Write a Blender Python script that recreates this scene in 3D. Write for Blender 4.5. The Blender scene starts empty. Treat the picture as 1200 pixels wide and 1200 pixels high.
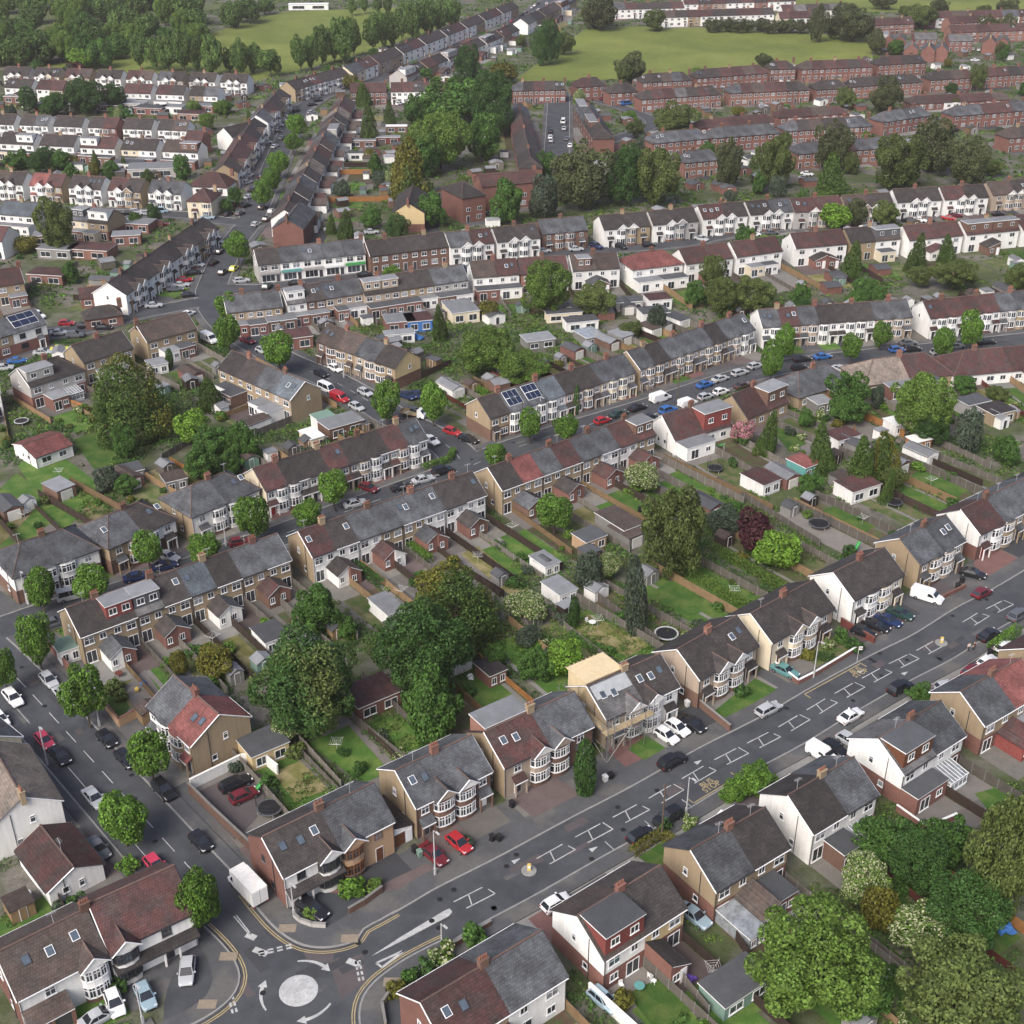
import bpy, math, random
import numpy as np
from mathutils import Vector, Matrix

random.seed(7)
SC = bpy.context.scene
COL = SC.collection
rad = math.radians

# ------------------------------------------------------------------ camera
CAM_H, PITCH, FPX = 115.0, 29.3, 1500.0
cam_d = bpy.data.cameras.new('camera'); cam = bpy.data.objects.new('camera', cam_d); COL.objects.link(cam)
cam.location = (0, 0, CAM_H); cam.rotation_euler = (rad(90 - PITCH), 0, 0)
cam_d.sensor_width = 36; cam_d.lens = 36 * FPX / 1200; cam_d.clip_start = 1; cam_d.clip_end = 6000
SC.camera = cam
SC.render.resolution_x = SC.render.resolution_y = 1024

# ------------------------------------------------------------------ world, sun, exposure
SUN_AZ, SUN_EL = 212.0, 44.0          # azimuth clockwise from +Y (the way the camera looks), elevation
w = bpy.data.worlds.new('World'); SC.world = w; w.use_nodes = True
nt = w.node_tree; nt.nodes.clear()
sky = nt.nodes.new('ShaderNodeTexSky'); sky.sky_type = 'NISHITA'; sky.sun_disc = False
sky.sun_elevation = rad(SUN_EL); sky.sun_rotation = rad(SUN_AZ); sky.air_density = 0.7; sky.dust_density = 4.5; sky.ozone_density = 0.6
bg = nt.nodes.new('ShaderNodeBackground'); bg.inputs['Strength'].default_value = 0.125
wo = nt.nodes.new('ShaderNodeOutputWorld')
nt.links.new(sky.outputs[0], bg.inputs[0]); nt.links.new(bg.outputs[0], wo.inputs[0])
sun_d = bpy.data.lights.new('sun', 'SUN'); sun_d.energy = 1.5; sun_d.angle = rad(32); sun_d.color = (1.0, 0.97, 0.92)
sun = bpy.data.objects.new('sun', sun_d); COL.objects.link(sun)
az, el = rad(SUN_AZ), rad(SUN_EL)
sun_dir = Vector((math.sin(az) * math.cos(el), math.cos(az) * math.cos(el), math.sin(el)))
sun.rotation_euler = sun_dir.to_track_quat('Z', 'Y').to_euler()
SC.view_settings.view_transform = 'Standard'; SC.view_settings.look = 'None'
SC.view_settings.exposure = 0.80; SC.view_settings.gamma = 1
SC.render.engine = 'CYCLES'
SC.cycles.max_bounces = 5; SC.cycles.diffuse_bounces = 2; SC.cycles.glossy_bounces = 2; SC.cycles.transmission_bounces = 2
SC.cycles.volume_bounces = 0; SC.cycles.transparent_max_bounces = 4

# ------------------------------------------------------------------ geometry helpers
_cp, _sp = math.cos(rad(PITCH)), math.sin(rad(PITCH))
def at(x, y, z=0.0):
    "world point at height z of a place surveyed from the photograph"
    u, v = (x - 600) / FPX, (600 - y) / FPX
    dy, dz = _cp + v * _sp, -_sp + v * _cp
    t = (z - CAM_H) / dz
    return Vector((u * t, dy * t, z))
def ppm(p):
    "photo pixels per metre at a world point"
    return FPX / ((p.y) * _cp - (p.z - CAM_H) * _sp)
def to_px(p):
    zc = p.y * _cp - (p.z - CAM_H) * _sp; yc = p.y * _sp + (p.z - CAM_H) * _cp
    return 600 + FPX * p.x / zc, 600 - FPX * yc / zc

class MB:
    "collects polygons with a material each; build() links them as one mesh object"
    def __init__(s): s.v = []; s.f = []; s.m = []
    def face(s, pts, mat):
        n = len(s.v); s.v += [tuple(p) for p in pts]; s.f.append(tuple(range(n, n + len(pts)))); s.m.append(mat)
    def box(s, x0, x1, y0, y1, z0, z1, mat, top=None, skip=''):
        a = [(x0,y0,z0),(x1,y0,z0),(x1,y1,z0),(x0,y1,z0),(x0,y0,z1),(x1,y0,z1),(x1,y1,z1),(x0,y1,z1)]
        n = len(s.v); s.v += a
        for k, q in (('b',(0,3,2,1)),('t',(4,5,6,7)),('s',(0,1,5,4)),('e',(1,2,6,5)),('n',(2,3,7,6)),('w',(3,0,4,7))):
            if k in skip: continue
            s.f.append(tuple(n + i for i in q)); s.m.append(top if (k == 't' and top) else mat)
    def bar(s, a, b, r, mat, r2=None, n=4):
        a, b = Vector(a), Vector(b); d = b - a
        if d.length < 1e-5: return
        d.normalize(); u = d.orthogonal().normalized(); w_ = d.cross(u); r2 = r if r2 is None else r2
        k = len(s.v)
        for p, q in ((a, r), (b, r2)):
            for i in range(n):
                t = 2 * math.pi * (i + .5) / n
                s.v.append(tuple(p + u * (q * math.cos(t)) + w_ * (q * math.sin(t))))
        for i in range(n):
            j = (i + 1) % n
            s.f.append((k + i, k + j, k + n + j, k + n + i)); s.m.append(mat)
        s.f.append(tuple(k + i for i in reversed(range(n)))); s.m.append(mat)
        s.f.append(tuple(k + n + i for i in range(n))); s.m.append(mat)
    def obox(s, c, u, v, n, hu, hv, hn, mat):
        "box with centre c and half sizes along unit axes u, v, n"
        c, u, v, n = Vector(c), Vector(u), Vector(v), Vector(n); k = len(s.v)
        for i, j, l in ((-1,-1,-1),(1,-1,-1),(1,1,-1),(-1,1,-1),(-1,-1,1),(1,-1,1),(1,1,1),(-1,1,1)):
            s.v.append(tuple(c + u * (i * hu) + v * (j * hv) + n * (l * hn)))
        for q in ((0,3,2,1),(4,5,6,7),(0,1,5,4),(1,2,6,5),(2,3,7,6),(3,0,4,7)):
            s.f.append(tuple(k + i for i in q)); s.m.append(mat)
    def lathe(s, prof, mat, n=12, cx=0, cy=0, cap=True):
        k = len(s.v)
        for r, z in prof:
            for i in range(n):
                t = 2 * math.pi * i / n; s.v.append((cx + r * math.cos(t), cy + r * math.sin(t), z))
        for a in range(len(prof) - 1):
            for i in range(n):
                j = (i + 1) % n
                s.f.append((k + a*n + i, k + a*n + j, k + (a+1)*n + j, k + (a+1)*n + i)); s.m.append(mat)
        if cap: s.f.append(tuple(k + (len(prof) - 1) * n + i for i in range(n))); s.m.append(mat)
    def add(s, o, M=None):
        k = len(s.v)
        s.v += [tuple(M @ Vector(p)) for p in o.v] if M is not None else o.v
        s.f += [tuple(i + k for i in f) for f in o.f]; s.m += o.m
    def mesh(s, name):
        me = bpy.data.meshes.new(name); me.from_pydata(s.v, [], s.f)
        mats = []
        for m in s.m:
            if m not in mats: mats.append(m)
        for m in mats: me.materials.append(MAT[m])
        if len(mats) > 1: me.polygons.foreach_set('material_index', [mats.index(m) for m in s.m])
        me.update(); return me
    def build(s, name, parent=None, loc=None, rz=0):
        return link(name, s.mesh(name), parent, loc, rz)

def link(name, me, parent=None, loc=None, rz=0):
    o = bpy.data.objects.new(name, me); COL.objects.link(o)
    if parent is not None: o.parent = parent
    if loc is not None: o.location = loc
    if rz: o.rotation_euler = (0, 0, rz)
    return o
THINGS = []
def tag(o, label, cat, group=None):
    o['label'] = label; o['category'] = cat
    if group: o['group'] = group
    THINGS.append(o); return o
def structure(o, kind='structure'):
    o['kind'] = kind; return o
def empty(name, loc, rz=0):
    o = bpy.data.objects.new(name, None); COL.objects.link(o); o.location = loc; o.rotation_euler = (0, 0, rz); o.empty_display_size = .5
    return o
def copy_thing(root):
    c = root.copy(); COL.objects.link(c)
    for k in list(root.children):
        d = k.copy(); COL.objects.link(d); d.parent = c
        for g in list(k.children):
            e = g.copy(); COL.objects.link(e); e.parent = d
    return c

# ------------------------------------------------------------------ materials
MAT = {}
def material(name, col, rough=.85, noise=((.6, .12),), objvar=0.0, tile=None, island=0.0, spec=.3, bump=0.0, metal=0.0,
             second=None, mixscale=.3, mixlo=.45, mixhi=.6, objcol=False, transl=0.0, streak=0.0):
    m = bpy.data.materials.new(name); m.use_nodes = True; t = m.node_tree; N = t.nodes; L = t.links
    N.clear(); out = N.new('ShaderNodeOutputMaterial'); b = N.new('ShaderNodeBsdfPrincipled'); L.new(b.outputs[0], out.inputs[0])
    b.inputs['Roughness'].default_value = rough; b.inputs['Specular IOR Level'].default_value = spec; b.inputs['Metallic'].default_value = metal
    tc = N.new('ShaderNodeTexCoord')
    rgb = N.new('ShaderNodeRGB'); rgb.outputs[0].default_value = (*col, 1); cur = rgb.outputs[0]
    if objcol:
        oi = N.new('ShaderNodeObjectInfo'); cur = oi.outputs['Color']
    if second:
        nz = N.new('ShaderNodeTexNoise'); nz.inputs['Scale'].default_value = mixscale; nz.inputs['Detail'].default_value = 5; L.new(tc.outputs['Object'], nz.inputs['Vector'])
        mr = N.new('ShaderNodeMapRange'); mr.inputs[1].default_value = mixlo; mr.inputs[2].default_value = mixhi; L.new(nz.outputs[0], mr.inputs[0])
        mx = N.new('ShaderNodeMix'); mx.data_type = 'RGBA'; L.new(mr.outputs[0], mx.inputs[0]); L.new(cur, mx.inputs[6]); mx.inputs[7].default_value = (*second, 1); cur = mx.outputs[2]
    def mul(val):
        nonlocal cur
        vm = N.new('ShaderNodeVectorMath'); vm.operation = 'SCALE'; L.new(cur, vm.inputs[0]); L.new(val, vm.inputs['Scale']); cur = vm.outputs[0]
    def ranged(sock, a, lo=.25, hi=.75):
        mr = N.new('ShaderNodeMapRange'); mr.inputs[1].default_value = lo; mr.inputs[2].default_value = hi
        mr.inputs[3].default_value = 1 - a; mr.inputs[4].default_value = 1 + a; L.new(sock, mr.inputs[0]); return mr.outputs[0]
    hsock = None
    for sc, a in noise:
        nz = N.new('ShaderNodeTexNoise'); nz.inputs['Scale'].default_value = sc; nz.inputs['Detail'].default_value = 4; nz.inputs['Roughness'].default_value = .65
        L.new(tc.outputs['Object'], nz.inputs['Vector']); mul(ranged(nz.outputs[0], a)); hsock = nz.outputs[0]
    if streak:
        mp = N.new('ShaderNodeMapping'); mp.inputs['Scale'].default_value = (2.2, 2.2, .18); L.new(tc.outputs['Object'], mp.inputs[0])
        nz = N.new('ShaderNodeTexNoise'); nz.inputs['Scale'].default_value = 1.0; nz.inputs['Detail'].default_value = 5; L.new(mp.outputs[0], nz.inputs['Vector'])
        mul(ranged(nz.outputs[0], streak, .3, .65))
    if objvar:
        oi = N.new('ShaderNodeObjectInfo'); mul(ranged(oi.outputs['Random'], objvar, 0, 1))
    if island:
        ge = N.new('ShaderNodeNewGeometry'); mul(ranged(ge.outputs['Random Per Island'], island, 0, 1))
    if tile:
        w_, h_, amt, kz = tile     # course width, course height, contrast, z stretch
        sx = N.new('ShaderNodeSeparateXYZ'); L.new(tc.outputs['Object'], sx.inputs[0])
        ad = N.new('ShaderNodeMath'); ad.operation = 'ADD'; L.new(sx.outputs[0], ad.inputs[0]); L.new(sx.outputs[1], ad.inputs[1])
        mz = N.new('ShaderNodeMath'); mz.operation = 'MULTIPLY'; L.new(sx.outputs[2], mz.inputs[0]); mz.inputs[1].default_value = kz
        src = ad.outputs[0] if kz < 1.05 else sx.outputs[0]
        cb = N.new('ShaderNodeCombineXYZ'); L.new(src, cb.inputs[0]); L.new(mz.outputs[0], cb.inputs[1])
        br = N.new('ShaderNodeTexBrick'); L.new(cb.outputs[0], br.inputs['Vector']); br.inputs['Scale'].default_value = 1
        br.inputs['Color1'].default_value = (1 + amt * .6,) * 3 + (1,); br.inputs['Color2'].default_value = (1 - amt * .6,) * 3 + (1,); br.inputs['Mortar'].default_value = (1 - amt * 1.8,) * 3 + (1,)
        br.inputs['Mortar Size'].default_value = h_ * .13; br.inputs['Brick Width'].default_value = w_; br.inputs['Row Height'].default_value = h_; br.inputs['Bias'].default_value = 0
        vm = N.new('ShaderNodeVectorMath'); vm.operation = 'MULTIPLY'; L.new(cur, vm.inputs[0]); L.new(br.outputs[0], vm.inputs[1]); cur = vm.outputs[0]
    L.new(cur, b.inputs['Base Color'])
    if bump and hsock is not None:
        bp = N.new('ShaderNodeBump'); bp.inputs['Strength'].default_value = bump; bp.inputs['Distance'].default_value = .05; L.new(hsock, bp.inputs['Height']); L.new(bp.outputs[0], b.inputs['Normal'])
    if transl:
        tr = N.new('ShaderNodeBsdfTranslucent'); L.new(cur, tr.inputs[0]); ms = N.new('ShaderNodeMixShader'); ms.inputs[0].default_value = transl
        L.new(b.outputs[0], ms.inputs[1]); L.new(tr.outputs[0], ms.inputs[2]); L.new(ms.outputs[0], out.inputs[0])
    MAT[name] = m; return m

def mat_all():
    RT = dict(rough=.8, tile=(.33, .34, .16, 1.75), objvar=.22, streak=.20, noise=((.35, .34), (2.5, .20)))
    for k, c, s2 in (('roof_dark', (.042,.037,.037), (.055,.049,.046)), ('roof_brown', (.078,.058,.051), (.070,.060,.054)), ('roof_slate', (.090,.097,.107), (.064,.068,.075)),
                 ('roof_grey', (.13,.13,.135), (.10,.10,.10)), ('roof_maroon', (.080,.038,.036), (.062,.044,.042)), ('roof_red', (.19,.072,.066), (.15,.060,.055)), ('roof_blue', (.105,.125,.145), (.09,.105,.12)),
                 ('roof_pale', (.20,.165,.14), (.15,.13,.11))):
        material(k, c, second=s2, mixscale=.5, mixlo=.42, mixhi=.62, **RT)
    material('ridge', (.115,.078,.068), noise=((1.5,.2),), objvar=.2)
    material('membrane', (.33,.35,.37), noise=((.8,.2),(4,.1)))
    material('felt', (.19,.20,.215), noise=((.5,.2),(3,.1)), objvar=.25, rough=.9)
    material('felt_dark', (.075,.08,.088), noise=((.5,.2),(3,.1)), objvar=.2)
    RW = dict(rough=.9, objvar=.07, streak=.07, noise=((.3,.07),(3,.06)))
    for k, c in (('white', (.74,.74,.72)), ('cream', (.62,.55,.42)), ('tan', (.30,.235,.155)), ('beige', (.36,.295,.235)), ('greywall', (.37,.36,.35)), ('pink', (.52,.38,.34)),
                 ('yellow', (.55,.43,.24)), ('ply', (.60,.49,.31)), ('peach', (.40,.27,.17))):
        material(k, c, **RW)
    BW = dict(rough=.9, tile=(.45, .15, .14, 1.0), noise=((.4,.16),(4,.12)), objvar=.15)
    for k, c in (('brick', (.195,.098,.080)), ('brickbrown', (.155,.095,.072)), ('brickpink', (.24,.13,.10)), ('tilehung', (.22,.062,.055)), ('tilegrey', (.10,.105,.115))):
        material(k, c, **BW)
    material('frame_white', (.76,.77,.78), noise=((2,.05),), rough=.45)
    material('frame_dark', (.045,.045,.05), noise=((2,.1),), rough=.5)
    material('frame_wood', (.20,.085,.035), noise=((2,.2),), rough=.5)
    material('glass', (.035,.042,.05), rough=.06, spec=.8, noise=((.9,.6),), objvar=.5)
    material('glass_pale', (.22,.24,.26), rough=.12, spec=.6, noise=((1.2,.5),), objvar=.3)
    material('skylight', (.08,.105,.135), rough=.05, spec=.9, noise=((.9,.25),))
    material('solar', (.018,.026,.055), rough=.15, spec=.6, noise=((1,.1),))
    material('door_dark', (.05,.05,.055), noise=((2,.15),), objvar=.3, rough=.5); material('door_red', (.24,.03,.03), noise=((2,.15),), rough=.5)
    material('door_brown', (.13,.055,.03), noise=((2,.2),), rough=.6); material('garage', (.62,.61,.58), noise=((1,.08),), tile=(4,.3,.06,1), rough=.6)
    material('pot', (.25,.11,.075), noise=((4,.2),)); material('pole_grey', (.42,.43,.44), noise=((3,.08),), rough=.5); material('black', (.018,.018,.02), noise=((3,.2),), rough=.55)
    # ground
    material('earth', (.062,.080,.032), second=(.130,.122,.106), mixscale=.09, mixlo=.44, mixhi=.60, noise=((.5,.35),(3,.3),(.02,.25)), rough=.95)
    material('asphalt', (.064,.069,.077), noise=((.10,.16),(.7,.13),(14,.12)), rough=.85, second=(.050,.055,.063), mixscale=.22)
    material('asphalt_patch', (.048,.051,.057), noise=((.5,.15),(9,.15)), rough=.9)
    material('asphalt_pink', (.088,.077,.080), noise=((.5,.15),(9,.15)), rough=.9)
    material('pavement', (.080,.083,.088), noise=((.2,.16),(2,.12),(12,.12)), rough=.9, second=(.110,.108,.105), mixscale=.16, mixlo=.5, mixhi=.58)
    material('kerb', (.24,.24,.235), noise=((1,.18),(8,.15)), rough=.9)
    material('marking', (.40,.41,.41), noise=((1.4,.24),(9,.35),(.3,.16)), rough=.8); material('marking_yellow', (.34,.275,.15), noise=((1.4,.2),(9,.25)), rough=.8)
    material('tactile', (.24,.20,.155), noise=((2,.2),(9,.2)))
    GR = dict(rough=.95, noise=((.35,.25),(2.2,.22),(11,.3)), objvar=.28)
    material('lawn', (.052,.118,.020), second=(.085,.130,.030), mixscale=.35, mixlo=.45, mixhi=.62, **GR)
    material('lawn_dry', (.125,.125,.042), second=(.19,.165,.085), mixscale=.4, **GR)
    material('lawn_rough', (.058,.098,.024), second=(.12,.115,.06), mixscale=.5, mixlo=.4, mixhi=.6, **GR)
    material('field', (.120,.158,.030), second=(.150,.175,.040), mixscale=.02, mixlo=.35, mixhi=.65, noise=((.012,.22),(.05,.14),(.4,.14),(3,.14)), rough=.95)
    material('soil', (.085,.062,.042), second=(.06,.085,.03), mixscale=.6, **GR)
    material('paving', (.19,.178,.165), noise=((.5,.15),(6,.12)), tile=(.6,.6,.10,1.0), objvar=.25); material('block_paving', (.108,.084,.082), noise=((.5,.18),(6,.15)), objvar=.25)
    material('redpaving', (.145,.080,.074), noise=((.5,.18),(6,.15)), objvar=.15); material('gravel', (.175,.168,.152), noise=((.8,.2),(14,.3)), objvar=.15)
    material('concrete', (.20,.197,.187), noise=((.5,.18),(5,.12)), objvar=.2)
    # timber, metal
    TW = dict(rough=.9, noise=((.8,.2),(6,.15)), objvar=.3, tile=(.14,2.5,.16,1.0))
    material('fence_grey', (.17,.155,.135), **TW); material('fence_tan', (.28,.19,.105), **TW); material('fence_dark', (.055,.038,.03), **TW); material('fence_orange', (.36,.17,.06), **TW)
    material('fence_red', (.16,.05,.04), **TW)
    material('wood_pole', (.10,.075,.055), noise=((2,.2),)); material('scaffold', (.30,.30,.29), rough=.45, metal=.6, noise=((3,.15),)); material('board', (.36,.28,.17), noise=((2,.25),), objvar=.2)
    material('shed_green', (.16,.25,.21), noise=((2,.12),)); material('blue', (.05,.16,.42), noise=((2,.15),)); material('teal', (.11,.30,.29), noise=((2,.12),)); material('purple', (.10,.05,.28), noise=((2,.15),))
    material('plastic_white', (.74,.75,.74), noise=((2,.05),), rough=.5); material('bollard_yellow', (.62,.46,.12), noise=((2,.1),), rough=.5)
    # foliage
    LF = dict(rough=.6, spec=.25, island=.55, objvar=.16, noise=((.5,.22),), transl=.22)
    for k, c in (('leaf_park', (.082,.145,.034)), ('leaf_street', (.090,.180,.024)), ('leaf_dark', (.044,.100,.022)), ('leaf_mid', (.062,.135,.026)), ('leaf_light', (.105,.180,.032)), ('leaf_conifer', (.062,.108,.022)),
                 ('leaf_gold', (.130,.130,.022)), ('leaf_lime', (.135,.250,.030)), ('leaf_purple', (.060,.020,.026)), ('leaf_grey', (.060,.085,.055)), ('leaf_olive', (.092,.128,.034)), ('leaf_russet', (.078,.096,.038))):
        material(k, c, **LF)
    material('flower', (.44,.46,.28), rough=.7, island=.2, noise=((1,.1),), transl=.2); material('flower_pink', (.42,.19,.23), rough=.7, island=.3, noise=((1,.1),), transl=.2)
    material('bark', (.085,.068,.050), noise=((2,.25),(9,.2)), rough=.95)
    # vehicles
    material('paint', (.5,.5,.5), rough=.28, spec=.6, noise=((.6,.04),), objcol=True); material('carglass', (.018,.022,.028), rough=.05, spec=.8, noise=((1,.2),))
    material('tyre', (.014,.014,.015), noise=((3,.2),), rough=.9); material('rim', (.30,.31,.32), rough=.35, metal=.7, noise=((3,.1),)); material('lamp_white', (.70,.72,.74), rough=.1, spec=.8, noise=((3,.1),)); material('lamp_red', (.32,.012,.012), rough=.15, spec=.7, noise=((3,.1),))
    material('skin', (.45,.27,.19), noise=((6,.08),)); material('cloth_dark', (.03,.03,.04), noise=((6,.2),)); material('cloth_white', (.60,.60,.62), noise=((6,.1),)); material('hair', (.03,.02,.015), noise=((9,.2),))
    material('shop_green', (.06,.30,.09), noise=((2,.1),)); material('shop_yellow', (.62,.52,.06), noise=((2,.1),))
mat_all()
# ------------------------------------------------------------------ ground, roads, markings
_z = [0.0095]
def next_z():
    _z[0] += .000025; return _z[0]
SHEETS = []
def sheet(name, pts, mat, z=None, kind='structure'):
    SHEETS.append((name, [(p[0], p[1]) for p in pts]))
    z = next_z() if z is None else z
    c = sum((Vector((p[0], p[1], 0)) for p in pts), Vector()) / len(pts)
    mb = MB(); q = [(p[0] - c.x, p[1] - c.y, 0) for p in pts]
    a = sum(q[i][0] * q[(i+1) % len(q)][1] - q[(i+1) % len(q)][0] * q[i][1] for i in range(len(q)))
    mb.face(q if a > 0 else q[::-1], mat)
    return structure(mb.build(name, loc=(c.x, c.y, z)), kind)
g = MB(); g.face([(-2600,-300,0),(2600,-300,0),(2600,4200,0),(-2600,4200,0)], 'earth'); structure(g.build('ground'))

def smooth(pts, step=2.0):
    P = [Vector((p[0], p[1])) for p in pts]; P = [2*P[0]-P[1]] + P + [2*P[-1]-P[-2]]; out = []
    for i in range(1, len(P) - 2):
        n = max(1, int((P[i+1]-P[i]).length / step))
        for k in range(n):
            t = k / n; a, b, c, d = P[i-1:i+3]
            out.append(.5*((2*b) + (c-a)*t + (2*a-5*b+4*c-d)*t*t + (3*b-a-3*c+d)*t**3))
    out.append(P[-2]); return out
def normals(P):
    out = []
    for i in range(len(P)):
        d = P[min(i+1, len(P)-1)] - P[max(i-1, 0)]; d.normalize(); out.append(Vector((-d.y, d.x)))
    return out
ROADS = []; PAVED = []
def road(name, px, hl, hr, pl=2.2, pr=2.2, z=.05):
    P = smooth([at(*p) for p in px]); N = normals(P); ROADS.append(dict(P=P, N=N, hl=hl, hr=hr, pl=pl, pr=pr)); mb = MB()
    for i in range(len(P)-1):
        a, b, m, n = P[i], P[i+1], N[i], N[i+1]
        mb.face([(*(a - m*hr), z), (*(b - n*hr), z), (*(b + n*hl), z), (*(a + m*hl), z)], 'asphalt')
    structure(mb.build(name)); return P
ISLAND = at(350, 1161); RB = 14.5
MAINPX = [(350,1161),(480,1096),(528,1067),(605,1027),(690,980),(765,940),(842,895),(915,857),(977,820),(1040,785),(1095,757),(1145,725),(1197,697),(1300,632)]
main = road('main_road', MAINPX, 3.75, 3.75, 2.9, 2.2, z=.050)
left = road('side_road', [(350,1161),(265,1064),(190,982),(116,900),(60,838),(20,795),(-25,752),(-70,715)], 5.2, 3.4, 1.6, 2.0, z=.0503)
road('west_road', [(350,1161),(270,1205),(180,1252),(90,1300)], 3.9, 3.9, z=.0506)
road('south_road', [(350,1161),(352,1215),(345,1290)], 4.2, 4.2, z=.0509)
st2 = road('terrace_street', [(-40,742),(0,738),(60,718),(115,704),(180,683),(250,657),(330,627),(410,598),(480,573),(540,551),(590,530),(650,510),(710,492),(750,480),(800,464),(850,447),(890,436),(950,425),(1030,416),(1100,409),(1200,398),(1290,388)], 3.6, 3.6, 1.8, 1.6, z=.0512)
st3 = road('cross_street', [(545,548),(530,527),(500,508),(460,488),(425,466),(385,444),(337,424),(300,404),(265,380),(247,350),(255,320),(270,290),(294,258),(312,218),(325,185),(340,152),(352,130),(375,114),(402,106),(470,85),(545,58),(600,30),(650,-5)], 3.9, 3.9, 1.9, 1.9, z=.0515)
road('west_street', [(247,352),(200,361),(150,371),(100,385),(50,393),(-40,410)], 3.4, 3.4, 1.6, 1.6, z=.0518)
road('upper_street', [(292,262),(255,258),(215,252),(150,250),(60,247),(-40,243)], 3.2, 3.2, 1.6, 1.6, z=.0521)
road('shop_street', [(255,338),(300,339),(350,333),(425,325),(500,315),(560,308),(640,299),(700,293),(790,286),(880,270),(980,261),(1090,250),(1200,239),(1290,232)], 3.4, 3.4, 1.7, 1.7, z=.0524)
road('estate_street', [(655,108),(654,140),(652,185)], 4.5, 4.5, 1.5, 1.5, z=.0527)
road('estate_road', [(700,118),(735,128),(765,146),(700,170)], 3, 3, 1.4, 1.4, z=.053)
road('estate_lane', [(745,118),(850,113),(960,108),(1080,101),(1200,92),(1290,88)], 2.6, 2.6, 1.3, 1.3, z=.0533)
road('estate_avenue', [(800,163),(900,157),(1000,151),(1100,141),(1200,133),(1290,127)], 2.8, 2.8, 1.3, 1.3, z=.0536)
# disc of asphalt under the mini roundabout
mb = MB(); mb.face([(ISLAND.x + RB*math.cos(t), ISLAND.y + RB*math.sin(t), .0495) for t in [2*math.pi*i/48 for i in range(48)]], 'asphalt'); structure(mb.build('junction_road'))
def in_road(p, skip, margin=.2):
    if (p - ISLAND.xy).length < RB and skip in (0, 1, 2, 3): return True
    for i, r in enumerate(ROADS):
        if i == skip: continue
        best = min(range(len(r['P'])), key=lambda k: (r['P'][k] - p).length_squared)
        d = p - r['P'][best]; s = d.dot(r['N'][best])
        if d.length < max(r['hl'], r['hr']) + 2 and -r['hr'] - margin < s < r['hl'] + margin: return True
    return False
for i, r in enumerate(ROADS):
    kb, pv = MB(), MB()
    for side, h, pw in ((1, r['hl'], r['pl']), (-1, r['hr'], r['pr'])):
        P, N = r['P'], r['N']; zz = .170 + i * .0007 + (.0003 if side > 0 else 0)
        for k in range(len(P) - 1):
            mid = (P[k] + P[k+1]) / 2 + N[k] * side * (h + pw * .5)
            if in_road(mid, i): continue
            q = [P[k] + N[k]*side*x for x in (h, h + .22, h + pw)] + [P[k+1] + N[k+1]*side*x for x in (h, h + .22, h + pw)]
            a, b, c, d, e, f = q
            kb.face([(*a, zz+.005), (*d, zz+.005), (*e, zz+.005), (*b, zz+.005)][::-side], 'kerb'); kb.face([(*a, .04), (*d, .04), (*d, zz+.005), (*a, zz+.005)], 'kerb')
            pv.face([(*b, zz), (*e, zz), (*f, zz), (*c, zz)][::-side], 'pavement'); pv.face([(*c, 0), (*f, 0), (*f, zz), (*c, zz)], 'pavement')
    if kb.f: structure(kb.build('kerb')); structure(pv.build('pavement'))
# the three corners of the roundabout: kerb line traced from the photograph, then the back of the pavement
CORNERS = [
 ([(286,1047),(297,1061),(308,1074),(320,1087),(335,1099),(355,1109),(380,1112),(405,1108),(420,1101),(427,1090),(445,1080),(465,1069)], [(478,1046),(452,1046),(410,1071),(385,1085),(355,1079),(340,1066),(322,1046),(300,1030)]),
 ([(520,1101),(505,1108),(480,1121),(458,1135),(438,1151),(425,1168),(420,1188),(422,1212),(426,1240)], [(460,1240),(452,1212),(448,1185),(458,1166),(480,1149),(506,1130),(530,1112)]),
 ([(240,1086),(252,1097),(266,1112),(277,1128),(282,1145),(277,1163),(264,1178),(243,1193),(210,1210),(180,1225)], [(165,1212),(195,1196),(225,1181),(243,1166),(249,1148),(245,1130),(236,1112),(222,1096)])]
for kpts, back in CORNERS:
    K = smooth([at(*p) for p in kpts], .8); N = normals(K); mb = MB(); km = MB(); zz = .176
    out = -1 if (at(*back[len(back)//2]).xy - K[len(K)//2]).dot(N[len(K)//2]) < 0 else 1
    B = smooth([at(*p) for p in back[::-1]], .8); n = len(K)
    inner = [K[i] + N[i]*out*.22 for i in range(n)]
    Bs = [B[min(len(B)-1, round(i*(len(B)-1)/(n-1)))] for i in range(n)]
    for i in range(n-1):
        q = [(*inner[i], zz), (*inner[i+1], zz), (*Bs[i+1], zz), (*Bs[i], zz)]; mb.face(q if out > 0 else q[::-1], 'pavement')
        q = [(*K[i], zz+.004), (*K[i+1], zz+.004), (*inner[i+1], zz+.004), (*inner[i], zz+.004)]; km.face(q if out > 0 else q[::-1], 'kerb')
        km.face([(*K[i], .04), (*K[i+1], .04), (*K[i+1], zz+.004), (*K[i], zz+.004)], 'kerb')
    structure(mb.build('pavement')); structure(km.build('kerb'))
    ym = MB()                                        # double yellow lines
    for off in (.35, .62):
        for i in range(n-1):
            a, b = K[i] - N[i]*out*off, K[i+1] - N[i+1]*out*off; c, d = K[i+1] - N[i+1]*out*(off+.13), K[i] - N[i]*out*(off+.13)
            q = [(*a, .058), (*b, .058), (*c, .058), (*d, .058)]; ym.face(q if out < 0 else q[::-1], 'marking_yellow')
    structure(ym.build('road_marking'))

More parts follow.
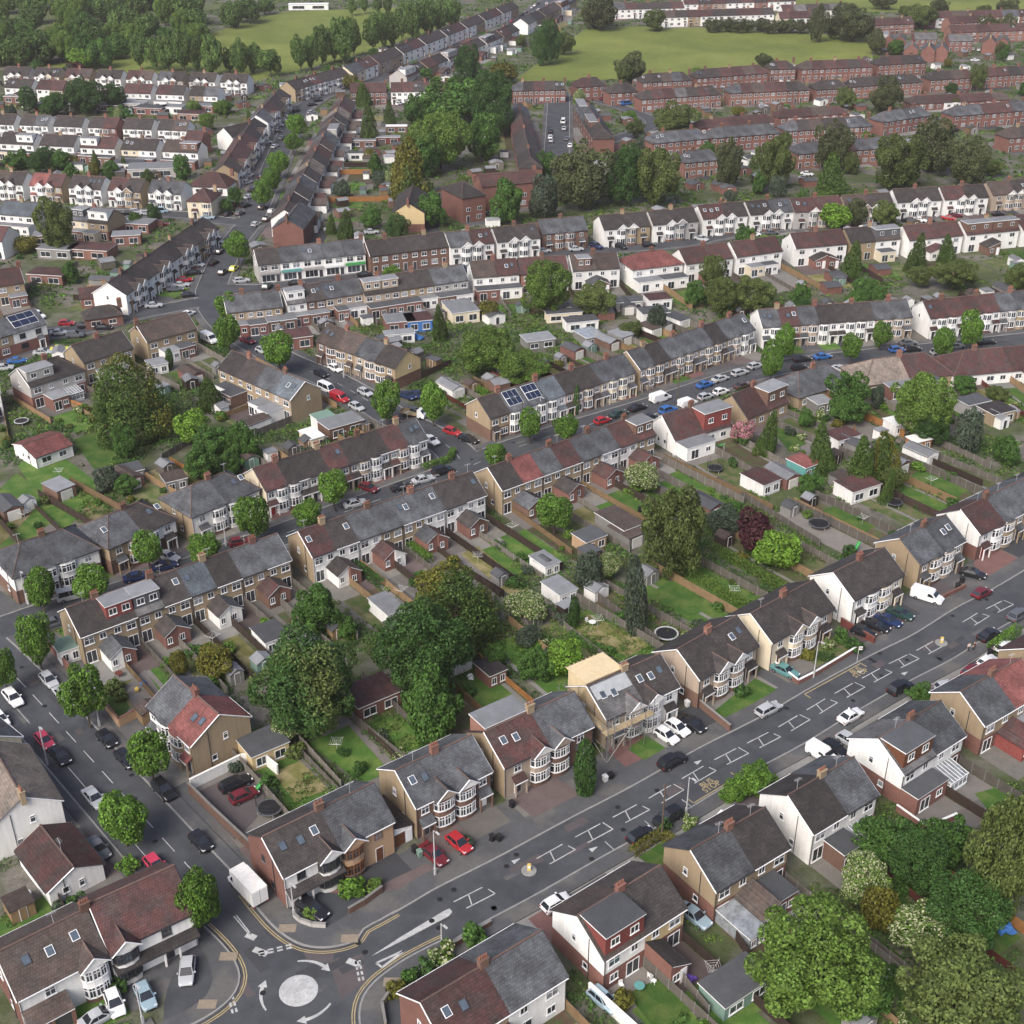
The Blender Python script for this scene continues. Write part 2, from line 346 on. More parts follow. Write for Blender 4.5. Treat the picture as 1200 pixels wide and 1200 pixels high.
wm = MB(); MZ = .060
def line2(a, b, wd, mat='marking', mb=None, z=MZ):
    a, b = Vector(a[:2]), Vector(b[:2]); d = (b - a).normalized(); n = Vector((-d.y, d.x)) * wd / 2
    (mb or wm).face([(*(a - n), z), (*(b - n), z), (*(b + n), z), (*(a + n), z)], mat)
def poly(pts, mat='marking', z=MZ, mb=None):
    q = [(p[0], p[1], z) for p in pts]; a = sum(q[i][0]*q[(i+1)%len(q)][1] - q[(i+1)%len(q)][0]*q[i][1] for i in range(len(q)))
    (mb or wm).face(q if a > 0 else q[::-1], mat)
def along(P, s0):
    s = 0
    for i in range(len(P) - 1):
        l = (P[i+1] - P[i]).length
        if s + l >= s0:
            t = (s0 - s) / l; d = (P[i+1] - P[i]) / l; return P[i].lerp(P[i+1], t), d, Vector((-d.y, d.x))
        s += l
    d = (P[-1] - P[-2]).normalized(); return P[-1], d, Vector((-d.y, d.x))
# white dome and arrows of the mini roundabout
dome = MB(); dome.lathe([(2.15, .056), (2.1, .085), (1.5, .13), (.7, .16), (.05, .17)], 'marking', 40, ISLAND.x, ISLAND.y); structure(dome.build('road_marking'))
for t0 in (100, 220, 335):
    R0 = 4.1
    for k in range(10):
        a0, a1 = rad(t0 - k*4.6), rad(t0 - (k+1)*4.6); w0, w1 = .10 + .012*k, .10 + .012*(k+1)
        poly([(ISLAND.x + (R0+s*w_)*math.cos(a), ISLAND.y + (R0+s*w_)*math.sin(a)) for a, s, w_ in ((a0,-1,w0),(a0,1,w0),(a1,1,w1),(a1,-1,w1))])
    a = rad(t0 - 46); b = rad(t0 - 60)
    poly([(ISLAND.x + (R0-.55)*math.cos(a), ISLAND.y + (R0-.55)*math.sin(a)), (ISLAND.x + (R0+.55)*math.cos(a), ISLAND.y + (R0+.55)*math.sin(a)), (ISLAND.x + R0*math.cos(b), ISLAND.y + R0*math.sin(b))])
# teardrop island of the main road
T = [at(*p) for p in ((435,1121),(470,1098),(500,1080),(520,1068),(527,1065),(530,1069),(526,1074),(505,1085),(475,1101))]; poly(T)
tri = [at(*p) for p in ((441,1129),(474,1114),(448,1134))]
for i in range(3): line2(tri[i], tri[(i+1) % 3], .28)
# give way lines, doubled dashes
for a, b in (((419,1126),(424,1152)), ((303,1118),(346,1108)), ((268,1160),(276,1190))):
    A, B = at(*a), at(*b); n = 4; d = (B - A) / n; nn = Vector((-d.y, d.x, 0)).normalized()
    for o in (-.22, .22):
        for k in range(n): line2(A + d*k + nn*o, A + d*(k+.62) + nn*o, .24)
for p, s in (((417,1129), 1.0), ((308,1116), 1.1), ((296,1098), .8)): A = at(*p); line2((A.x - s, A.y + .4*s), (A.x + s*.5, A.y - .3*s), .8)
for a, b in (((274,1074),(290,1093)), ((277,1073),(294,1095))): line2(at(*a), at(*b), .14)
def station(P, px):
    p = at(*px).xy; k = min(range(len(P)), key=lambda i: (P[i] - p).length_squared)
    return sum((P[i+1] - P[i]).length for i in range(k))
# hatched centre of the main road
s = station(main, (531,1065)) + 3.4
i = 0
while s < 130:
    if not any(abs(s - q) < 3.0 for q in (station(main, (619,1021)), station(main, (1103,753)))):
        p, d, n = along(main, s); w_ = .85
        a0 = p + n*w_ - d*2.4; a1 = p + n*w_ + d*1.7; b0 = p - n*w_ - d*1.7; b1 = p - n*w_ + d*2.4
        line2(a0, a1, .15); line2(b0, b1, .15); line2(p + n*w_ - d*.3, p - n*w_ - d*.9, .15); line2(p + n*(w_ if i % 2 else .2) + d*2.1, b1, .15)
    s += 6.15; i += 1
for q, o in ((31, 2.1), (40, -2.1), (62, 1.9), (96, 2.1), (101, -2.1)):
    p, d, n = along(main, q); p = p + n*o; poly([p - d*.5 - n*.35, p - d*.5 + n*.35, p + d*.7])
def road_dashes(P, s0, s1, on, step, wd=.12, off=0.0):
    s = s0
    while s < s1:
        a, d, n = along(P, s); b, _, m = along(P, s + on); line2(a + n*off, b + m*off, wd); s += step
road_dashes(left, 17, 75, 3.2, 5.6)
for off in (-0.0,): road_dashes(st3, 4, 60, 2.2, 5.0)
road_dashes(left, 17, 70, 6.5, 9.5, .10, 3.1); road_dashes(st2, 20, 150, 2.0, 6.0)
for q in (20, 26.5, 33): p, d, n = along(main, q + 22); line2(p - n*3.7, p - n*2.0 + d*0, .1)
structure(wm.build('road_marking'))
# bus stop lettering and cages
bm_ = MB()
def station(P, px):
    p = at(*px).xy; k = min(range(len(P)), key=lambda i: (P[i] - p).length_squared)
    return sum((P[i+1] - P[i]).length for i in range(k))
for p0, p1, pt, sd in (((820,948),(872,912),(836,916),-1), ((947,815),(1014,779),(1008,793),1)):
    s0, s1, s2 = station(main, p0), station(main, p1), station(main, pt); p, d, n = along(main, s0); q, e, m = along(main, s1)
    line2(p + n*sd*3.45, q + m*sd*3.45, .16, 'marking_yellow', bm_); line2(p + n*sd*3.45, p + n*sd*2.3, .14, 'marking_yellow', bm_); line2(q + m*sd*3.45, q + m*sd*2.3, .14, 'marking_yellow', bm_)
    f = bpy.data.curves.new('lettering', 'FONT'); f.body = 'BUS\nSTOP'; f.size = 1.25; f.align_x = 'CENTER'; f.align_y = 'CENTER'; f.space_line = .75; f.materials.append(MAT['marking_yellow']); f.offset = .015
    r_, dd, nn = along(main, s2); o = bpy.data.objects.new('road_marking', f); COL.objects.link(o); o.location = (*(r_ + nn*sd*2.25), .061)
    o.rotation_euler = (0, 0, math.atan2(dd.y, dd.x)); structure(o)
structure(bm_.build('road_marking'))
for pts, m in (([(386,1130),(425,1118),(430,1150),(400,1172)], 'asphalt_pink'), ([(355,1115),(392,1113),(390,1128),(362,1130)], 'asphalt_pink')): sheet('road_patch', [at(*p) for p in pts], m, .0545)
for px in ((337,1089),(410,1101),(460,1152),(268,1122),(243,1178)):
    c = at(*px); sheet('tactile_paving', [(c.x-1,c.y-.6),(c.x+1,c.y-.6),(c.x+1,c.y+.6),(c.x-1,c.y+.6)], 'tactile', .186)
# open grass
def pxsheet(name, px, mat): return sheet(name, [at(*p) for p in px], mat)
pxsheet('field', [(600,96),(690,31),(800,31),(1025,44),(1022,71),(900,80),(760,92)], 'field')
pxsheet('field', [(40,80),(130,62),(250,38),(330,14),(480,8),(520,30),(450,55),(400,70),(300,95),(180,92)], 'field')
pxsheet('field', [(900,13),(1060,14),(1300,10),(1300,-12),(900,-12)], 'field'); pxsheet('field', [(-100,60),(40,40),(300,5),(-100,5)], 'lawn_rough')

# hard standing between the pavements and the houses of the two main roads
def verge(r, side, h0, h1, mat, s0, s1, z):
    P, N = r['P'], r['N']; mb = MB(); s = 0
    for k in range(len(P) - 1):
        L = (P[k+1] - P[k]).length; s += L
        if s < s0 or s > s1: continue
        q = [(*(P[k] + N[k]*side*h0), z), (*(P[k+1] + N[k+1]*side*h0), z), (*(P[k+1] + N[k+1]*side*h1), z), (*(P[k] + N[k]*side*h1), z)]; mb.face(q[::-side], mat); SHEETS.append(('driveway', [p[:2] for p in q]))
    structure(mb.build('forecourt'))
verge(ROADS[0], 1, 6.4, 11.5, 'pavement', 16, 400, .0085); verge(ROADS[0], -1, 5.7, 10.5, 'concrete', 26, 400, .0088)
verge(ROADS[1], 1, 6.7, 8.4, 'pavement', 22, 70, .0091); verge(ROADS[1], -1, 5.2, 9.5, 'pavement', 20, 110, .0094)
# worn patches, drain covers and oil stains in the carriageways
RP = random.Random(8)
for r, n_ in ((ROADS[0], 26), (ROADS[1], 12), (ROADS[4], 14), (ROADS[5], 10)):
    for _ in range(n_):
        k = RP.randrange(len(r['P']) - 2); p, n = r['P'][k], r['N'][k]; d = Vector((n.y, -n.x)); o = RP.uniform(-r['hr'] + .8, r['hl'] - .8); a, b = RP.uniform(.4, 2.6), RP.uniform(.3, .7)
        c = p + n*o; sheet('road_patch', [c - d*a - n*b, c + d*a - n*b*RP.uniform(.8, 1.2), c + d*a + n*b, c - d*a*RP.uniform(.9, 1.1) + n*b], RP.choice(('asphalt_patch', 'asphalt_patch', 'asphalt_pink', 'pavement')), .0545 + RP.uniform(0, .001))
    for _ in range(n_):
        k = RP.randrange(len(r['P']) - 2); p, n = r['P'][k], r['N'][k]; c = p + n*RP.uniform(-r['hr'] + .3, r['hl'] - .3); mb = MB(); mb.lathe([(.36, 0), (.35, .004), (.01, .004)], 'black', 12); structure(mb.build('drain_cover', loc=(c.x, c.y, .0562)))
# ------------------------------------------------------------------ houses
STUFF_HOUSES = MB()
REFS = []                         # (x, y, short reference) of every house, for labels of what stands near it
ORD = ['first','second','third','fourth','fifth','sixth','seventh','eighth','ninth','tenth','eleventh','twelfth','thirteenth','fourteenth','fifteenth','sixteenth','seventeenth','eighteenth','nineteenth','twentieth']
WN = dict(w='white', c='cream', t='tan', b='brick', r='brickbrown', g='greywall', p='pink', y='yellow', e='beige', k='brickpink', o='peach')
WL = dict(w='white', c='cream', t='tan', b='red brick', r='brown brick', g='grey', p='pink', y='yellow', e='beige', k='pale red brick', o='peach')
RN = dict(d='roof_dark', n='roof_brown', s='roof_slate', g='roof_grey', m='roof_maroon', k='roof_red', b='roof_blue', p='roof_pale')
RL = dict(d='dark', n='brown', s='slate', g='grey', m='maroon', k='red', b='bluish', p='pale')

class House:
    def __init__(s, w, d, ev, rg, lod):
        s.w, s.d, s.ev, s.rg, s.lod = w, d, ev, rg, lod; s.parts = []
    def part(s, name, mb, subs=None, label=None):
        if mb.f: s.parts.append((name, mb, subs or [], label))
    def zr(s, y): return s.ev + (s.rg - s.ev) * (1 - abs(y) / (s.d / 2))

def win_into(fr, gl, c, u, n, w, h, cols=2, rows=1, fm='frame_white', glass='glass', lod=0, sill=True):
    "one window on a wall: c centre on the wall plane, u along the wall, n outward"
    c, u, n = Vector(c), Vector(u), Vector(n); v = Vector((0, 0, 1))
    if lod >= 2:
        for k, (mat, s_) in enumerate(((fm, 0), (glass, .10))):
            o = c + n * (.03 + .03 * k); a, b = u * (w/2 - s_), v * (h/2 - s_)
            (fr if k == 0 else gl).face([o - a - b, o + a - b, o + a + b, o - a + b], mat)
        if cols > 1:
            for i in range(1, cols):
                o = c + n * .08 + u * (w * (i / cols - .5)); a, b = u * .05, v * (h/2); fr.face([o - a - b, o + a - b, o + a + b, o - a + b], fm)
        return
    t = .075 if min(w, h) > .6 else .06
    o = c + n * .02; a, b = u * (w/2), v * (h/2); gl.face([o - a - b, o + a - b, o + a + b, o - a + b], glass)
    m = c + n * .035
    fr.obox(m - u*(w/2 - t/2), u, v, n, t/2, h/2, .035, fm); fr.obox(m + u*(w/2 - t/2), u, v, n, t/2, h/2, .035, fm)
    fr.obox(m - v*(h/2 - t/2), u, v, n, w/2 - t, t/2, .035, fm); fr.obox(m + v*(h/2 - t/2), u, v, n, w/2 - t, t/2, .035, fm)
    for i in range(1, cols): fr.obox(m + u*(w*(i/cols - .5)), u, v, n, t*.42, h/2 - t, .03, fm)
    for i in range(1, rows): fr.obox(m + v*(h*(.5 - .32*i)), u, v, n, w/2 - t, t*.4, .028, fm)
    if sill: fr.obox(c - v*(h/2 + .045) + n*.06, u, v, n, w/2 + .08, .04, .06, fm if fm == 'frame_white' else 'concrete')
def window(H, c, u, n, w, h, cols=2, rows=1, fm='frame_white', glass='glass', into=None, name='window'):
    fr, gl = MB(), MB()
    win_into(fr, gl, c, u, n, w, h, cols, rows, fm, glass, H.lod)
    if into is not None: fr.add(gl); into.append((name, fr))
    elif H.lod == 0: H.part(name, fr, [('pane', gl)])
    else: fr.add(gl); H.part(name, fr)

def roof_into(mb, x0, x1, d, ev, rg, eL, eR, mat, oh=.3, t=.13, ridge=True, cy=0.0, verge=.14, hipf=.85):
    k = (rg - ev) / (d / 2); yo = d/2 + oh; ze = ev - oh * k
    xl = x0 - (verge if eL == 'gable' else oh if eL == 'hip' else 0); xr = x1 + (verge if eR == 'gable' else oh if eR == 'hip' else 0)
    hl = x0 + d/2*hipf if eL == 'hip' else xl; hr = x1 - d/2*hipf if eR == 'hip' else xr
    if hl > hr: hl = hr = (hl + hr) / 2
    E = lambda x, y, z: (x, cy + y, z)
    for dz, fl in ((t, False), (0, True)):
        qs = [[E(xl,-yo,ze+dz), E(xr,-yo,ze+dz), E(hr,0,rg+dz), E(hl,0,rg+dz)], [E(xr,yo,ze+dz), E(xl,yo,ze+dz), E(hl,0,rg+dz), E(hr,0,rg+dz)]]
        if eL == 'hip': qs.append([E(xl,yo,ze+dz), E(xl,-yo,ze+dz), E(hl,0,rg+dz)])
        if eR == 'hip': qs.append([E(xr,-yo,ze+dz), E(xr,yo,ze+dz), E(hr,0,rg+dz)])
        for q in qs: mb.face(q[::-1] if fl else q, mat)
    for s in (-1, 1): mb.face([E(xl,s*yo,ze), E(xr,s*yo,ze), E(xr,s*yo,ze+t), E(xl,s*yo,ze+t)][::-s], 'frame_dark')
    for x, e, hx, s in ((xl, eL, hl, -1), (xr, eR, hr, 1)):
        for y in (-yo, yo):
            if e == 'hip': pass
            elif e == 'gable': mb.face([E(x,y,ze), E(x,0,rg), E(x,0,rg+t), E(x,y,ze+t)], mat)
        if e == 'hip': mb.face([E(x,-yo,ze), E(x,yo,ze), E(x,yo,ze+t), E(x,-yo,ze+t)], 'frame_dark')
    if ridge:
        mb.bar(E(hl,0,rg+t+.02), E(hr,0,rg+t+.02), .13, 'ridge', n=6)
        for e, hx, x in ((eL, hl, xl), (eR, hr, xr)):
            if e == 'hip':
                for y in (-yo, yo): mb.bar(E(hx,0,rg+t), E(x,y,ze+t), .10, 'ridge', n=5)

def chimney_mb(x, rg, mat, n=4, hgt=1.15):
    mb = MB(); mb.box(x-.55, x+.55, -.32, .32, rg-.9, rg+hgt, mat); mb.box(x-.62, x+.62, -.39, .39, rg+hgt, rg+hgt+.12, mat)
    for i in range(n): mb.lathe([(.12, rg+hgt+.12), (.10, rg+hgt+.55)], 'pot', 6, x - .42 + .84*i/max(1, n-1), 0)
    return mb
def on_slope(H, x, y, s, w, h, mat, fm):
    "a roof light or panel lying on slope s at distance y from the ridge"
    k = (H.rg - H.ev) / (H.d/2); n = Vector((0, s*k, 1)).normalized(); v = Vector((0, s, -k)).normalized(); c = Vector((x, s*y, H.zr(y) + .13)) + n*.05
    mb = MB(); mb.obox(c, (1,0,0), v, n, w/2+.07, h/2+.07, .05, fm); mb.obox(c + n*.05, (1,0,0), v, n, w/2, h/2, .008, mat); return mb

def bay(H, x, s, bw, pr, wall, fm, z1=5.0, gable=True, roofm='roof_dark', low=None, gable_m='white', storeys=2, single_z=None):
    "two storey bay on facade side s (-1 near, 1 far)"
    y0 = s * H.d/2; nf = 5 if H.lod == 0 else 3; mb = MB(); subs = []; pts = []
    for i in range(nf + 1):
        t = math.pi * i / nf; pts.append(Vector((x - bw/2*math.cos(t)*(1 if nf > 3 else 1), y0 + s*pr*min(1.0, math.sin(t)*1.25), 0)))
    if s > 0: pts = pts[::-1]
    top = z1 if storeys == 2 else 2.75
    for i in range(nf):
        a, b = pts[i], pts[i+1]; u = (b - a); L = u.length; u = u / L; n = Vector((u.y, -u.x, 0))
        for za, zb, m in ((0, .75, low or wall), (.75, 2.45, wall), (2.45, top, wall)):
            mb.face([(a.x,a.y,za),(b.x,b.y,za),(b.x,b.y,zb),(a.x,a.y,zb)], m)
    mb.face([(p.x,p.y,top) for p in pts], 'felt_dark'); 
    for zc, hh in (((1.6, 1.55), (4.05, 1.4)) if storeys == 2 else ((1.6, 1.5),)):
        fr = MB()
        for i in range(nf):
            a, b = pts[i], pts[i+1]; u = b - a; L = u.length; u = u / L; n = Vector((u.y, -u.x, 0)); c = (a + b)/2
            win_into(fr, fr, (c.x, c.y, zc), u, n, L*.98, hh, 1 if (L < .75 or nf == 5 and H.lod) else 2, 2 if H.lod == 0 else 1, fm, 'glass', H.lod)
        subs.append(('window', fr))
    if gable and storeys == 2:
        rb = MB(); zb = H.ev; zt = min(H.ev + bw*.42, H.rg - .5); k = (H.rg - H.ev)/(H.d/2); yb = s*(H.d/2 - (zt - H.ev)/k); yf = y0 + s*(pr + .22); hw = bw/2 + .25; ye = s*(H.d/2 + .3)
        for sx in (-1, 1):
            q = [(x+sx*hw, yf, zb-.05), (x, yf, zt+.14), (x, yb, zt+.14), (x+sx*hw, ye - s*.25, zb-.05)]
            rb.face(q if sx*s > 0 else q[::-1], roofm); q2 = [(p[0], p[1], p[2]-.12) for p in q]; rb.face(q2[::-1] if sx*s > 0 else q2, roofm)
        for sx in (-1, 1): rb.bar((x+sx*hw, yf+s*.03, zb-.1), (x, yf+s*.03, zt+.06), .09, 'frame_white')
        rb.bar((x, yf, zt+.16), (x, yb, zt+.16), .10, 'ridge', n=5)
        gm = MB(); q = [(x-hw+.12, yf-s*.12, zb-.12), (x+hw-.12, yf-s*.12, zb-.12), (x, yf-s*.12, zt-.05)]; gm.face(q if s < 0 else q[::-1], gable_m)
        gm.box(x-bw/2, x+bw/2, min(y0, yf-s*.13), max(y0, yf-s*.13), zb-.16, zb-.11, gable_m); mb.add(gm)
        subs.append(('bay_roof', rb))
    elif storeys == 2:
        rb = MB(); apex = Vector((x, y0 + s*.05, top + .5))
        for i in range(nf):
            a, b = pts[i], pts[i+1]; o = Vector((x, y0, 0)); a2, b2 = o + (a - o)*1.06, o + (b - o)*1.06; rb.face([(a2.x,a2.y,top+.02),(b2.x,b2.y,top+.02), apex], roofm)
        subs.append(('bay_roof', rb))
    H.part('bay_window', mb, subs)

def door_mb(x, y, s, mat, w=.95, h=2.05, glassy=False):
    mb = MB(); u, n = Vector((1,0,0)), Vector((0,s,0)); v = Vector((0,0,1)); c = Vector((x, y, h/2 + .05))
    mb.obox(c + n*.03, u, v, n, w/2+.08, h/2+.08, .03, 'frame_white'); mb.obox(c + n*.06, u, v, n, w/2, h/2, .02, mat); return mb
def porch_mb(x, y, s, w, pr, h, roofm, post):
    mb = MB(); q = [(x-w/2, y, h+.75), (x+w/2, y, h+.75), (x+w/2, y+s*pr, h), (x-w/2, y+s*pr, h)]; mb.face(q[::-1] if s < 0 else q, roofm); mb.face([(p[0], p[1], p[2]-.12) for p in (q if s < 0 else q[::-1])], roofm)
    mb.box(x-w/2, x+w/2, min(y+s*pr, y+s*(pr+.06)), max(y+s*pr, y+s*(pr+.06)), h-.16, h+.02, 'frame_white')
    for sx in (-1, 1): mb.box(x+sx*(w/2-.12)-.1, x+sx*(w/2-.12)+.1, min(y+s*(pr-.2), y+s*pr), max(y+s*(pr-.2), y+s*pr), 0, h-.1, post)
    return mb
def ext_hip(H, x0, x1, s, ln, h, rise, wall, roofm, low=None, fm='frame_white', mono=0):
    "brick single storey rear extension under a tiled gable or half gable"
    ya, yb = s*H.d/2, s*(H.d/2 + ln); W = x1 - x0; mb = MB(); rm = MB(); subs = []
    ridge_x = {0: (x0+x1)/2, 1: x1, -1: x0}[mono]; zt = h + rise
    P = lambda x, z, y: (x, y, z)
    prof = [(x0, 0), (x1, 0), (x1, h if mono != 1 else zt), (ridge_x, zt), (x0, h if mono != -1 else zt)]
    if mono: prof = [p for i, p in enumerate(prof) if i != 3]
    q = [P(x, z, yb) for x, z in prof]; mb.face(q if s < 0 else q[::-1], wall)
    for x, zz in ((x0, h if mono != -1 else zt), (x1, h if mono != 1 else zt)):
        mb.face([(x, ya, 0), (x, yb, 0), (x, yb, zz), (x, ya, zz)], wall)
    o = .2
    for xe, sx in ((x0, -1), (x1, 1)):
        if mono == sx: continue
        hipback = ln*.0
        q = [(xe + sx*o, yb + s*o, h - .08), (ridge_x, yb + s*o, zt + .08), (ridge_x, ya, zt + .08), (xe + sx*o, ya, h - .08)]
        rm.face(q, roofm); rm.face([(p[0], p[1], p[2] - .12) for p in q][::-1], roofm); rm.face([q[0], q[1], (q[1][0], q[1][1], q[1][2]-.12), (q[0][0], q[0][1], q[0][2]-.12)], 'frame_white'); rm.face([q[0], q[3], (q[3][0], q[3][1], q[3][2]-.12), (q[0][0], q[0][1], q[0][2]-.12)], 'frame_dark')
    subs.append(('roof', rm))
    n = (0, s, 0); u = (-s, 0, 0) if s > 0 else (1, 0, 0)
    fr = MB(); win_into(fr, fr, ((x0+x1)/2 - W*.18, yb, 1.45), u, n, min(1.2, W*.4), 1.1, 2, 1, fm, 'glass', H.lod); subs.append(('window', fr))
    if W > 2.2: subs.append(('door', door_mb(x1 - .75, yb, s, 'frame_white', .8)))
    H.part('rear_extension', mb, subs)
def ext_flat(H, x0, x1, s, ln, h, wall, roofm='felt', patio=True, fm='frame_white', name='rear_extension'):
    ya, yb = sorted((s*H.d/2, s*(H.d/2 + ln))); mb = MB(); mb.box(x0, x1, ya, yb, 0, h, wall, skip='tb'); rm = MB(); rm.box(x0-.12, x1+.12, ya - (.12 if s < 0 else 0), yb + (.12 if s > 0 else 0), h, h+.16, 'frame_white', top=roofm)
    subs = [('roof', rm)]; y = s*(H.d/2 + ln); u = (1,0,0) if s < 0 else (-1,0,0); n = (0,s,0); W = x1 - x0
    fr = MB(); win_into(fr, fr, ((x0+x1)/2 - (W*.22 if patio else 0), y, 1.5 if not patio else 1.15), u, n, min(W*.45, 1.9), 1.1 if not patio else 2.0, 2, 1, fm, 'glass', H.lod); subs.append(('window' if not patio else 'patio_door', fr))
    if W > 2.6: fr = MB(); win_into(fr, fr, ((x0+x1)/2 + W*.25, y, 1.5), u, n, min(W*.3, 1.2), 1.05, 2, 1, fm, 'glass', H.lod); subs.append(('window', fr))
    H.part(name, mb, subs)
def conservatory(H, x0, x1, s, ln):
    ya = s*H.d/2; yb = s*(H.d/2 + ln); mb = MB(); h0, h1 = 2.1, 2.7
    mb.box(x0, x1, min(ya,yb), max(ya,yb), 0, .55, 'white', skip='b'); W = x1 - x0; fr = MB(); y = yb
    win_into(fr, fr, ((x0+x1)/2, y, 1.32), (1,0,0) if s < 0 else (-1,0,0), (0,s,0), W, 1.5, 4, 2, 'frame_white', 'glass_pale', 0)
    for x, n in ((x0, -1), (x1, 1)): win_into(fr, fr, (x, (ya+yb)/2, 1.32), (0,-n*1,0) if n > 0 else (0,1,0), (n,0,0), ln, 1.5, 3, 2, 'frame_white', 'glass_pale', 0)
    rm = MB(); q = [(x0-.1, yb+s*.1, h0), (x1+.1, yb+s*.1, h0), (x1+.1, ya, h1), (x0-.1, ya, h1)]; rm.face(q if s < 0 else q[::-1], 'glass_pale')
    for i in range(7): x = x0 + W*i/6; rm.bar((x, yb+s*.1, h0+.03), (x, ya, h1+.03), .04, 'frame_white')
    rm.bar((x0-.1, yb+s*.1, h0), (x1+.1, yb+s*.1, h0), .06, 'frame_white')
    H.part('conservatory', mb, [('window', fr), ('roof', rm)])
def dormer(H, x0, x1, s, cheek, yfrac=.82, roofm='felt', nw=2, fm='frame_white', top=.05):
    zt = H.rg + top; yf = s*H.d/2*yfrac; zb = H.zr(yf); mb = MB(); 
    ya, yb = sorted((s*.06, yf)); y_in = s*.06
    mb.face([(x0,yf,zb-.1),(x1,yf,zb-.1),(x1,yf,zt),(x0,yf,zt)][::-s], cheek)
    for x in (x0, x1): mb.face([(x, yf, zb-.1), (x, yf, zt), (x, y_in, zt), (x, y_in, H.zr(.06)-.1)], cheek)
    rm = MB(); rm.box(x0-.12, x1+.12, ya - (.18 if s < 0 else 0), yb + (.18 if s > 0 else 0), zt, zt+.17, 'frame_white' if fm == 'frame_white' else 'frame_dark', top=roofm); subs = [('roof', rm)]
    for i in range(nw):
        fr = MB(); win_into(fr, fr, (x0 + (x1-x0)*(i+.5)/nw, yf, (zb+zt)/2 + .08), (1,0,0) if s < 0 else (-1,0,0), (0,s,0), min(1.25, (x1-x0)/nw*.62), min(1.1, (zt-zb)*.55), 2, 1, fm, 'glass', H.lod); subs.append(('window', fr))
    H.part('dormer', mb, subs)

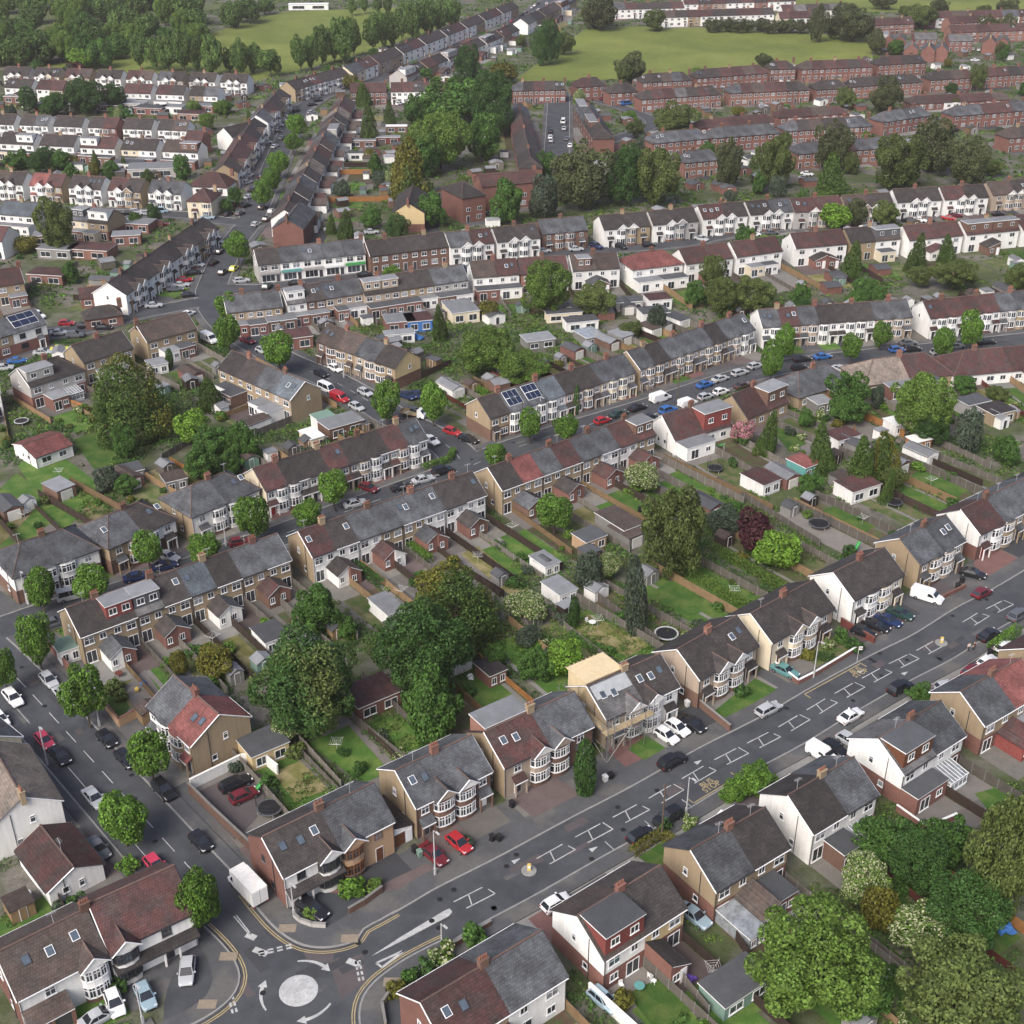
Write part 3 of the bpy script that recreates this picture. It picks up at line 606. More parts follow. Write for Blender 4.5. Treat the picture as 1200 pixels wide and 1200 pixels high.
def make_house(kind, loc, rz, w, d=8.4, ev=5.3, rg=8.1, lod=0, near='F', wall='w', side=None, low=None, roof='d', eL='party', eR='party', bayx=1, style='bay', fm='frame_white', gable_m=None,
               chim=0, sky=0, skyfar=0, solar=0, dorm=None, dormx=1.0, ext=None, extside=1, porch=True, front_ext=None, door='door_dark', label='', group=None, cat='house', ref=None, seed=0, sidewin=True, chimmat='brick', wallmat=None, farside=True, hipf=.85, stuff=False, dfm='frame_white'):
    R = random.Random(seed); H = House(w, d, ev, rg, lod); s = -1; y0 = -d/2
    wm_ = WN[wall]; sm = WN[side] if side else wm_; rm_ = RN[roof]; lm = WN[low] if low else None
    W = MB(); zs = 2.65
    for yy, ss in ((-d/2, -1), (d/2, 1)):
        segs = [(0, zs, lm), (zs, ev, wm_)] if lm else [(0, ev, wm_)]
        for za, zb, m in segs:
            q = [(-w/2,yy,za),(w/2,yy,za),(w/2,yy,zb),(-w/2,yy,zb)]; W.face(q if ss < 0 else q[::-1], m)
    for x, e, sx in ((-w/2, eL, -1), (w/2, eR, 1)):
        if e == 'party' and lod: continue
        top = [(x, d/2, ev), (x, 0, rg), (x, -d/2, ev)] if e != 'hip' else [(x, d/2, ev), (x, -d/2, ev)]
        if e == 'party': xo = x - sx*.03; W.face([(xo, -d/2, 0), (xo, d/2, 0)] + [(xo, p[1], p[2]) for p in top], sm); continue
        segs = ([([(x,-d/2,0),(x,d/2,0),(x,d/2,zs),(x,-d/2,zs)], lm), ([(x,-d/2,zs),(x,d/2,zs)] + top, sm)] if lm else [([(x,-d/2,0),(x,d/2,0)] + top, sm)])
        for q, m in segs: W.face(q if sx > 0 else q[::-1], m)
    W.face([(-w/2,-d/2,ev-.3),(w/2,-d/2,ev-.3),(w/2,d/2,ev-.3),(-w/2,d/2,ev-.3)], 'board')
    H.part('wall', W)
    rf = MB(); roof_into(rf, -w/2, w/2, d, ev, rg, eL, eR, rm_, hipf=hipf, ridge=lod < 3); subs = []
    for e, sx in ((eL, -1), (eR, 1)):
        if e == 'gable' and lod < 2:
            bb = MB(); k = (rg-ev)/(d/2); yo = d/2 + .3; x = sx*(w/2 + .16)
            for sy in (-1, 1): bb.bar((x, sy*yo, ev - .3*k + .03), (x, 0, rg + .03), .085, 'frame_white' if R.random() < .7 else 'frame_dark')
            subs.append(('bargeboard', bb))
    if chim: subs.append(('chimney', chimney_mb((w/2 - .02) * (1 if chim > 0 else -1) if abs(chim) == 1 else 0, rg, chimmat, R.choice((3,4,4,5)), R.uniform(.9, 1.25))))
    H.part('roof', rf, subs)
    if lod == 0:
        k = (rg-ev)/(d/2); z = ev - .3*k + .02; gm_ = 'frame_white' if R.random() < .5 else 'frame_dark'
        for sy in (-1, 1): gt = MB(); gt.obox((0, sy*(d/2+.36), z), (1,0,0), (0,1,0), (0,0,1), w/2, .055, .05, gm_); H.part('gutter', gt)
        dp = MB(); xx = (w/2 - .12) * (1 if bayx < 0 else -1); dp.bar((xx, y0-.07, 0), (xx, y0-.07, ev-.2), .045, 'frame_dark', n=5); H.part('drainpipe', dp)
    gl = lambda: 'glass' if R.random() < .8 else 'glass_pale'
    U, Nn = (1,0,0), (0,-1,0)
    if near == 'F':
        bw = min(2.9, w*.52); bx = bayx*(w/2 - bw/2 - .18)
        if style in ('bay', 'flatbay'):
            pr = .85 if style == 'bay' else .62
            bay(H, bx, -1, bw, pr, wm_, fm, z1=ev - .22, gable=style == 'bay', roofm=rm_, low=lm or ('brickbrown' if R.random() < .4 else None), gable_m=WN[gable_m] if gable_m else ('white' if R.random() < .75 else wm_))
            rest0, rest1 = (-w/2, bx - bw/2) if bayx > 0 else (bx + bw/2, w/2); rx = (rest0+rest1)/2; rw = rest1 - rest0
            window(H, (rx, y0, 4.1), U, Nn, min(1.15, rw*.6), 1.15, 2, 2, fm, gl())
            H.part('door', door_mb(rx, y0, -1, door if lod < 2 else 'door_dark'))
            if porch: H.part('porch', porch_mb(rx, y0, -1, min(rw + .1, 2.0), .95, 2.3, rm_, wm_))
        elif style == 'flat':
            for x in (-w*.24, w*.24): window(H, (x, y0, 4.05), U, Nn, min(1.5, w*.3), 1.2, 2, 2, fm, gl())
            window(H, (bayx*w*.22, y0, 1.55), U, Nn, min(1.8, w*.36), 1.4, 3, 2, fm, gl()); H.part('door', door_mb(-bayx*w*.26, y0, -1, door))
            if porch: H.part('porch', porch_mb(-bayx*w*.26, y0, -1, 1.6, .9, 2.3, rm_, wm_))
        elif style == 'shop':
            for x in (-w*.24, w*.24): window(H, (x, y0, 4.2), U, Nn, w*.32, 1.4, 2, 2, fm, gl())
            sh = MB(); sh.box(-w*.46, w*.46, y0-.45, y0-.02, 2.5, 3.15, door); window(H, (-w*.08, y0, 1.3), U, Nn, w*.6, 1.9, 3, 1, fm, 'glass'); H.part('shop_fascia', sh); H.part('door', door_mb(w*.36, y0, -1, 'door_dark'))
        elif style == 'bungalow':
            window(H, (-bayx*w*.2, y0, 1.5), U, Nn, w*.2, 1.1, 2, 1, fm, gl()); bay(H, bayx*w*.24, -1, w*.3, .7, wm_, fm, storeys=1)
    else:
        window(H, (-bayx*w*.25, y0, 4.0), U, Nn, min(1.7, w*.34), 1.25, 2, 2, fm, gl()); window(H, (bayx*w*.24, y0, 4.1), U, Nn, min(1.05, w*.24), 1.05, 2, 1, fm, gl())
        if style == 'bungalow': H.parts = [p for p in H.parts if p[0] != 'window']; window(H, (-w*.22, y0, 1.4), U, Nn, w*.26, 1.2, 2, 1, fm, gl()); window(H, (w*.22, y0, 1.4), U, Nn, w*.2, 1.1, 2, 1, fm, gl())
        else:
            if ext != 'flatfull': window(H, (-bayx*w*.25 if ext else bayx*w*.22, y0, 1.15), U, Nn, min(1.9, w*.36), 2.1, 2, 1, fm, 'glass', name='patio_door')
            if not ext: window(H, (-bayx*w*.24, y0, 1.5), U, Nn, 1.2, 1.1, 2, 1, fm, gl())
    if ext == 'half': ext_hip(H, *((0.05*w, w/2 - .02) if extside > 0 else (-w/2 + .02, -.05*w)), -1, R.uniform(3.6, 4.6), 2.5, 1.25, WN[R.choice('bbbrw')] if not wallmat else wallmat, RN[R.choice('dmns')], mono=1 if extside > 0 else -1)
    elif ext == 'gable': ext_hip(H, *((-.12*w, w/2 - .1) if extside > 0 else (-w/2 + .1, .12*w)), -1, R.uniform(3.4, 4.8), 2.6, 1.3, wallmat or WN[R.choice('bbbrw')], rm_ if R.random() < .5 else RN[R.choice('dmn')])
    elif ext == 'flat': ext_flat(H, *((-.1*w, w/2 - .12) if extside > 0 else (-w/2 + .12, .1*w)), -1, R.uniform(2.6, 4.4), 2.8, wallmat or WN[R.choice('brwcb')], R.choice(('felt', 'felt_dark', 'felt')))
    elif ext == 'flatfull': ext_flat(H, -w/2 + .08, w/2 - .08, -1, R.uniform(2.6, 4.0), 2.8, wallmat or WN[R.choice('brwcb')], R.choice(('felt', 'felt_dark')))
    elif ext == 'cons': conservatory(H, *((-.1*w, w/2 - .25) if extside > 0 else (-w/2 + .25, .1*w)), -1, 3.0)
    if front_ext: front_ext(H)
    for e, sx in ((eL, -1), (eR, 1)):
        if e == 'party' or lod > 1 or not sidewin: continue
        window(H, (sx*w/2, .6, 4.3 if ev > 4 else 1.5), (0, sx, 0), (sx, 0, 0), .7, 1.05, 1, 2, fm, gl())
        if lod == 0:
            window(H, (sx*w/2, -1.4, 1.6), (0, sx, 0), (sx, 0, 0), .8, .9, 1, 1, fm, gl()); dp = MB(); dp.bar((sx*(w/2+.07), -d*.22, 0), (sx*(w/2+.07), -d*.22, ev + .9), .05, 'frame_dark', n=5); H.part('drainpipe', dp)
    if ev > 4:
        for i in range(sky): H.part('skylight', on_slope(H, w*(-.28 + .28*i) * bayx*1.0 + R.uniform(-.15,.15), d*.2 + (i % 2)*.25, -1, .75, 1.0, 'skylight', 'frame_white' if R.random() < .5 else 'frame_dark'))
        if solar:
            for i in range(solar):
                for j in range(2): H.part('solar_panel', on_slope(H, -w*.36 + (i+.5)*w*.72/solar, d*.13 + j*d*.18, -1, w*.72/solar - .06, d*.2, 'solar', 'frame_white'))
    if dorm: dormer(H, -w/2*dormx + .15, w/2*dormx - .15, -1, *(dorm if isinstance(dorm, tuple) else (dorm,)), fm=dfm)
    if lod == 0 and R.random() < .55:
        a = MB(); ax = R.uniform(-.3,.3)*w; a.bar((ax,0,rg-.1),(ax,0,rg+1.9),.025,'pole_grey'); a.bar((ax-.6,.05,rg+1.8),(ax+.6,-.05,rg+1.8),.02,'pole_grey')
        for q in range(5): a.bar((ax-.5+q*.22,-.28,rg+1.8),(ax-.5+q*.22,.28,rg+1.8),.014,'pole_grey')
        H.part('aerial', a)
    REFS.append((loc[0], loc[1], ref or label))
    if stuff or lod >= 2:
        mb = MB()
        for n_, m_, subs, _ in H.parts:
            mb.add(m_)
            for _n, x in subs: mb.add(x)
        if stuff:
            STUFF_HOUSES.add(mb, Matrix.Translation(loc) @ Matrix.Rotation(rz, 4, 'Z')); return None
        return tag(mb.build(kind, loc=loc, rz=rz), label, cat, group)
    root = empty(kind, loc, rz); tag(root, label, cat, group)
    for n_, m_, subs, lb in H.parts:
        o = m_.build(n_, root)
        if lb: o['label'] = lb
        for sn, sm_ in subs: sm_.build(sn, o)
    return root

def canopy(H):
    "dark tiled lean-to across the front between the storeys"
    y0 = -H.d/2; w = H.w; mb = MB(); q = [(-w/2, y0-1.25, 2.5), (w/2, y0-1.25, 2.5), (w/2, y0, 3.1), (-w/2, y0, 3.1)]; mb.face(q, 'roof_dark'); mb.face([(p[0], p[1], p[2]-.15) for p in q][::-1], 'frame_white')
    mb.face([q[0], q[1], (w/2, y0-1.25, 2.35), (-w/2, y0-1.25, 2.35)][::-1], 'frame_dark'); H.part('front_canopy', mb)
def side_garage(H):
    x0, x1, y0, y1 = H.w/2 + .05, H.w/2 + 3.0, -H.d/2 + .6, H.d/2 - 1.5; mb = MB(); mb.box(x0, x1, y0, y1, 0, 2.5, 'white', skip='tb'); rm = MB(); rm.face([(x0, y0-.2, 3.4), (x1+.2, y0-.2, 2.5), (x1+.2, y1, 2.5), (x0, y1, 3.4)], 'roof_dark'); rm.face([(x0, y0-.2, 3.3), (x1+.2, y0-.2, 2.4), (x1+.2, y1, 2.4), (x0, y1, 3.3)][::-1], 'frame_dark')
    mb.face([(x0, y0, 2.5), (x1, y0, 2.5), (x0, y0, 3.3)], 'white'); H.part('garage', mb, [('roof', rm), ('garage_door', door_mb(x0 + 1.0, y0, -1, 'door_brown', 1.6, 2.0)), ('door', door_mb(x1 - .5, y0, -1, 'frame_white', .7, 1.9))])
def membrane(H): H.part('roof_membrane', on_slope(H, 0, H.d*.14, -1, H.w*.92, 2.0, 'membrane', 'membrane'))
def tiled_canopy(H):
    y0, w = -H.d/2, H.w*.5; mb = MB(); q = [(-H.w/2, y0-2.2, 2.4), (-H.w/2+w, y0-2.2, 2.4), (-H.w/2+w, y0, 3.3), (-H.w/2, y0, 3.3)]; mb.face(q, 'roof_brown'); mb.face([(p[0], p[1], p[2]-.15) for p in q][::-1], 'frame_white')
    for x in (-H.w/2+.2, -H.w/2+w*.5, -H.w/2+w-.2): mb.box(x-.2, x+.2, y0-2.1, y0-1.8, 0, 2.35, 'brick')
    for k in (0, 1): mb.box(-H.w/2+.5+k*w*.48, -H.w/2+w*.48+k*w*.48, y0-1.85, y0-1.8, 0, 2.2, 'door_dark')
    H.part('front_canopy', mb)
def back_dormer(H): dormer(H, -H.w/2 + .2, H.w/2 - .25, 1, 'brickpink', .85, 'felt', 2, top=.35)
# rows of houses ------------------------------------------------------------------
def vlen(v): return math.hypot(v.x, v.y)
PLOTS = []
NH = [0]
def row(desc, L, Rr, n, near, roofs, walls, kind='terraced_house', d=8.4, ev=5.3, rg=8.1, style=None, ends=('gable','gable'), pairgap=0.0, over=None, garden=0, front=4.5, cat='terraced house', group=None, lod=None, ext='auto', stuff=False, low=None, side=None, fence=True, **kw):
    A, B = at(*L, rg), at(*Rr, rg); u = (B - A); ln = vlen(u); u = u / ln; u.z = 0; nn = Vector((-u.y, u.x, 0)); rz = math.atan2(u.y, u.x)
    ngap = (n // 2 - 1) if pairgap else 0; w = (ln - ngap*pairgap) / n; pos = 0
    for i in range(n):
        c = A + u * (pos + w/2); c.z = 0; pos += w
        eL = eR = 'party'
        if i == 0: eL = ends[0]
        if i == n-1: eR = ends[1]
        if pairgap:
            if i % 2 == 0: eL = ends[0]
            else:
                eR = ends[1]; pos += pairgap
        R = random.Random(NH[0]*31 + 5); NH[0] += 1
        dist = c.y; lo = lod if lod is not None else (0 if dist < 236 else 1 if dist < 350 else 2)
        p = dict(wall=walls[i % len(walls)], roof=roofs[i % len(roofs)], bayx=1 if i % 2 == 0 else -1, style=style or 'flatbay', low=low, side=side)
        if near == 'R': p['ext'] = R.choice(('half', 'half', 'gable', 'flat', None)) if ext == 'auto' else ext; p['extside'] = 1 if i % 2 == 0 else -1
        if ext == 'half': p['extside'] = 1 if i % 2 == 0 else -1
        p['chim'] = 1 if i % 2 == 0 else 0
        if lo < 2 and R.random() < .11: p['sky'] = R.choice((1, 2))
        p['chimmat'] = R.choice(('brick', 'brickbrown', 'brickbrown', 'brickpink', 'tan'))
        if lo > 1 and not stuff:
            if R.random() < .16 and kind != 'brick_terraced_house' and kind != 'shop_house' and p['wall'] not in 'brk': p['wall'] = R.choice('wctegw')
            if R.random() < .22: p['roof'] = R.choice('dsnmdn')
            if near == 'R' and R.random() < .14 and kind != 'bungalow': p['dorm'] = R.choice((('greywall', .85), ('brickbrown', .85), ('plastic_white', .85), ('tilegrey', .85)))
            if R.random() < .15: p['sky'] = R.choice((1, 2, 3))
        p.update(kw); p.update((over or {}).get(i, {}))
        rn, wn = RL[p['roof']], WL[p['wall']]; kd = kind.replace('_', ' ').replace('semi detached', 'semi')
        extra = ' with red dormer' if p.get('dorm') in ('tilehung', ('tilehung',)) else ' with solar panels' if p.get('solar') else ''
        ref = desc if n == 1 else f"{('left', 'right')[i]} half of {desc}" if n == 2 else f'{ORD[i]} from left in {desc}'
        wn = wn.replace(' brick', '') if 'brick' in kd else wn
        lab = f'{wn} {kd}{extra or f" with {rn} roof"}, {ref}'
        if len(lab.split()) > 16: lab = f'{wn} {kd}{extra}, {ref}'
        if len(lab.split()) > 16: lab = f'{wn} house, {ref}'
        make_house(kind, c, rz, w, d, ev, rg, lo, near, eL=eL, eR=eR, label=lab, group=group or desc, cat=cat, ref=ref, seed=NH[0], stuff=stuff, **p)
        PLOTS.append(dict(c=c, u=u, n=nn, w=w + (pairgap/2 if pairgap else 0), d=d, near=near, garden=garden, front=front, i=i, last=i == n-1, desc=desc, ref=ref, lod=lo, fence=fence, ext=p.get('ext'), x=c.x))
# ------------------------------------------------------------------ the houses of the photograph, street by street
semi = dict(kind='semi_detached_house', cat='semi-detached house', d=8.8, style='bay')
# main road, far pavement (fronts towards the camera)
row('pair facing the roundabout', (308,981), (437,918), 2, 'F', 'ds', 'wo', garden=24, over={0: dict(sky=3, fm='frame_dark', side='b', bayx=1, chim=1, gable_m='w', door='black', front_ext=canopy), 1: dict(fm='frame_wood', bayx=-1, gable_m='o', door='door_brown', front_ext=side_garage, porch=False)}, **semi)
row('pair behind two red cars', (464,903), (552,862), 2, 'F', 'ss', 'rr', garden=24, over={0: dict(side='t', gable_m='e', chim=1), 1: dict(side='t', gable_m='w', door='frame_white')}, **semi)
row('pair beside the tall cypress', (568,858), (672,811), 2, 'F', 'ms', 'er', garden=24, over={0: dict(sky=2, side='t', gable_m='w', chim=1, roof='m', front_ext=back_dormer), 1: dict(side='r', gable_m='e')}, **semi)
row('pair with the scaffolding', (688,804), (773,767), 2, 'F', 'gd', 'ew', garden=24, over={0: dict(sky=2, side='t', gable_m='w', chim=1, front_ext=membrane), 1: dict(sky=3, gable_m='w')}, **semi)
row('pair above the front lawn', (794,761), (863,722), 2, 'F', 'dd', 'ee', garden=24, low='r', over={0: dict(side='e', chim=1), 1: dict(sky=2)}, **semi)
row('pair with the red boundary wall', (880,719), (953,680), 2, 'F', 'dd', 'ce', garden=24, over={0: dict(side='c', chim=1, door='door_brown'), 1: dict(low='r')}, **semi)
row('pair behind the dark parked cars', (977,671), (1036,642), 2, 'F', 'dd', 'wc', garden=24, over={0: dict(side='w', chim=1), 1: {}}, kind='semi_detached_house', cat='semi-detached house', d=8.8, style='flatbay')
row('pair behind the white van', (1055,631), (1108,604), 2, 'F', 'ss', 'tt', garden=24, over={0: dict(side='t', chim=1), 1: dict(wall='e')}, kind='semi_detached_house', cat='semi-detached house', d=8.8, style='flatbay')
row('houses by the red paved drive', (1126,597), (1235,545), 4, 'F', 'mssd', 'wttw', garden=24, over={0: dict(side='w', low='b', door='door_red')}, kind='semi_detached_house', cat='semi-detached house', d=8.8, style='flatbay')
# main road, near pavement (rears towards the camera)
row('pair nearest the roundabout kerb', (494,1175), (634,1091), 2, 'R', 'ms', 'tw', garden=20, side='b', ext=None, over={0: dict(sky=2, chim=1, ext='half'), 1: dict(side='w', ext=None)}, **semi)
row('pair with the grey loft dormer', (678,1073), (773,1015), 2, 'R', 'nd', 'wy', garden=20, low='b', over={0: dict(dorm=('tilehung', .97, 'felt_dark'), dormx=.98, side='w', chim=1, chimmat='brick', ext=None), 1: dict(ext='half', side='y', wallmat='brick')}, **semi)
row('pair beside the clipped hedge lawn', (810,996), (896,947), 2, 'R', 'sd', 'tt', garden=22, low='b', over={0: dict(side='t', chim=1, ext='half', wallmat='brick'), 1: dict(ext='flat', wallmat='brick')}, **semi)
row('pair with glazed lean-to', (924,932), (1000,888), 2, 'R', 'ds', 'ww', garden=26, over={0: dict(side='w', chim=1, ext='flat', wallmat='brickbrown', extside=1), 1: dict(ext='cons', extside=-1)}, **semi)
row('pair with the red ground floor', (1030,866), (1102,822), 2, 'R', 'gs', 'ww', garden=26, low='b', over={0: dict(side='w', dorm=('door_brown', .9, 'felt_dark'), dormx=.96, chim=1, ext='flatfull', wallmat='brick'), 1: dict(ext='cons')}, **semi)
row('pair under the pink red roof', (1126,811), (1196,772), 2, 'R', 'sk', 'tt', garden=26, low='b', over={0: dict(side='t', chim=1, ext='half', wallmat='tilehung'), 1: dict(ext='flat', wallmat='brick')}, **semi)
row('pair at the frame edge of the main road', (1206,760), (1262,728), 2, 'R', 'md', 'tw', garden=26, low='b', over={0: dict(chim=1)}, **semi)
# corner of the west road
row('rounded white bay house south of the side road', (-4,1117), (100,1066), 1, 'F', 'n', 'w', garden=10, over={0: dict(sky=3, side='b', bayx=1, gable_m='w', chim=1, porch=False, front_ext=tiled_canopy)}, kind='semi_detached_house', cat='semi-detached house', d=9.2, style='bay')
row('black windowed house at the roundabout drive', (105,1059), (203,1015), 1, 'F', 'm', 'w', garden=10, rg=8.5, over={0: dict(fm='frame_dark', bayx=-1, gable_m='w', chim=0, front_ext=canopy)}, kind='semi_detached_house', cat='semi-detached house', d=9.2, style='bay')
row('maroon roofed annexe by the side road', (48,968), (86,1016), 1, 'R', 'm', 'w', kind='bungalow', cat='bungalow', d=6.8, ev=2.6, rg=4.3, style='bungalow', ext=None, over={0: dict(chim=0, sky=0)})
row('gable fronted house by the side road', (-12,868), (26,934), 1, 'R', 'n', 'w', kind='detached_house', cat='house', d=8.6, ext=None, over={0: dict(roof='p')})
row('pale roofed house at the side road edge', (-45,838), (-16,862), 1, 'R', 's', 'c', kind='detached_house', cat='house', d=8.6, ext=None)
row('pair with half red roof at the street corner', (204,792), (256,837), 2, 'F', 'sk', 'wt', garden=0, over={0: dict(chim=1, low='t'), 1: dict(side='t', sky=2, low='t')}, kind='semi_detached_house', cat='semi-detached house', d=9.0, style='flatbay')
# the terraces whose rears face the long gardens
row('terrace nearest the side road', (78,713), (324,626), 8, 'R', 'ddgdbdss', 'tttttttt', garden=20, low=None, ext='half', over={1: dict(dorm='tilehung'), 2: dict(dorm='tilegrey'), 3: dict(sky=1), 4: dict(sky=1)})
row('terrace behind the large dark trees', (350,623), (553,553), 8, 'R', 'mdssssdd', 'wwwttwww', garden=22, ext='half', over={0: dict(side='t'), 1: dict(sky=1), 5: dict(wall='w'), 7: dict(sky=1)})
row('terrace with one red roof', (572,548), (752,485), 8, 'R', 'dksmssmm', 'tttttwwr', garden=24, ext='half', over={0: dict(side='t'), 7: dict(dorm='brickbrown', wall='t')})
row('red dormered chalet', (776,487), (842,468), 2, 'R', 'mm', 'ww', kind='chalet_bungalow', cat='bungalow', d=9, ev=3.0, rg=6.8, style='bungalow', ext='flatfull', wallmat='white', garden=22, over={1: dict(dorm=('tilehung', .95, 'felt'), ext=None), 0: dict(ext='flatfull')})
row('chalet with grey dormer', (858,463), (906,444), 2, 'R', 'mm', 'tt', kind='chalet_bungalow', cat='bungalow', d=9, ev=3.0, rg=6.6, style='bungalow', ext=None, garden=22, over={1: dict(dorm=('brickbrown', .9, 'felt'))})
row('hipped slate bungalow', (920,441), (983,422), 2, 'R', 'ss', 'tt', kind='bungalow', cat='bungalow', d=9.5, ev=2.8, rg=6, style='bungalow', ends=('hip','hip'), ext=None, garden=22, over={1: dict(ext='flat')})
row('hipped bungalow pair with two roof tones', (1002,424), (1104,411), 2, 'R', 'pm', 'tt', kind='bungalow', cat='bungalow', d=10.5, ev=2.8, rg=6.2, style='bungalow', ends=('hip','hip'), ext='flat', garden=20)
row('white bungalow row by the upper junction', (1108,413), (1240,402), 4, 'R', 'mmmm', 'wwww', kind='bungalow', cat='bungalow', d=10.5, ev=2.8, rg=6.2, style='bungalow', ends=('hip','gable'), ext=None, garden=20, over={2: dict(ext='gable', wallmat='white')})
# terraces whose fronts face the camera
row('white terrace on the bend', (297,549), (486,490), 8, 'F', 'mddmddms', 'wwwwewww', garden=14, front=3.8, style='flatbay', over={0: dict(side='c', door='door_red'), 3: dict(wall='e', low='r'), 6: dict(wall='e', low='r')})
row('terrace with the solar panels', (560,467), (730,415), 8, 'F', 'dssbddss', 'twwwpecc', garden=18, front=5, low=None, over={0: dict(side='t', low='r', style='flat'), 1: dict(solar=3), 2: dict(solar=3, door='door_red'), 3: dict(wall='w'), 5: dict(low='r', wall='e')})
row('long tan terrace', (735,412), (870,367), 8, 'F', 'sdsssdss', 'etetetee', garden=18, front=5, side='t', over={1: dict(low='r'), 3: dict(low='r'), 7: dict(wall='w', sky=1)})
row('white and tan upper terrace', (888,363), (1062,351), 8, 'F', 'smsdddss', 'wtewwwee', garden=16, front=5, side='w')
row('maroon roofed upper terrace', (1082,353), (1262,334), 9, 'F', 'mmmmssmss', 'wwwwgtwww', garden=16, front=5, side='w')
# hipped semis at the left
hs = dict(kind='semi_detached_house', cat='semi-detached house', d=10.0, style='flatbay', ends=('hip','hip'), hipf=.75, low='r')
row('white hipped pair by the street trees', (-2,645), (98,612), 2, 'F', 'ss', 'ww', garden=24, front=6, **hs)
row('slate and dark hipped pair', (104,614), (183,580), 2, 'F', 'sd', 'tw', garden=24, front=6, over={1: dict(sky=2)}, **hs)
row('white hipped pair with the blue grey roof', (203,578), (283,546), 2, 'F', 'ss', 'wt', garden=20, front=6, side='t', over={0: {}, 1: dict(wall='w')}, **{**hs, 'low': None})
row('pink roofed garden house', (27,522), (70,507), 1, 'R', 'k', 'w', kind='garden_house', cat='garden house', d=8.6, ev=2.5, rg=3.7, style='bungalow', ext=None, over={0: dict(chim=0)})
row('house with solar panels and black windows', (-40,384), (40,361), 2, 'F', 'ss', 'tw', garden=14, kind='semi_detached_house', cat='semi-detached house', d=8.8, style='flat', over={1: dict(solar=3, fm='frame_dark')}, low='b')
row('dark roofed pair behind the giant conifer', (84,405), (142,388), 2, 'R', 'dd', 'tt', garden=18, kind='semi_detached_house', cat='semi-detached house', ext='flat', d=8.6, over={0: dict(chim=1)})
row('pair beside the white van at the junction', (160,381), (218,366), 2, 'R', 'nn', 'tt', garden=18, kind='semi_detached_house', cat='semi-detached house', d=8.6, ext='flat', over={0: dict(chim=-1)})
row('grey dormered pair with brick ground floor', (20,432), (84,413), 2, 'R', 'dd', 'gg', garden=20, low='b', kind='semi_detached_house', cat='semi-detached house', d=9.0, ends=('gable','hip'), ext='flat', over={0: dict(dorm=('greywall', .8, 'felt')), 1: dict(ext='cons')})
row('row of rears at the left frame edge', (-60,445), (-5,437), 2, 'R', 'dd', 'tw', garden=16, kind='semi_detached_house', cat='semi-detached house', d=8.8)
row('short terrace above the flatbed street', (272,411), (357,447), 4, 'R', 'ddsb', 'ttte', ext='flat', garden=8, d=8.2, over={0: dict(ext='flat', wallmat='white'), 3: dict(sky=2, side='t')})
row('short terrace opposite the red van', (385,380), (477,411), 4, 'F', 'nnsd', 'rtec', d=8.2, front=4, garden=10, side='t', over={0: dict(low='r'), 3: dict(side='y', wall='t', low='r')})
# white gabled row up the far street, and its neighbours
row('white gabled row on the far street', (126,332), (238,255), 8, 'F', 'dddddddd', 'wwwwwwww', kind='semi_detached_house', cat='semi-detached house', d=9, style='bay', garden=10, front=6, side='w')
row('brick garage house below the white gabled row', (96,362), (140,356), 1, 'R', 'd', 'b', kind='bungalow', cat='bungalow', d=5.6, ev=2.8, rg=4.6, style='bungalow', ends=('hip','hip'), ext=None)
row('white annexe behind the white gabled row', (92,338), (122,335), 1, 'R', 'm', 'b', kind='bungalow', cat='bungalow', d=5, ev=2.8, rg=4.6, style='bungalow', ext=None)
row('brown house by the left fences', (-12,318), (22,313), 1, 'R', 'm', 't', kind='detached_house', cat='house', garden=14, ext='flat')
# shop parade and brick row
row('shop parade', (298,293), (423,280), 5, 'F', 'dssss', 'gwwww', kind='shop_house', cat='shop', d=8.6, style='shop', front=0, over={0: dict(door='greywall'), 1: dict(door='teal'), 2: dict(door='greywall'), 3: dict(door='plastic_white'), 4: dict(door='shop_green')})
row('brown brick row beside the shops', (428,283), (519,272), 4, 'F', 'dddd', 'rrrr', d=8.4, style='flat', porch=False, front=4, garden=8)
row('backs of the shop street, west end', (262,347), (326,340), 3, 'R', 'sss', 'tet', ext='flatfull', garden=6, d=8.2)
row('backs of the shop street with loft dormers', (330,338), (418,325), 4, 'R', 'gdss', 'wree', ext='flatfull', garden=8, d=8.2, over={0: dict(dorm='plastic_white'), 2: dict(ext='flat', wallmat='brick')})
row('backs of the shop street, brown terrace', (421,327), (541,310), 6, 'R', 'ddddss', 'eettgg', ext='flatfull', garden=12, d=8.2, over={0: dict(dorm='beige'), 1: dict(dorm='beige')})
row('white backs with maroon roof', (551,307), (604,303), 2, 'R', 'nm', 'ww', garden=16, ext='flatfull', d=8.6, **{k: semi[k] for k in ('kind', 'cat')})
sb = dict(kind='semi_detached_house', cat='semi-detached house', d=8.6, pairgap=1.2)
row('pale backs beside the tall ash', (607,303), (722,296), 4, 'R', 'mmnn', 'kwww', garden=20, over={2: dict(dorm='brickbrown', dormx=.6)}, **sb)
row('red roofed backs', (734,298), (792,291), 2, 'R', 'kk', 'ww', garden=20, ends=('hip','hip'), kind='semi_detached_house', cat='semi-detached house', d=9.2, ext='flatfull', wallmat='white')
row('white backs by the garden pool', (796,292), (908,277), 4, 'R', 'mmmm', 'wwww', garden=20, **sb)
row('upper backs facing the allotments', (926,274), (1048,263), 4, 'R', 'mmdd', 'wwtw', garden=20, **sb)
row('white upper backs by the conifers', (1058,265), (1250,247), 6, 'R', 'mmmmmm', 'wwwwww', garden=20, **sb)
sf = dict(kind='semi_detached_house', cat='semi-detached house', d=8.8, style='bay', pairgap=1.0, front=6)
row('white gabled pairs by the flats', (522,273), (627,262), 4, 'F', 'dmdd', 'wwww', garden=12, **sf)
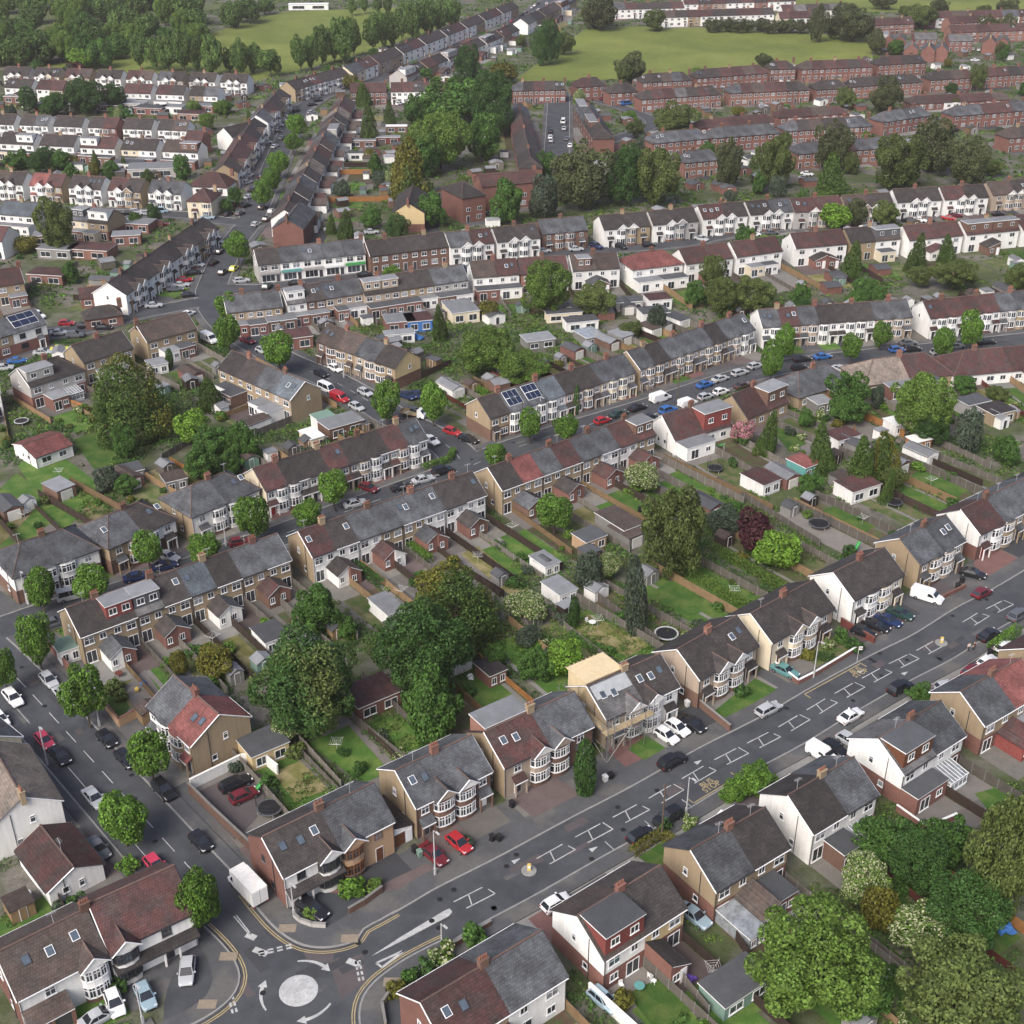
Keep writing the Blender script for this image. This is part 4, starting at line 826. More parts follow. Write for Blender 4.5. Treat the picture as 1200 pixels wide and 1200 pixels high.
row('brick and slate pair of the upper road', (630,258), (683,253), 2, 'F', 'ds', 'rr', garden=12, style='flatbay', kind='semi_detached_house', cat='semi-detached house', d=8.8)
row('white gabled pairs below the dark trees', (702,253), (812,243), 4, 'F', 'dddd', 'wwwg', garden=14, **sf)
row('long white gabled block', (818,241), (924,232), 4, 'F', 'mdds', 'wwww', garden=14, over={3: dict(sky=2)}, **sf)
row('gabled pairs of the upper road', (926,233), (1042,226), 4, 'F', 'mmdd', 'geew', garden=14, over={0: dict(sky=2)}, **sf)
row('white gabled pairs at the upper right', (1046,222), (1152,216), 4, 'F', 'ddmd', 'wwww', garden=14, **sf)
row('brown and white gabled pairs past the hedge', (1156,214), (1262,205), 4, 'F', 'nddd', 'eeww', garden=14, **sf)
# three storey flats and two lone houses near the dark wood
row('maroon roofed flats beside the wood', (529,214), (556,210), 1, 'F', 'm', 'b', kind='block_of_flats', cat='flats', d=14, ev=7.8, rg=11, style='flat', porch=False, ends=('hip','hip'))
row('maroon roofed flats behind the willow', (560,205), (626,199), 1, 'F', 'm', 'b', kind='block_of_flats', cat='flats', d=9, ev=7.8, rg=10.4, style='flat', porch=False)
row('brick house with its gable to the lane', (352,237), (336,257), 1, 'R', 'n', 'b', kind='detached_house', cat='house', d=9, ext=None)
row('tan gable house with brick ground floor', (484,217), (478,238), 1, 'R', 'n', 'y', kind='detached_house', cat='house', d=9.5, ev=6, rg=9, low='b', ext=None)
# far street, right side backs; then the long rows climbing away
row('white backs along the far street', (333,246), (404,112), 16, 'R', 'nddndpdn', 'wwwcwwew', garden=16, ext='gable', front=5, wallmat='white', d=8.4, pairgap=1.1)
row('white row by the playing field', (336,96), (400,79), 6, 'F', 'ddmddd', 'twwwww', d=8.4, front=5, garden=6)
row('white pairs climbing past the playing field', (403,78), (600,2), 16, 'F', 'dmdd', 'wwwt', garden=8, front=5, pairgap=1.2, kind='semi_detached_house', cat='semi-detached house', d=8.6, style='flat')
row('backs of the climbing street', (466,82), (600,28), 12, 'R', 'mdmd', 'wwtw', garden=14, pairgap=1.4, kind='semi_detached_house', cat='semi-detached house', d=8.6)
row('far pairs at the top of the climb', (610,22), (668,-6), 6, 'R', 'md', 'wt', garden=14, pairgap=1.4, kind='semi_detached_house', cat='semi-detached house', d=8.6)
row('grey and maroon short block by the car park', (410,98), (452,97), 3, 'F', 'mmm', 'rrb', d=8.4, style='flat', front=6)
row('maroon block behind the car park', (458,97), (524,96), 5, 'F', 'mmmmm', 'wwwkk', d=8.4, style='flat', front=6)
# left distance
sl = dict(kind='semi_detached_house', cat='semi-detached house', d=8.8, pairgap=2.6)
row('pairs along the park edge', (8,78), (292,87), 16, 'F', 'ddddmdddmmdd', 'wwwwttwwwwte', style='bay', garden=8, front=5, **sl)
row('backs one street below the park', (10,92), (78,95), 4, 'R', 'ddmm', 'wwwt', garden=14, **sl)
row('white backs with rear additions below the park', (148,98), (258,102), 6, 'R', 'mmmdds', 'wwwwww', garden=16, ext='flatfull', wallmat='white', **sl)
row('white pairs of the third street', (-12,133), (222,141), 12, 'F', 'dddddddsdddd', 'wwwwwwwbwwww', style='flatbay', garden=12, front=5, **sl)
row('backs opposite the third street', (5,155), (236,166), 10, 'R', 'ddddmmdddd', 'wwwtwwcwww', garden=14, ext='flatfull', **sl)
row('brick gable house near the third street', (220,153), (240,154), 1, 'R', 'm', 'b', kind='detached_house', cat='house', d=8.5, ext=None)
row('white gable house behind the far street', (262,150), (292,143), 1, 'R', 'd', 'w', kind='detached_house', cat='house', d=8.5, ext=None)
row('gabled pairs of the fourth street', (-4,200), (217,213), 10, 'F', 'ddkmddmdss', 'wwwtwwwtww', style='bay', garden=12, front=6, **sl)
row('hipped corner house of the fourth street', (224,220), (252,221), 1, 'F', 'm', 'c', style='flatbay', kind='detached_house', cat='house', d=10, ends=('hip','hip'))
row('large maroon hipped bungalow', (226,201), (272,203), 1, 'F', 'm', 'w', style='bungalow', kind='bungalow', cat='bungalow', d=12, ev=2.8, rg=6, ends=('hip','hip'), over={0: dict(sky=0)})
row('tan pair behind the lone plane tree', (88,241), (134,246), 2, 'R', 'dd', 'tt', garden=14, ext='flat', low='b', over={0: dict(dorm='felt_dark', dormx=.6)}, kind='semi_detached_house', cat='semi-detached house', d=9)
row('blue grey roofed backs at the left', (6,235), (46,238), 2, 'R', 'bb', 'ww', garden=12, ext='flatfull', kind='semi_detached_house', cat='semi-detached house', d=9)
row('row behind the left tall trees', (-40,262), (10,266), 2, 'R', 'mm', 'tw', garden=14, kind='semi_detached_house', cat='semi-detached house', d=8.8)
row('gable row above the far junction', (262,193), (298,138), 6, 'F', 'dmdmdd', 'wctwww', d=8.6, style='bay', front=5, kind='semi_detached_house', cat='semi-detached house', side='t', garden=6)
row('hedge side gables of the far street', (300,135), (328,104), 4, 'F', 'dmdd', 'wwtw', d=8.6, style='bay', front=5, kind='semi_detached_house', cat='semi-detached house', garden=6)
# red brick estate at the upper right
bk = dict(kind='brick_terraced_house', cat='terraced house', d=7.8, style='flat', porch=False, front=4, garden=9, ends=('hip','hip'), hipf=.8)
row('slate row down the estate street, west', (607,119), (622,187), 6, 'R', 'sssddd', 'bbbbbb', ext='', **{**bk, 'garden': 6})
row('slate row down the estate street, east', (684,116), (708,153), 4, 'R', 'ssdd', 'rrbb', ext='', **{**bk, 'garden': 6})
row('brick row below the green field, west', (600,96), (662,95), 5, 'F', 'sdmmd', 'bbbbb', **bk)
row('brick pair below the green field', (673,92), (707,90), 2, 'F', 'mm', 'bb', **bk)
row('low brick pair below the green field', (711,99), (744,97), 2, 'F', 'dd', 'bb', **bk)
row('brick row under the field hedge, middle', (750,87), (808,84), 5, 'F', 'ddddd', 'bbbbb', **bk)
row('brick row under the field hedge, long', (812,82), (896,76), 6, 'F', 'ddmmdd', 'bbbbbb', **bk)
row('brick row under the field corner, west', (900,72), (930,71), 3, 'F', 'dmd', 'bbb', **bk)
row('brick row under the field corner, middle', (936,72), (1020,69), 6, 'F', 'mmmmdm', 'bbbbbb', **bk)
row('brick row under the field corner, east', (1025,67), (1082,64), 4, 'F', 'dmdd', 'bkkb', **bk)
row('brick row with pale roof patch', (748,106), (842,100), 7, 'F', 'dmmgdmm', 'bbbkbkb', **{**bk, 'style': 'flat'})
row('second brick row, west', (853,99), (946,95), 7, 'F', 'mmkmmdd', 'kkkkkbb', **bk)
row('second brick row, small block', (953,95), (990,93), 3, 'F', 'ddd', 'bbb', **bk)
row('second brick row, pale middle', (992,92), (1077,86), 6, 'F', 'dddddd', 'kkkkkk', **bk)
row('second brick row, east', (1086,84), (1140,81), 4, 'F', 'ddmm', 'kkbb', **bk)
row('second brick row, far east', (1150,80), (1250,74), 7, 'F', 'mmdd', 'kbkb', **bk)
lowb = {**bk, 'ev': 3.0, 'rg': 5.2, 'kind': 'brick_bungalow', 'cat': 'bungalow', 'd': 7.0, 'style': 'bungalow'}
row('low maroon roofs inside the estate, west', (815,141), (905,133), 5, 'F', 'mmmmm', 'bbbbb', **lowb)
row('low maroon roofs inside the estate, middle', (908,129), (990,124), 4, 'F', 'mmmm', 'bbbb', **lowb)
row('low maroon roofs inside the estate, east', (1064,113), (1180,108), 6, 'F', 'mmwmmm'.replace('w','m'), 'bbwbbb', **lowb)
row('slate brick row behind the round tree', (760,156), (826,150), 4, 'F', 'ssss', 'bbbb', **bk)
row('slate brick row of the estate avenue', (829,150), (910,144), 5, 'F', 'sssss', 'bbbbb', **bk)
row('third brick row, west', (917,142), (1018,136), 7, 'F', 'sssddss', 'bbbbbbb', **bk)
row('third brick row, middle', (1028,132), (1085,124), 4, 'F', 'ssss', 'bbbb', **bk)
row('third brick row, east', (1112,125), (1250,114), 8, 'F', 'ssmmsgss', 'bbbbbgbb', **bk)
row('brick pair behind the dark wood', (797,178), (840,174), 3, 'F', 'sss', 'kkk', **bk)
row('pale brick row behind the estate trees', (930,168), (1048,160), 7, 'F', 'sssssss', 'kkkkkkk', **bk)
row('hipped brick pair at the frame edge', (1176,150), (1225,146), 3, 'F', 'ddd', 'bbb', **bk)
# beyond the green field
fr_ = dict(kind='terraced_house', d=8, front=4, garden=8, style='flat')
row('white row behind the green field', (718,4), (800,2), 6, 'F', 'dmdd', 'wwww', **fr_)
row('pale row behind the green field', (775,13), (905,9), 9, 'F', 'ddmm', 'wwtw', **fr_)
row('far rear rows over the green field', (800,-2), (930,-6), 8, 'F', 'mdmd', 'wkww', **fr_)
row('pale grey roofed row at the field end', (915,6), (985,4), 5, 'F', 'ggdd', 'wwww', **fr_)
row('white row at the field end', (912,14), (960,13), 4, 'F', 'mmmm', 'wwww', **fr_)
row('maroon row above the brick gables', (1022,22), (1068,20), 4, 'F', 'mmmm', 'kkkk', **fr_)
row('maroon row at the top right', (1110,20), (1146,18), 4, 'F', 'mmmm', 'kkkk', **fr_)
row('long maroon row at the top right', (1112,30), (1250,26), 9, 'F', 'mmmm', 'kkkk', **fr_)
row('top right far terrace', (1075,14), (1250,10), 9, 'F', 'mm', 'kw', **fr_)
for k, (x, y) in enumerate(((1042,41),(1055,41),(1069,51),(1089,52),(1104,52),(1161,43),(1176,43))):
    row(f'white verged brick gable, {ORD[k]} of the new close', (x+.2, y-4), (x, y+.5), 1, 'R', 'g', 'b', kind='brick_gable_house', cat='house', d=6.5, ext='', front=0, garden=0)
for k, (a, b) in enumerate((((1071,38),(1097,38)), ((1111,40),(1139,40)))):
    row(f'grey box roofed house, {ORD[k]} of the new close', a, b, 2, 'F', 'gg', 'bb', kind='modern_house', cat='house', d=7, style='flat', porch=False, front=0)
if STUFF_HOUSES.f: structure(STUFF_HOUSES.build('houses'), 'stuff')
# ------------------------------------------------------------------ plots: yards, gardens, fences, sheds
RG = random.Random(11)
HC = np.array([(p['c'].x, p['c'].y) for p in PLOTS])
def near_house(x, y, r): return bool((((HC[:,0]-x)**2 + (HC[:,1]-y)**2) < r*r).any())
def nearest_ref(x, y):
    k = min(range(len(REFS)), key=lambda i: (REFS[i][0]-x)**2 + (REFS[i][1]-y)**2); return REFS[k][2]
def clear(x, y, r=4.6): return not near_house(x, y, r) and not in_road(Vector((x, y)), -1, 1.0)
BUSHES = []
def shed(x, y, rz, kind, ref):
    R = RG; w, d, h = R.uniform(2.0, 3.4), R.uniform(1.8, 3.0), 2.0
    wall = R.choice(('fence_tan', 'fence_dark', 'fence_grey', 'fence_grey', 'concrete', 'white', 'shed_green')); rm_ = R.choice(('felt', 'felt', 'felt_dark', 'felt_dark', 'roof_brown'))
    if kind == 'garage': w, d, h = R.uniform(3.0, 4.0), R.uniform(5.0, 6.5), 2.3; wall = R.choice(('concrete', 'brick', 'white', 'brickbrown'))
    root = empty('garage' if kind == 'garage' else 'garden_shed', (x, y, 0), rz)
    wn = dict(fence_tan='tan wooden', fence_dark='dark wooden', fence_grey='grey wooden', concrete='grey concrete', white='white', shed_green='pale green', brick='red brick', brickbrown='brown brick')[wall]
    tag(root, f'{wn} {"garage" if kind == "garage" else "shed"} behind {ref}', 'garage' if kind == 'garage' else 'shed', 'sheds and garages in the back gardens')
    mb = MB(); rr = MB(); rise = .55 if R.random() < .6 else .12
    mb.box(-w/2, w/2, -d/2, d/2, 0, h, wall, skip='tb')
    if rise > .3:
        for sy in (-1, 1): mb.face([(-w/2, sy*d/2, h), (w/2, sy*d/2, h), (0, sy*d/2, h+rise)][::-sy], wall)
    for sx in (-1, 1):
        if rise > .3: q = [(sx*(w/2+.15), -d/2-.12, h-.1), (0, -d/2-.12, h+rise+.06), (0, d/2+.12, h+rise+.06), (sx*(w/2+.15), d/2+.12, h-.1)]; rr.face(q, rm_); rr.face([(p[0], p[1], p[2]-.07) for p in q][::-1], 'frame_dark')
    if rise <= .3: rr.box(-w/2-.12, w/2+.12, -d/2-.12, d/2+.12, h, h+.12, rm_)
    mb.build('wall', root); rr.build('roof', root); dr = door_mb(0, -d/2, -1, 'garage' if kind == 'garage' else wall, 2.2 if kind == 'garage' else .8, 1.85); dr.build('door', root)
def fence_mb(L, h, mat, posts=True):
    mb = MB(); mb.box(-L/2, L/2, -.025, .025, .08, h, mat); n = max(1, int(L/1.9)); pm = MB()
    for i in range(n+1): x = -L/2 + L*i/n; pm.box(x-.06, x+.06, -.065, .065, 0, h+.06, 'concrete' if mat == 'fence_grey' else mat)
    return mb, pm
FN = dict(fence_grey='weathered grey', fence_tan='tan wooden', fence_dark='dark stained', fence_orange='new orange', fence_red='dark red')
def fence(a, b, h, mat, label, group, two=True):
    a, b = Vector(a[:2]), Vector(b[:2]); c = (a+b)/2; d = b - a; L = d.length
    if L < 1.5: return
    mb, pm = fence_mb(L, h, mat); rz = math.atan2(d.y, d.x)
    if False:
        r = empty('garden_fence', (c.x, c.y, 0), rz); mb.build('panel', r); o = pm.build('post', r)
    else: mb.add(pm); r = mb.build('garden_fence', loc=(c.x, c.y, 0), rz=rz)
    tag(r, label, 'fence', group)
DRIVES = ('block_paving', 'paving', 'asphalt_patch', 'concrete', 'gravel', 'pavement', 'lawn', 'redpaving', 'asphalt_pink')
for p in PLOTS:
    c, u, n = p['c'], p['u'], p['n']; hw = p['w']/2; gs = -1 if p['near'] == 'R' else 1; d2 = p['d']/2
    P = lambda x, y: c + u*x + n*y
    if p['front']:
        y0, y1 = -gs*(d2 - .1), -gs*(d2 + p['front']); m = RG.choice(DRIVES); q = [P(-hw+.05, y0), P(hw-.05, y0), P(hw-.05, y1), P(-hw+.05, y1)]
        sheet('lawn' if m == 'lawn' else 'driveway', q, m)
    G = p['garden']
    if not G: continue
    e = 4.2 if p['near'] == 'R' and p['ext'] else 0
    y0, y1, y2 = gs*(d2-.1), gs*(d2 + e + RG.uniform(1.5, 4)), gs*(d2 + G)
    if abs(y2) < abs(y1) + 2: y2 = gs*(abs(y1) + 2)
    if p['lod'] < 2 or RG.random() < .5: sheet('patio', [P(-hw+.1,y0), P(hw-.1,y0), P(hw-.1,y1), P(-hw+.1,y1)], RG.choice(('paving', 'concrete', 'paving', 'block_paving', 'gravel', 'soil')))
    m = RG.choice(('lawn', 'lawn', 'lawn', 'lawn_rough', 'lawn_rough', 'lawn_dry', 'soil', 'paving'))
    yl = y2 - gs*RG.uniform(0, .25)*G; inset = RG.uniform(.25, 1.0); inset2 = RG.uniform(.25, .9)
    if hw > inset + .4: sheet('lawn' if 'lawn' in m else 'garden_bed' if m == 'soil' else 'patio', [P(-hw+inset2*.6,y1), P(hw-inset*.6,y1), P(hw-inset*.6,yl), P(-hw+inset2*.6,yl)], m)
    if p['lod'] < 2 and RG.random() < .5:
        px = RG.choice((-hw+.55, hw-.55, 0)); sheet('garden_path', [P(px-.35,y1), P(px+.35,y1), P(px+.35,yl), P(px-.35,yl)], RG.choice(('concrete', 'paving', 'gravel')))
    if p['fence'] and (p['lod'] < 2 or RG.random() < .3):
        fm_ = RG.choice(('fence_grey', 'fence_grey', 'fence_grey', 'fence_grey', 'fence_tan', 'fence_dark', 'fence_dark', 'fence_orange' if RG.random() < .35 else 'fence_tan', 'fence_red' if RG.random() < .4 else 'fence_grey')); a, b = P(hw, gs*(d2 + .1)), P(hw, y2)
        if not in_road(b.xy, -1) and not in_road(a.xy, -1): fence(a, b, RG.choice((1.2, 1.6, 1.7)), fm_, f'{FN[fm_]} fence in the back garden of {p["ref"]}', 'fences between the back gardens', p['lod'] == 0)
    if RG.random() < (.8 if p['lod'] < 2 else .45):
        sx, sy = RG.uniform(-.25, .25)*hw, y2 - gs*RG.uniform(1.6, 3.5); q = P(sx, sy)
        if clear(q.x, q.y, 6.2): shed(q.x, q.y, math.atan2(u.y, u.x) + (0 if gs > 0 else 0), 'garage' if RG.random() < .18 and hw > 2.3 else 'shed', p['ref'])
    for k in range(RG.choice((1, 2, 3, 4)) if p['lod'] < 2 else RG.choice((0, 1, 2))):
        q = P(RG.choice((-1, 1))*(hw - RG.uniform(.3, 1.0)), RG.uniform(abs(y1)+.5, abs(y2))*gs)
        if clear(q.x, q.y, 5.2): BUSHES.append((q.x, q.y, RG.uniform(.5, 1.25), p['ref'], p['lod']))

# boundary walls and hedges surveyed one by one
def wall_run(px, h, mat, label, th=.24, cap='concrete', name='boundary_wall', cat='wall'):
    P = [at(*p) for p in px]; c = P[0].copy(); mb, cm = MB(), MB()
    for a, b in zip(P, P[1:]):
        d = (b - a); L = d.length; d /= L; nn = Vector((-d.y, d.x, 0)); m = (a + b)/2 - c
        mb.obox((m.x, m.y, h/2), d, nn, (0,0,1), L/2, th/2, h/2, mat); cm.obox((m.x, m.y, h+.03), d, nn, (0,0,1), L/2+.04, th/2+.04, .03, cap)
    r = empty(name, c); mb.build('wall', r); cm.build('coping', r); tag(r, label, cat)
for px, h, m, lb, cp in (
 ([(345,1076),(352,1082),(366,1087),(382,1088)], .8, 'greywall', 'curved stone front wall at the roundabout corner', 'concrete'), ([(409,1072),(428,1061),(448,1046)], 1.1, 'brickbrown', 'raised stone planter wall beside the roundabout drive', 'concrete'),
 ([(900,776),(935,803),(955,793),(1003,764)], 1.0, 'brick', 'red brick boundary wall with white coping by the teal car', 'white'), ([(985,732),(1024,755)], 1.3, 'fence_red', 'dark red fence wall beside the parked black cars', 'brick'),
 ([(224,925),(283,896),(308,893),(326,908)], 1.7, 'white', 'white yard wall behind the parked cars and trampoline', 'white'), ([(222,928),(248,954),(300,1003)], 1.6, 'brickbrown', 'brown brick yard wall along the side road', 'concrete'),
 ([(56,758),(84,790)], 1.4, 'brick', 'red brick garden wall along the side road', 'brick'), ([(118,822),(140,852),(165,838)], 1.5, 'peach', 'orange brick garden wall at the street corner lawn', 'brick'),
 ([(830,975),(845,958)], 1.2, 'brick', 'short brick gate pier wall with white cap', 'white'), ([(720,1027),(735,1018)], 1.2, 'fence_dark', 'short dark wall at the near pavement', 'concrete'),
 ([(485,1148),(520,1118),(575,1085)], .9, 'brickbrown', 'brown front wall of the roundabout planted border', 'concrete'), ([(452,1205),(448,1180),(462,1160)], .9, 'tan', 'curved stone wall around the roundabout border', 'concrete'),
 ([(1100,705),(1131,690)], .9, 'brick', 'low brick front wall by the white van', 'brick'), ([(590,915),(600,905)], .8, 'brickbrown', 'low front wall beside the overgrown front garden', 'concrete'),
 ([(815,825),(855,858)], 1.3, 'brickbrown', 'brown party wall beside the driveway cars', 'concrete'), ([(690,1165),(745,1215)], 1.8, 'white', 'white garden wall beside the pale blue car', 'white'),
 ([(1050,950),(1085,975),(1120,960)], 1.0, 'brick', 'brick terrace wall behind the flat roof', 'white')): wall_run(px, h, m, lb, cap=cp)
for px, h, mat, lb in (
 ([(685,693),(772,757)], 1.7, 'fence_grey', 'weathered grey fence between two long lawns'), ([(405,838),(475,895)], 1.6, 'fence_grey', 'long grey panel fence behind the large round tree'), ([(352,872),(400,925)], 1.6, 'fence_grey', 'grey fence beside the deep green lawn'),
 ([(600,600),(670,650)], 1.2, 'fence_tan', 'tan post and rail fence through the long gardens'), ([(930,592),(1032,642)], 1.6, 'fence_tan', 'new tan fence running down to the main road houses'), ([(840,565),(960,640)], 1.4, 'fence_grey', 'grey fence beside the purple tree'),
 ([(545,672),(590,700)], 1.5, 'fence_dark', 'dark fence near the conifer mass'), ([(778,540),(905,600)], 1.6, 'fence_tan', 'long tan fence behind the chalet gardens'), ([(1070,535),(1150,570)], 1.5, 'fence_dark', 'dark fence with white posts beside garden strip'),
 ([(1085,515),(1160,550)], 1.6, 'fence_grey', 'pale grey fence behind the white parasol garden'), ([(790,1140),(830,1190)], 1.6, 'fence_grey', 'grey fence dividing the near lawns'), ([(1010,1100),(1075,1150)], 1.4, 'fence_grey', 'grey fence beside the shady garden path'),
 ([(845,1075),(880,1130)], 1.6, 'fence_dark', 'dark fence beside the near driveway'), ([(300,425),(395,480)], 1.6, 'fence_tan', 'tan fence behind the brown terrace'), ([(15,470),(60,497)], 1.5, 'fence_tan', 'tan fence behind the grey dormered pair'), ([(80,475),(105,483)], 1.6, 'fence_orange', 'orange fence near the giant conifer'),
 ([(160,520),(208,497)], 1.6, 'fence_tan', 'brown fence beside the bright round tree'), ([(190,540),(228,518)], 1.5, 'fence_grey', 'grey fence beside the vegetable plots'), ([(372,237),(460,236)], 1.7, 'fence_orange', 'orange fence behind the far street backs'), ([(390,205),(434,204)], 1.7, 'fence_orange', 'second orange fence behind the far street backs'),
 ([(20,345),(92,312)], 1.6, 'fence_grey', 'long grey fence behind the left frame houses'), ([(1000,505),(1012,555)], 1.5, 'fence_orange', 'short orange fence among the conifers'), ([(1180,940),(1225,970)], 1.5, 'fence_grey', 'grey fence around the raised lawn')):
    fence(at(*px[0]), at(*px[1]), h, mat, lb, 'single garden fences')
# lawns, patios and yards of the nearer gardens
for nm, px, m in (
 ('lawn', [(360,872),(408,850),(458,905),(425,918)], 'lawn'), ('lawn', [(320,905),(352,892),(385,925),(345,940)], 'lawn_dry'), ('lawn', [(425,850),(480,832),(545,870),(490,892)], 'lawn'), ('driveway', [(225,932),(285,902),(325,912),(300,960),(275,985)], 'asphalt_pink'),
 ('lawn', [(118,815),(135,792),(152,830),(138,848)], 'lawn'), ('patio', [(145,805),(170,785),(190,815),(160,838)], 'paving'), ('lawn', [(835,835),(885,795),(910,808),(860,845)], 'lawn'), ('driveway', [(440,1040),(500,1012),(540,1030),(475,1062)], 'block_paving'),
 ('driveway', [(600,938),(640,905),(690,935),(640,970)], 'block_paving'), ('driveway', [(350,1070),(410,1040),(440,1050),(385,1082)], 'asphalt_patch'), ('lawn', [(740,790),(705,725),(735,712),(770,745)], 'lawn'), ('lawn', [(665,735),(690,720),(765,755),(735,770)], 'lawn_dry'), ('lawn', [(760,695),(790,680),(838,710),(805,725)], 'lawn'),
 ('lawn', [(625,870),(655,855),(700,880),(672,897)], 'lawn'), ('driveway', [(775,845),(815,825),(860,855),(800,880)], 'asphalt_patch'), ('driveway', [(985,735),(1040,705),(1065,730),(1010,760)], 'block_paving'), ('driveway', [(1140,660),(1165,640),(1210,665),(1165,690)], 'redpaving'), ('garden_bed', [(945,765),(975,745),(1005,760),(960,790)], 'lawn_rough'),
 ('lawn', [(748,1005),(778,985),(800,1000),(770,1018)], 'lawn'), ('lawn', [(735,1165),(775,1145),(810,1185),(770,1210)], 'lawn'), ('lawn', [(800,1165),(850,1130),(900,1180),(840,1210)], 'lawn'), ('patio', [(1105,960),(1150,935),(1185,965),(1135,1000)], 'paving'), ('lawn', [(1142,930),(1180,920),(1215,945),(1170,965)], 'lawn'), ('lawn', [(995,1105),(1020,1090),(1120,1175),(1080,1200)], 'lawn'),
 ('lawn', [(20,545),(60,525),(120,570),(75,625)], 'lawn'), ('lawn', [(85,515),(120,505),(150,540),(110,550)], 'lawn'), ('lawn', [(-20,590),(20,555),(80,600),(50,620)], 'lawn'), ('lawn', [(-30,610),(10,580),(40,600),(0,640)], 'lawn_dry'), ('driveway', [(300,340),(400,345),(410,395),(330,390)], 'concrete'),
 ('lawn', [(1065,560),(1085,545),(1140,570),(1115,590)], 'lawn'), ('lawn', [(905,505),(925,495),(945,520),(925,530)], 'lawn'), ('lawn', [(960,600),(985,590),(1030,615),(1005,630)], 'lawn'), ('lawn', [(585,640),(615,620),(665,655),(635,675)], 'lawn'), ('lawn', [(540,650),(560,640),(620,690),(600,700)], 'lawn_dry'),
 ('lawn', [(780,345),(805,340),(820,352),(795,357)], 'lawn'), ('driveway', [(785,760),(800,750),(835,775),(815,790)], 'gravel'), ('lawn', [(735,878),(758,862),(785,880),(758,893)], 'lawn')): pxsheet(nm, px, m)
# ------------------------------------------------------------------ trees and bushes
def crown_mesh(name, mat, seed, nlobe, lobe_r, nleaf, leaf, shape='round', flowers=0.0, flower_mat='flower', second=None, frac2=0.0, aspect=1.7, spread=1.0):
    "a crown of separate leaf blades around lumpy boughs, in a unit volume"
    r = np.random.default_rng(seed); C = []; RR = []
    for i in range(nlobe):
        z = 1 - 2*(i + .5)/nlobe; t = i*2.39996 + r.uniform(-.4, .4); q = math.sqrt(max(0, 1 - z*z)); k = r.uniform(.42, .88)*spread
        if shape == 'cone': h = (i + .5)/nlobe; rad_ = (1 - h)**.62*.82 + .05 + r.uniform(-.22, .16)*(1-h)**.5; c = np.array([math.cos(t)*rad_*.75, math.sin(t)*rad_*.75, -1 + 2*h]); lr = lobe_r*(.35 + .9*(1 - h))
        elif shape == 'dome': h = (i + .5)/nlobe; rad_ = (1 - h**2.6)**.6*.82; q_ = r.uniform(.6, 1.08); c = np.array([math.cos(t)*rad_*q_, math.sin(t)*rad_*q_, -1 + 1.85*h + r.uniform(-.06,.06)]); lr = lobe_r*(.62 + .5*(1 - h))*r.uniform(.7, 1.3)
        elif shape == 'column': h = (i + .5)/nlobe; rad_ = math.sin(math.pi*min(.97, h*.85 + .12))**.6; c = np.array([math.cos(t)*rad_*.5, math.sin(t)*rad_*.5, -1 + 2*h*.95]); lr = lobe_r*(.5 + .5*rad_)
        else: c = np.array([math.cos(t)*q*k, math.sin(t)*q*k, z*k*(1 if z > 0 else .85)]); lr = lobe_r*r.uniform(.6, 1.35)
        C.append(c); RR.append(lr)
    C.append(np.zeros(3)); RR.append(.55 if shape == 'round' else .3); C = np.array(C); RR = np.array(RR)
    pr = RR**2; pr[-1] *= .3; pr /= pr.sum(); k = r.choice(len(C), nleaf, p=pr)
    d = r.normal(size=(nleaf, 3)); d /= np.linalg.norm(d, axis=1)[:, None]; out = C[k]*1.0; d = d + .55*out; d /= np.linalg.norm(d, axis=1)[:, None]
    pos = C[k] + d*(RR[k]*r.uniform(.78, 1.08, nleaf))[:, None]
    D = np.linalg.norm(pos[:, None, :] - C[None], axis=2) / RR[None]; D[np.arange(nleaf), k] = 9; keep = D.min(1) > .62; pos, d = pos[keep], d[keep]; n = len(pos)
    nor = d*.8 + r.normal(size=(n, 3))*.55 + np.array([0, 0, .25]); nor /= np.linalg.norm(nor, axis=1)[:, None]
    a = np.cross(nor, r.normal(size=(n, 3))); a /= np.linalg.norm(a, axis=1)[:, None]; b = np.cross(nor, a); s = leaf*r.uniform(.6, 1.3, n)[:, None]
    V = np.empty((n, 4, 3)); V[:, 0] = pos - a*s*aspect*.5; V[:, 1] = pos - b*s*.5; V[:, 2] = pos + a*s*aspect*.5 - nor*s*.15; V[:, 3] = pos + b*s*.5
    me = bpy.data.meshes.new(name); me.vertices.add(n*4); me.vertices.foreach_set('co', V.reshape(-1)); me.loops.add(n*4); me.loops.foreach_set('vertex_index', np.arange(n*4, dtype=np.int32))
    me.polygons.add(n); me.polygons.foreach_set('loop_start', np.arange(0, n*4, 4, dtype=np.int32)); me.polygons.foreach_set('loop_total', np.full(n, 4, dtype=np.int32))
    me.materials.append(MAT[mat]); mi = np.zeros(n, dtype=np.int32)
    if flowers: me.materials.append(MAT[flower_mat]); mi[(r.random(n) < flowers) & (pos[:, 2] > -.35)] = 1
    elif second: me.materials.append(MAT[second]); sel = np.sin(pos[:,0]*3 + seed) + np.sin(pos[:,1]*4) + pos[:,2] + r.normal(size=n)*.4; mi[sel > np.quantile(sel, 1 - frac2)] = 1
    me.polygons.foreach_set('material_index', mi); me.update(calc_edges=True); return me
def proto(n, *a, **k): return [crown_mesh('crown', a[0], 100*j + sum(map(ord, a[0])) % 7 + j, *a[1:], **k) for j in range(n)]
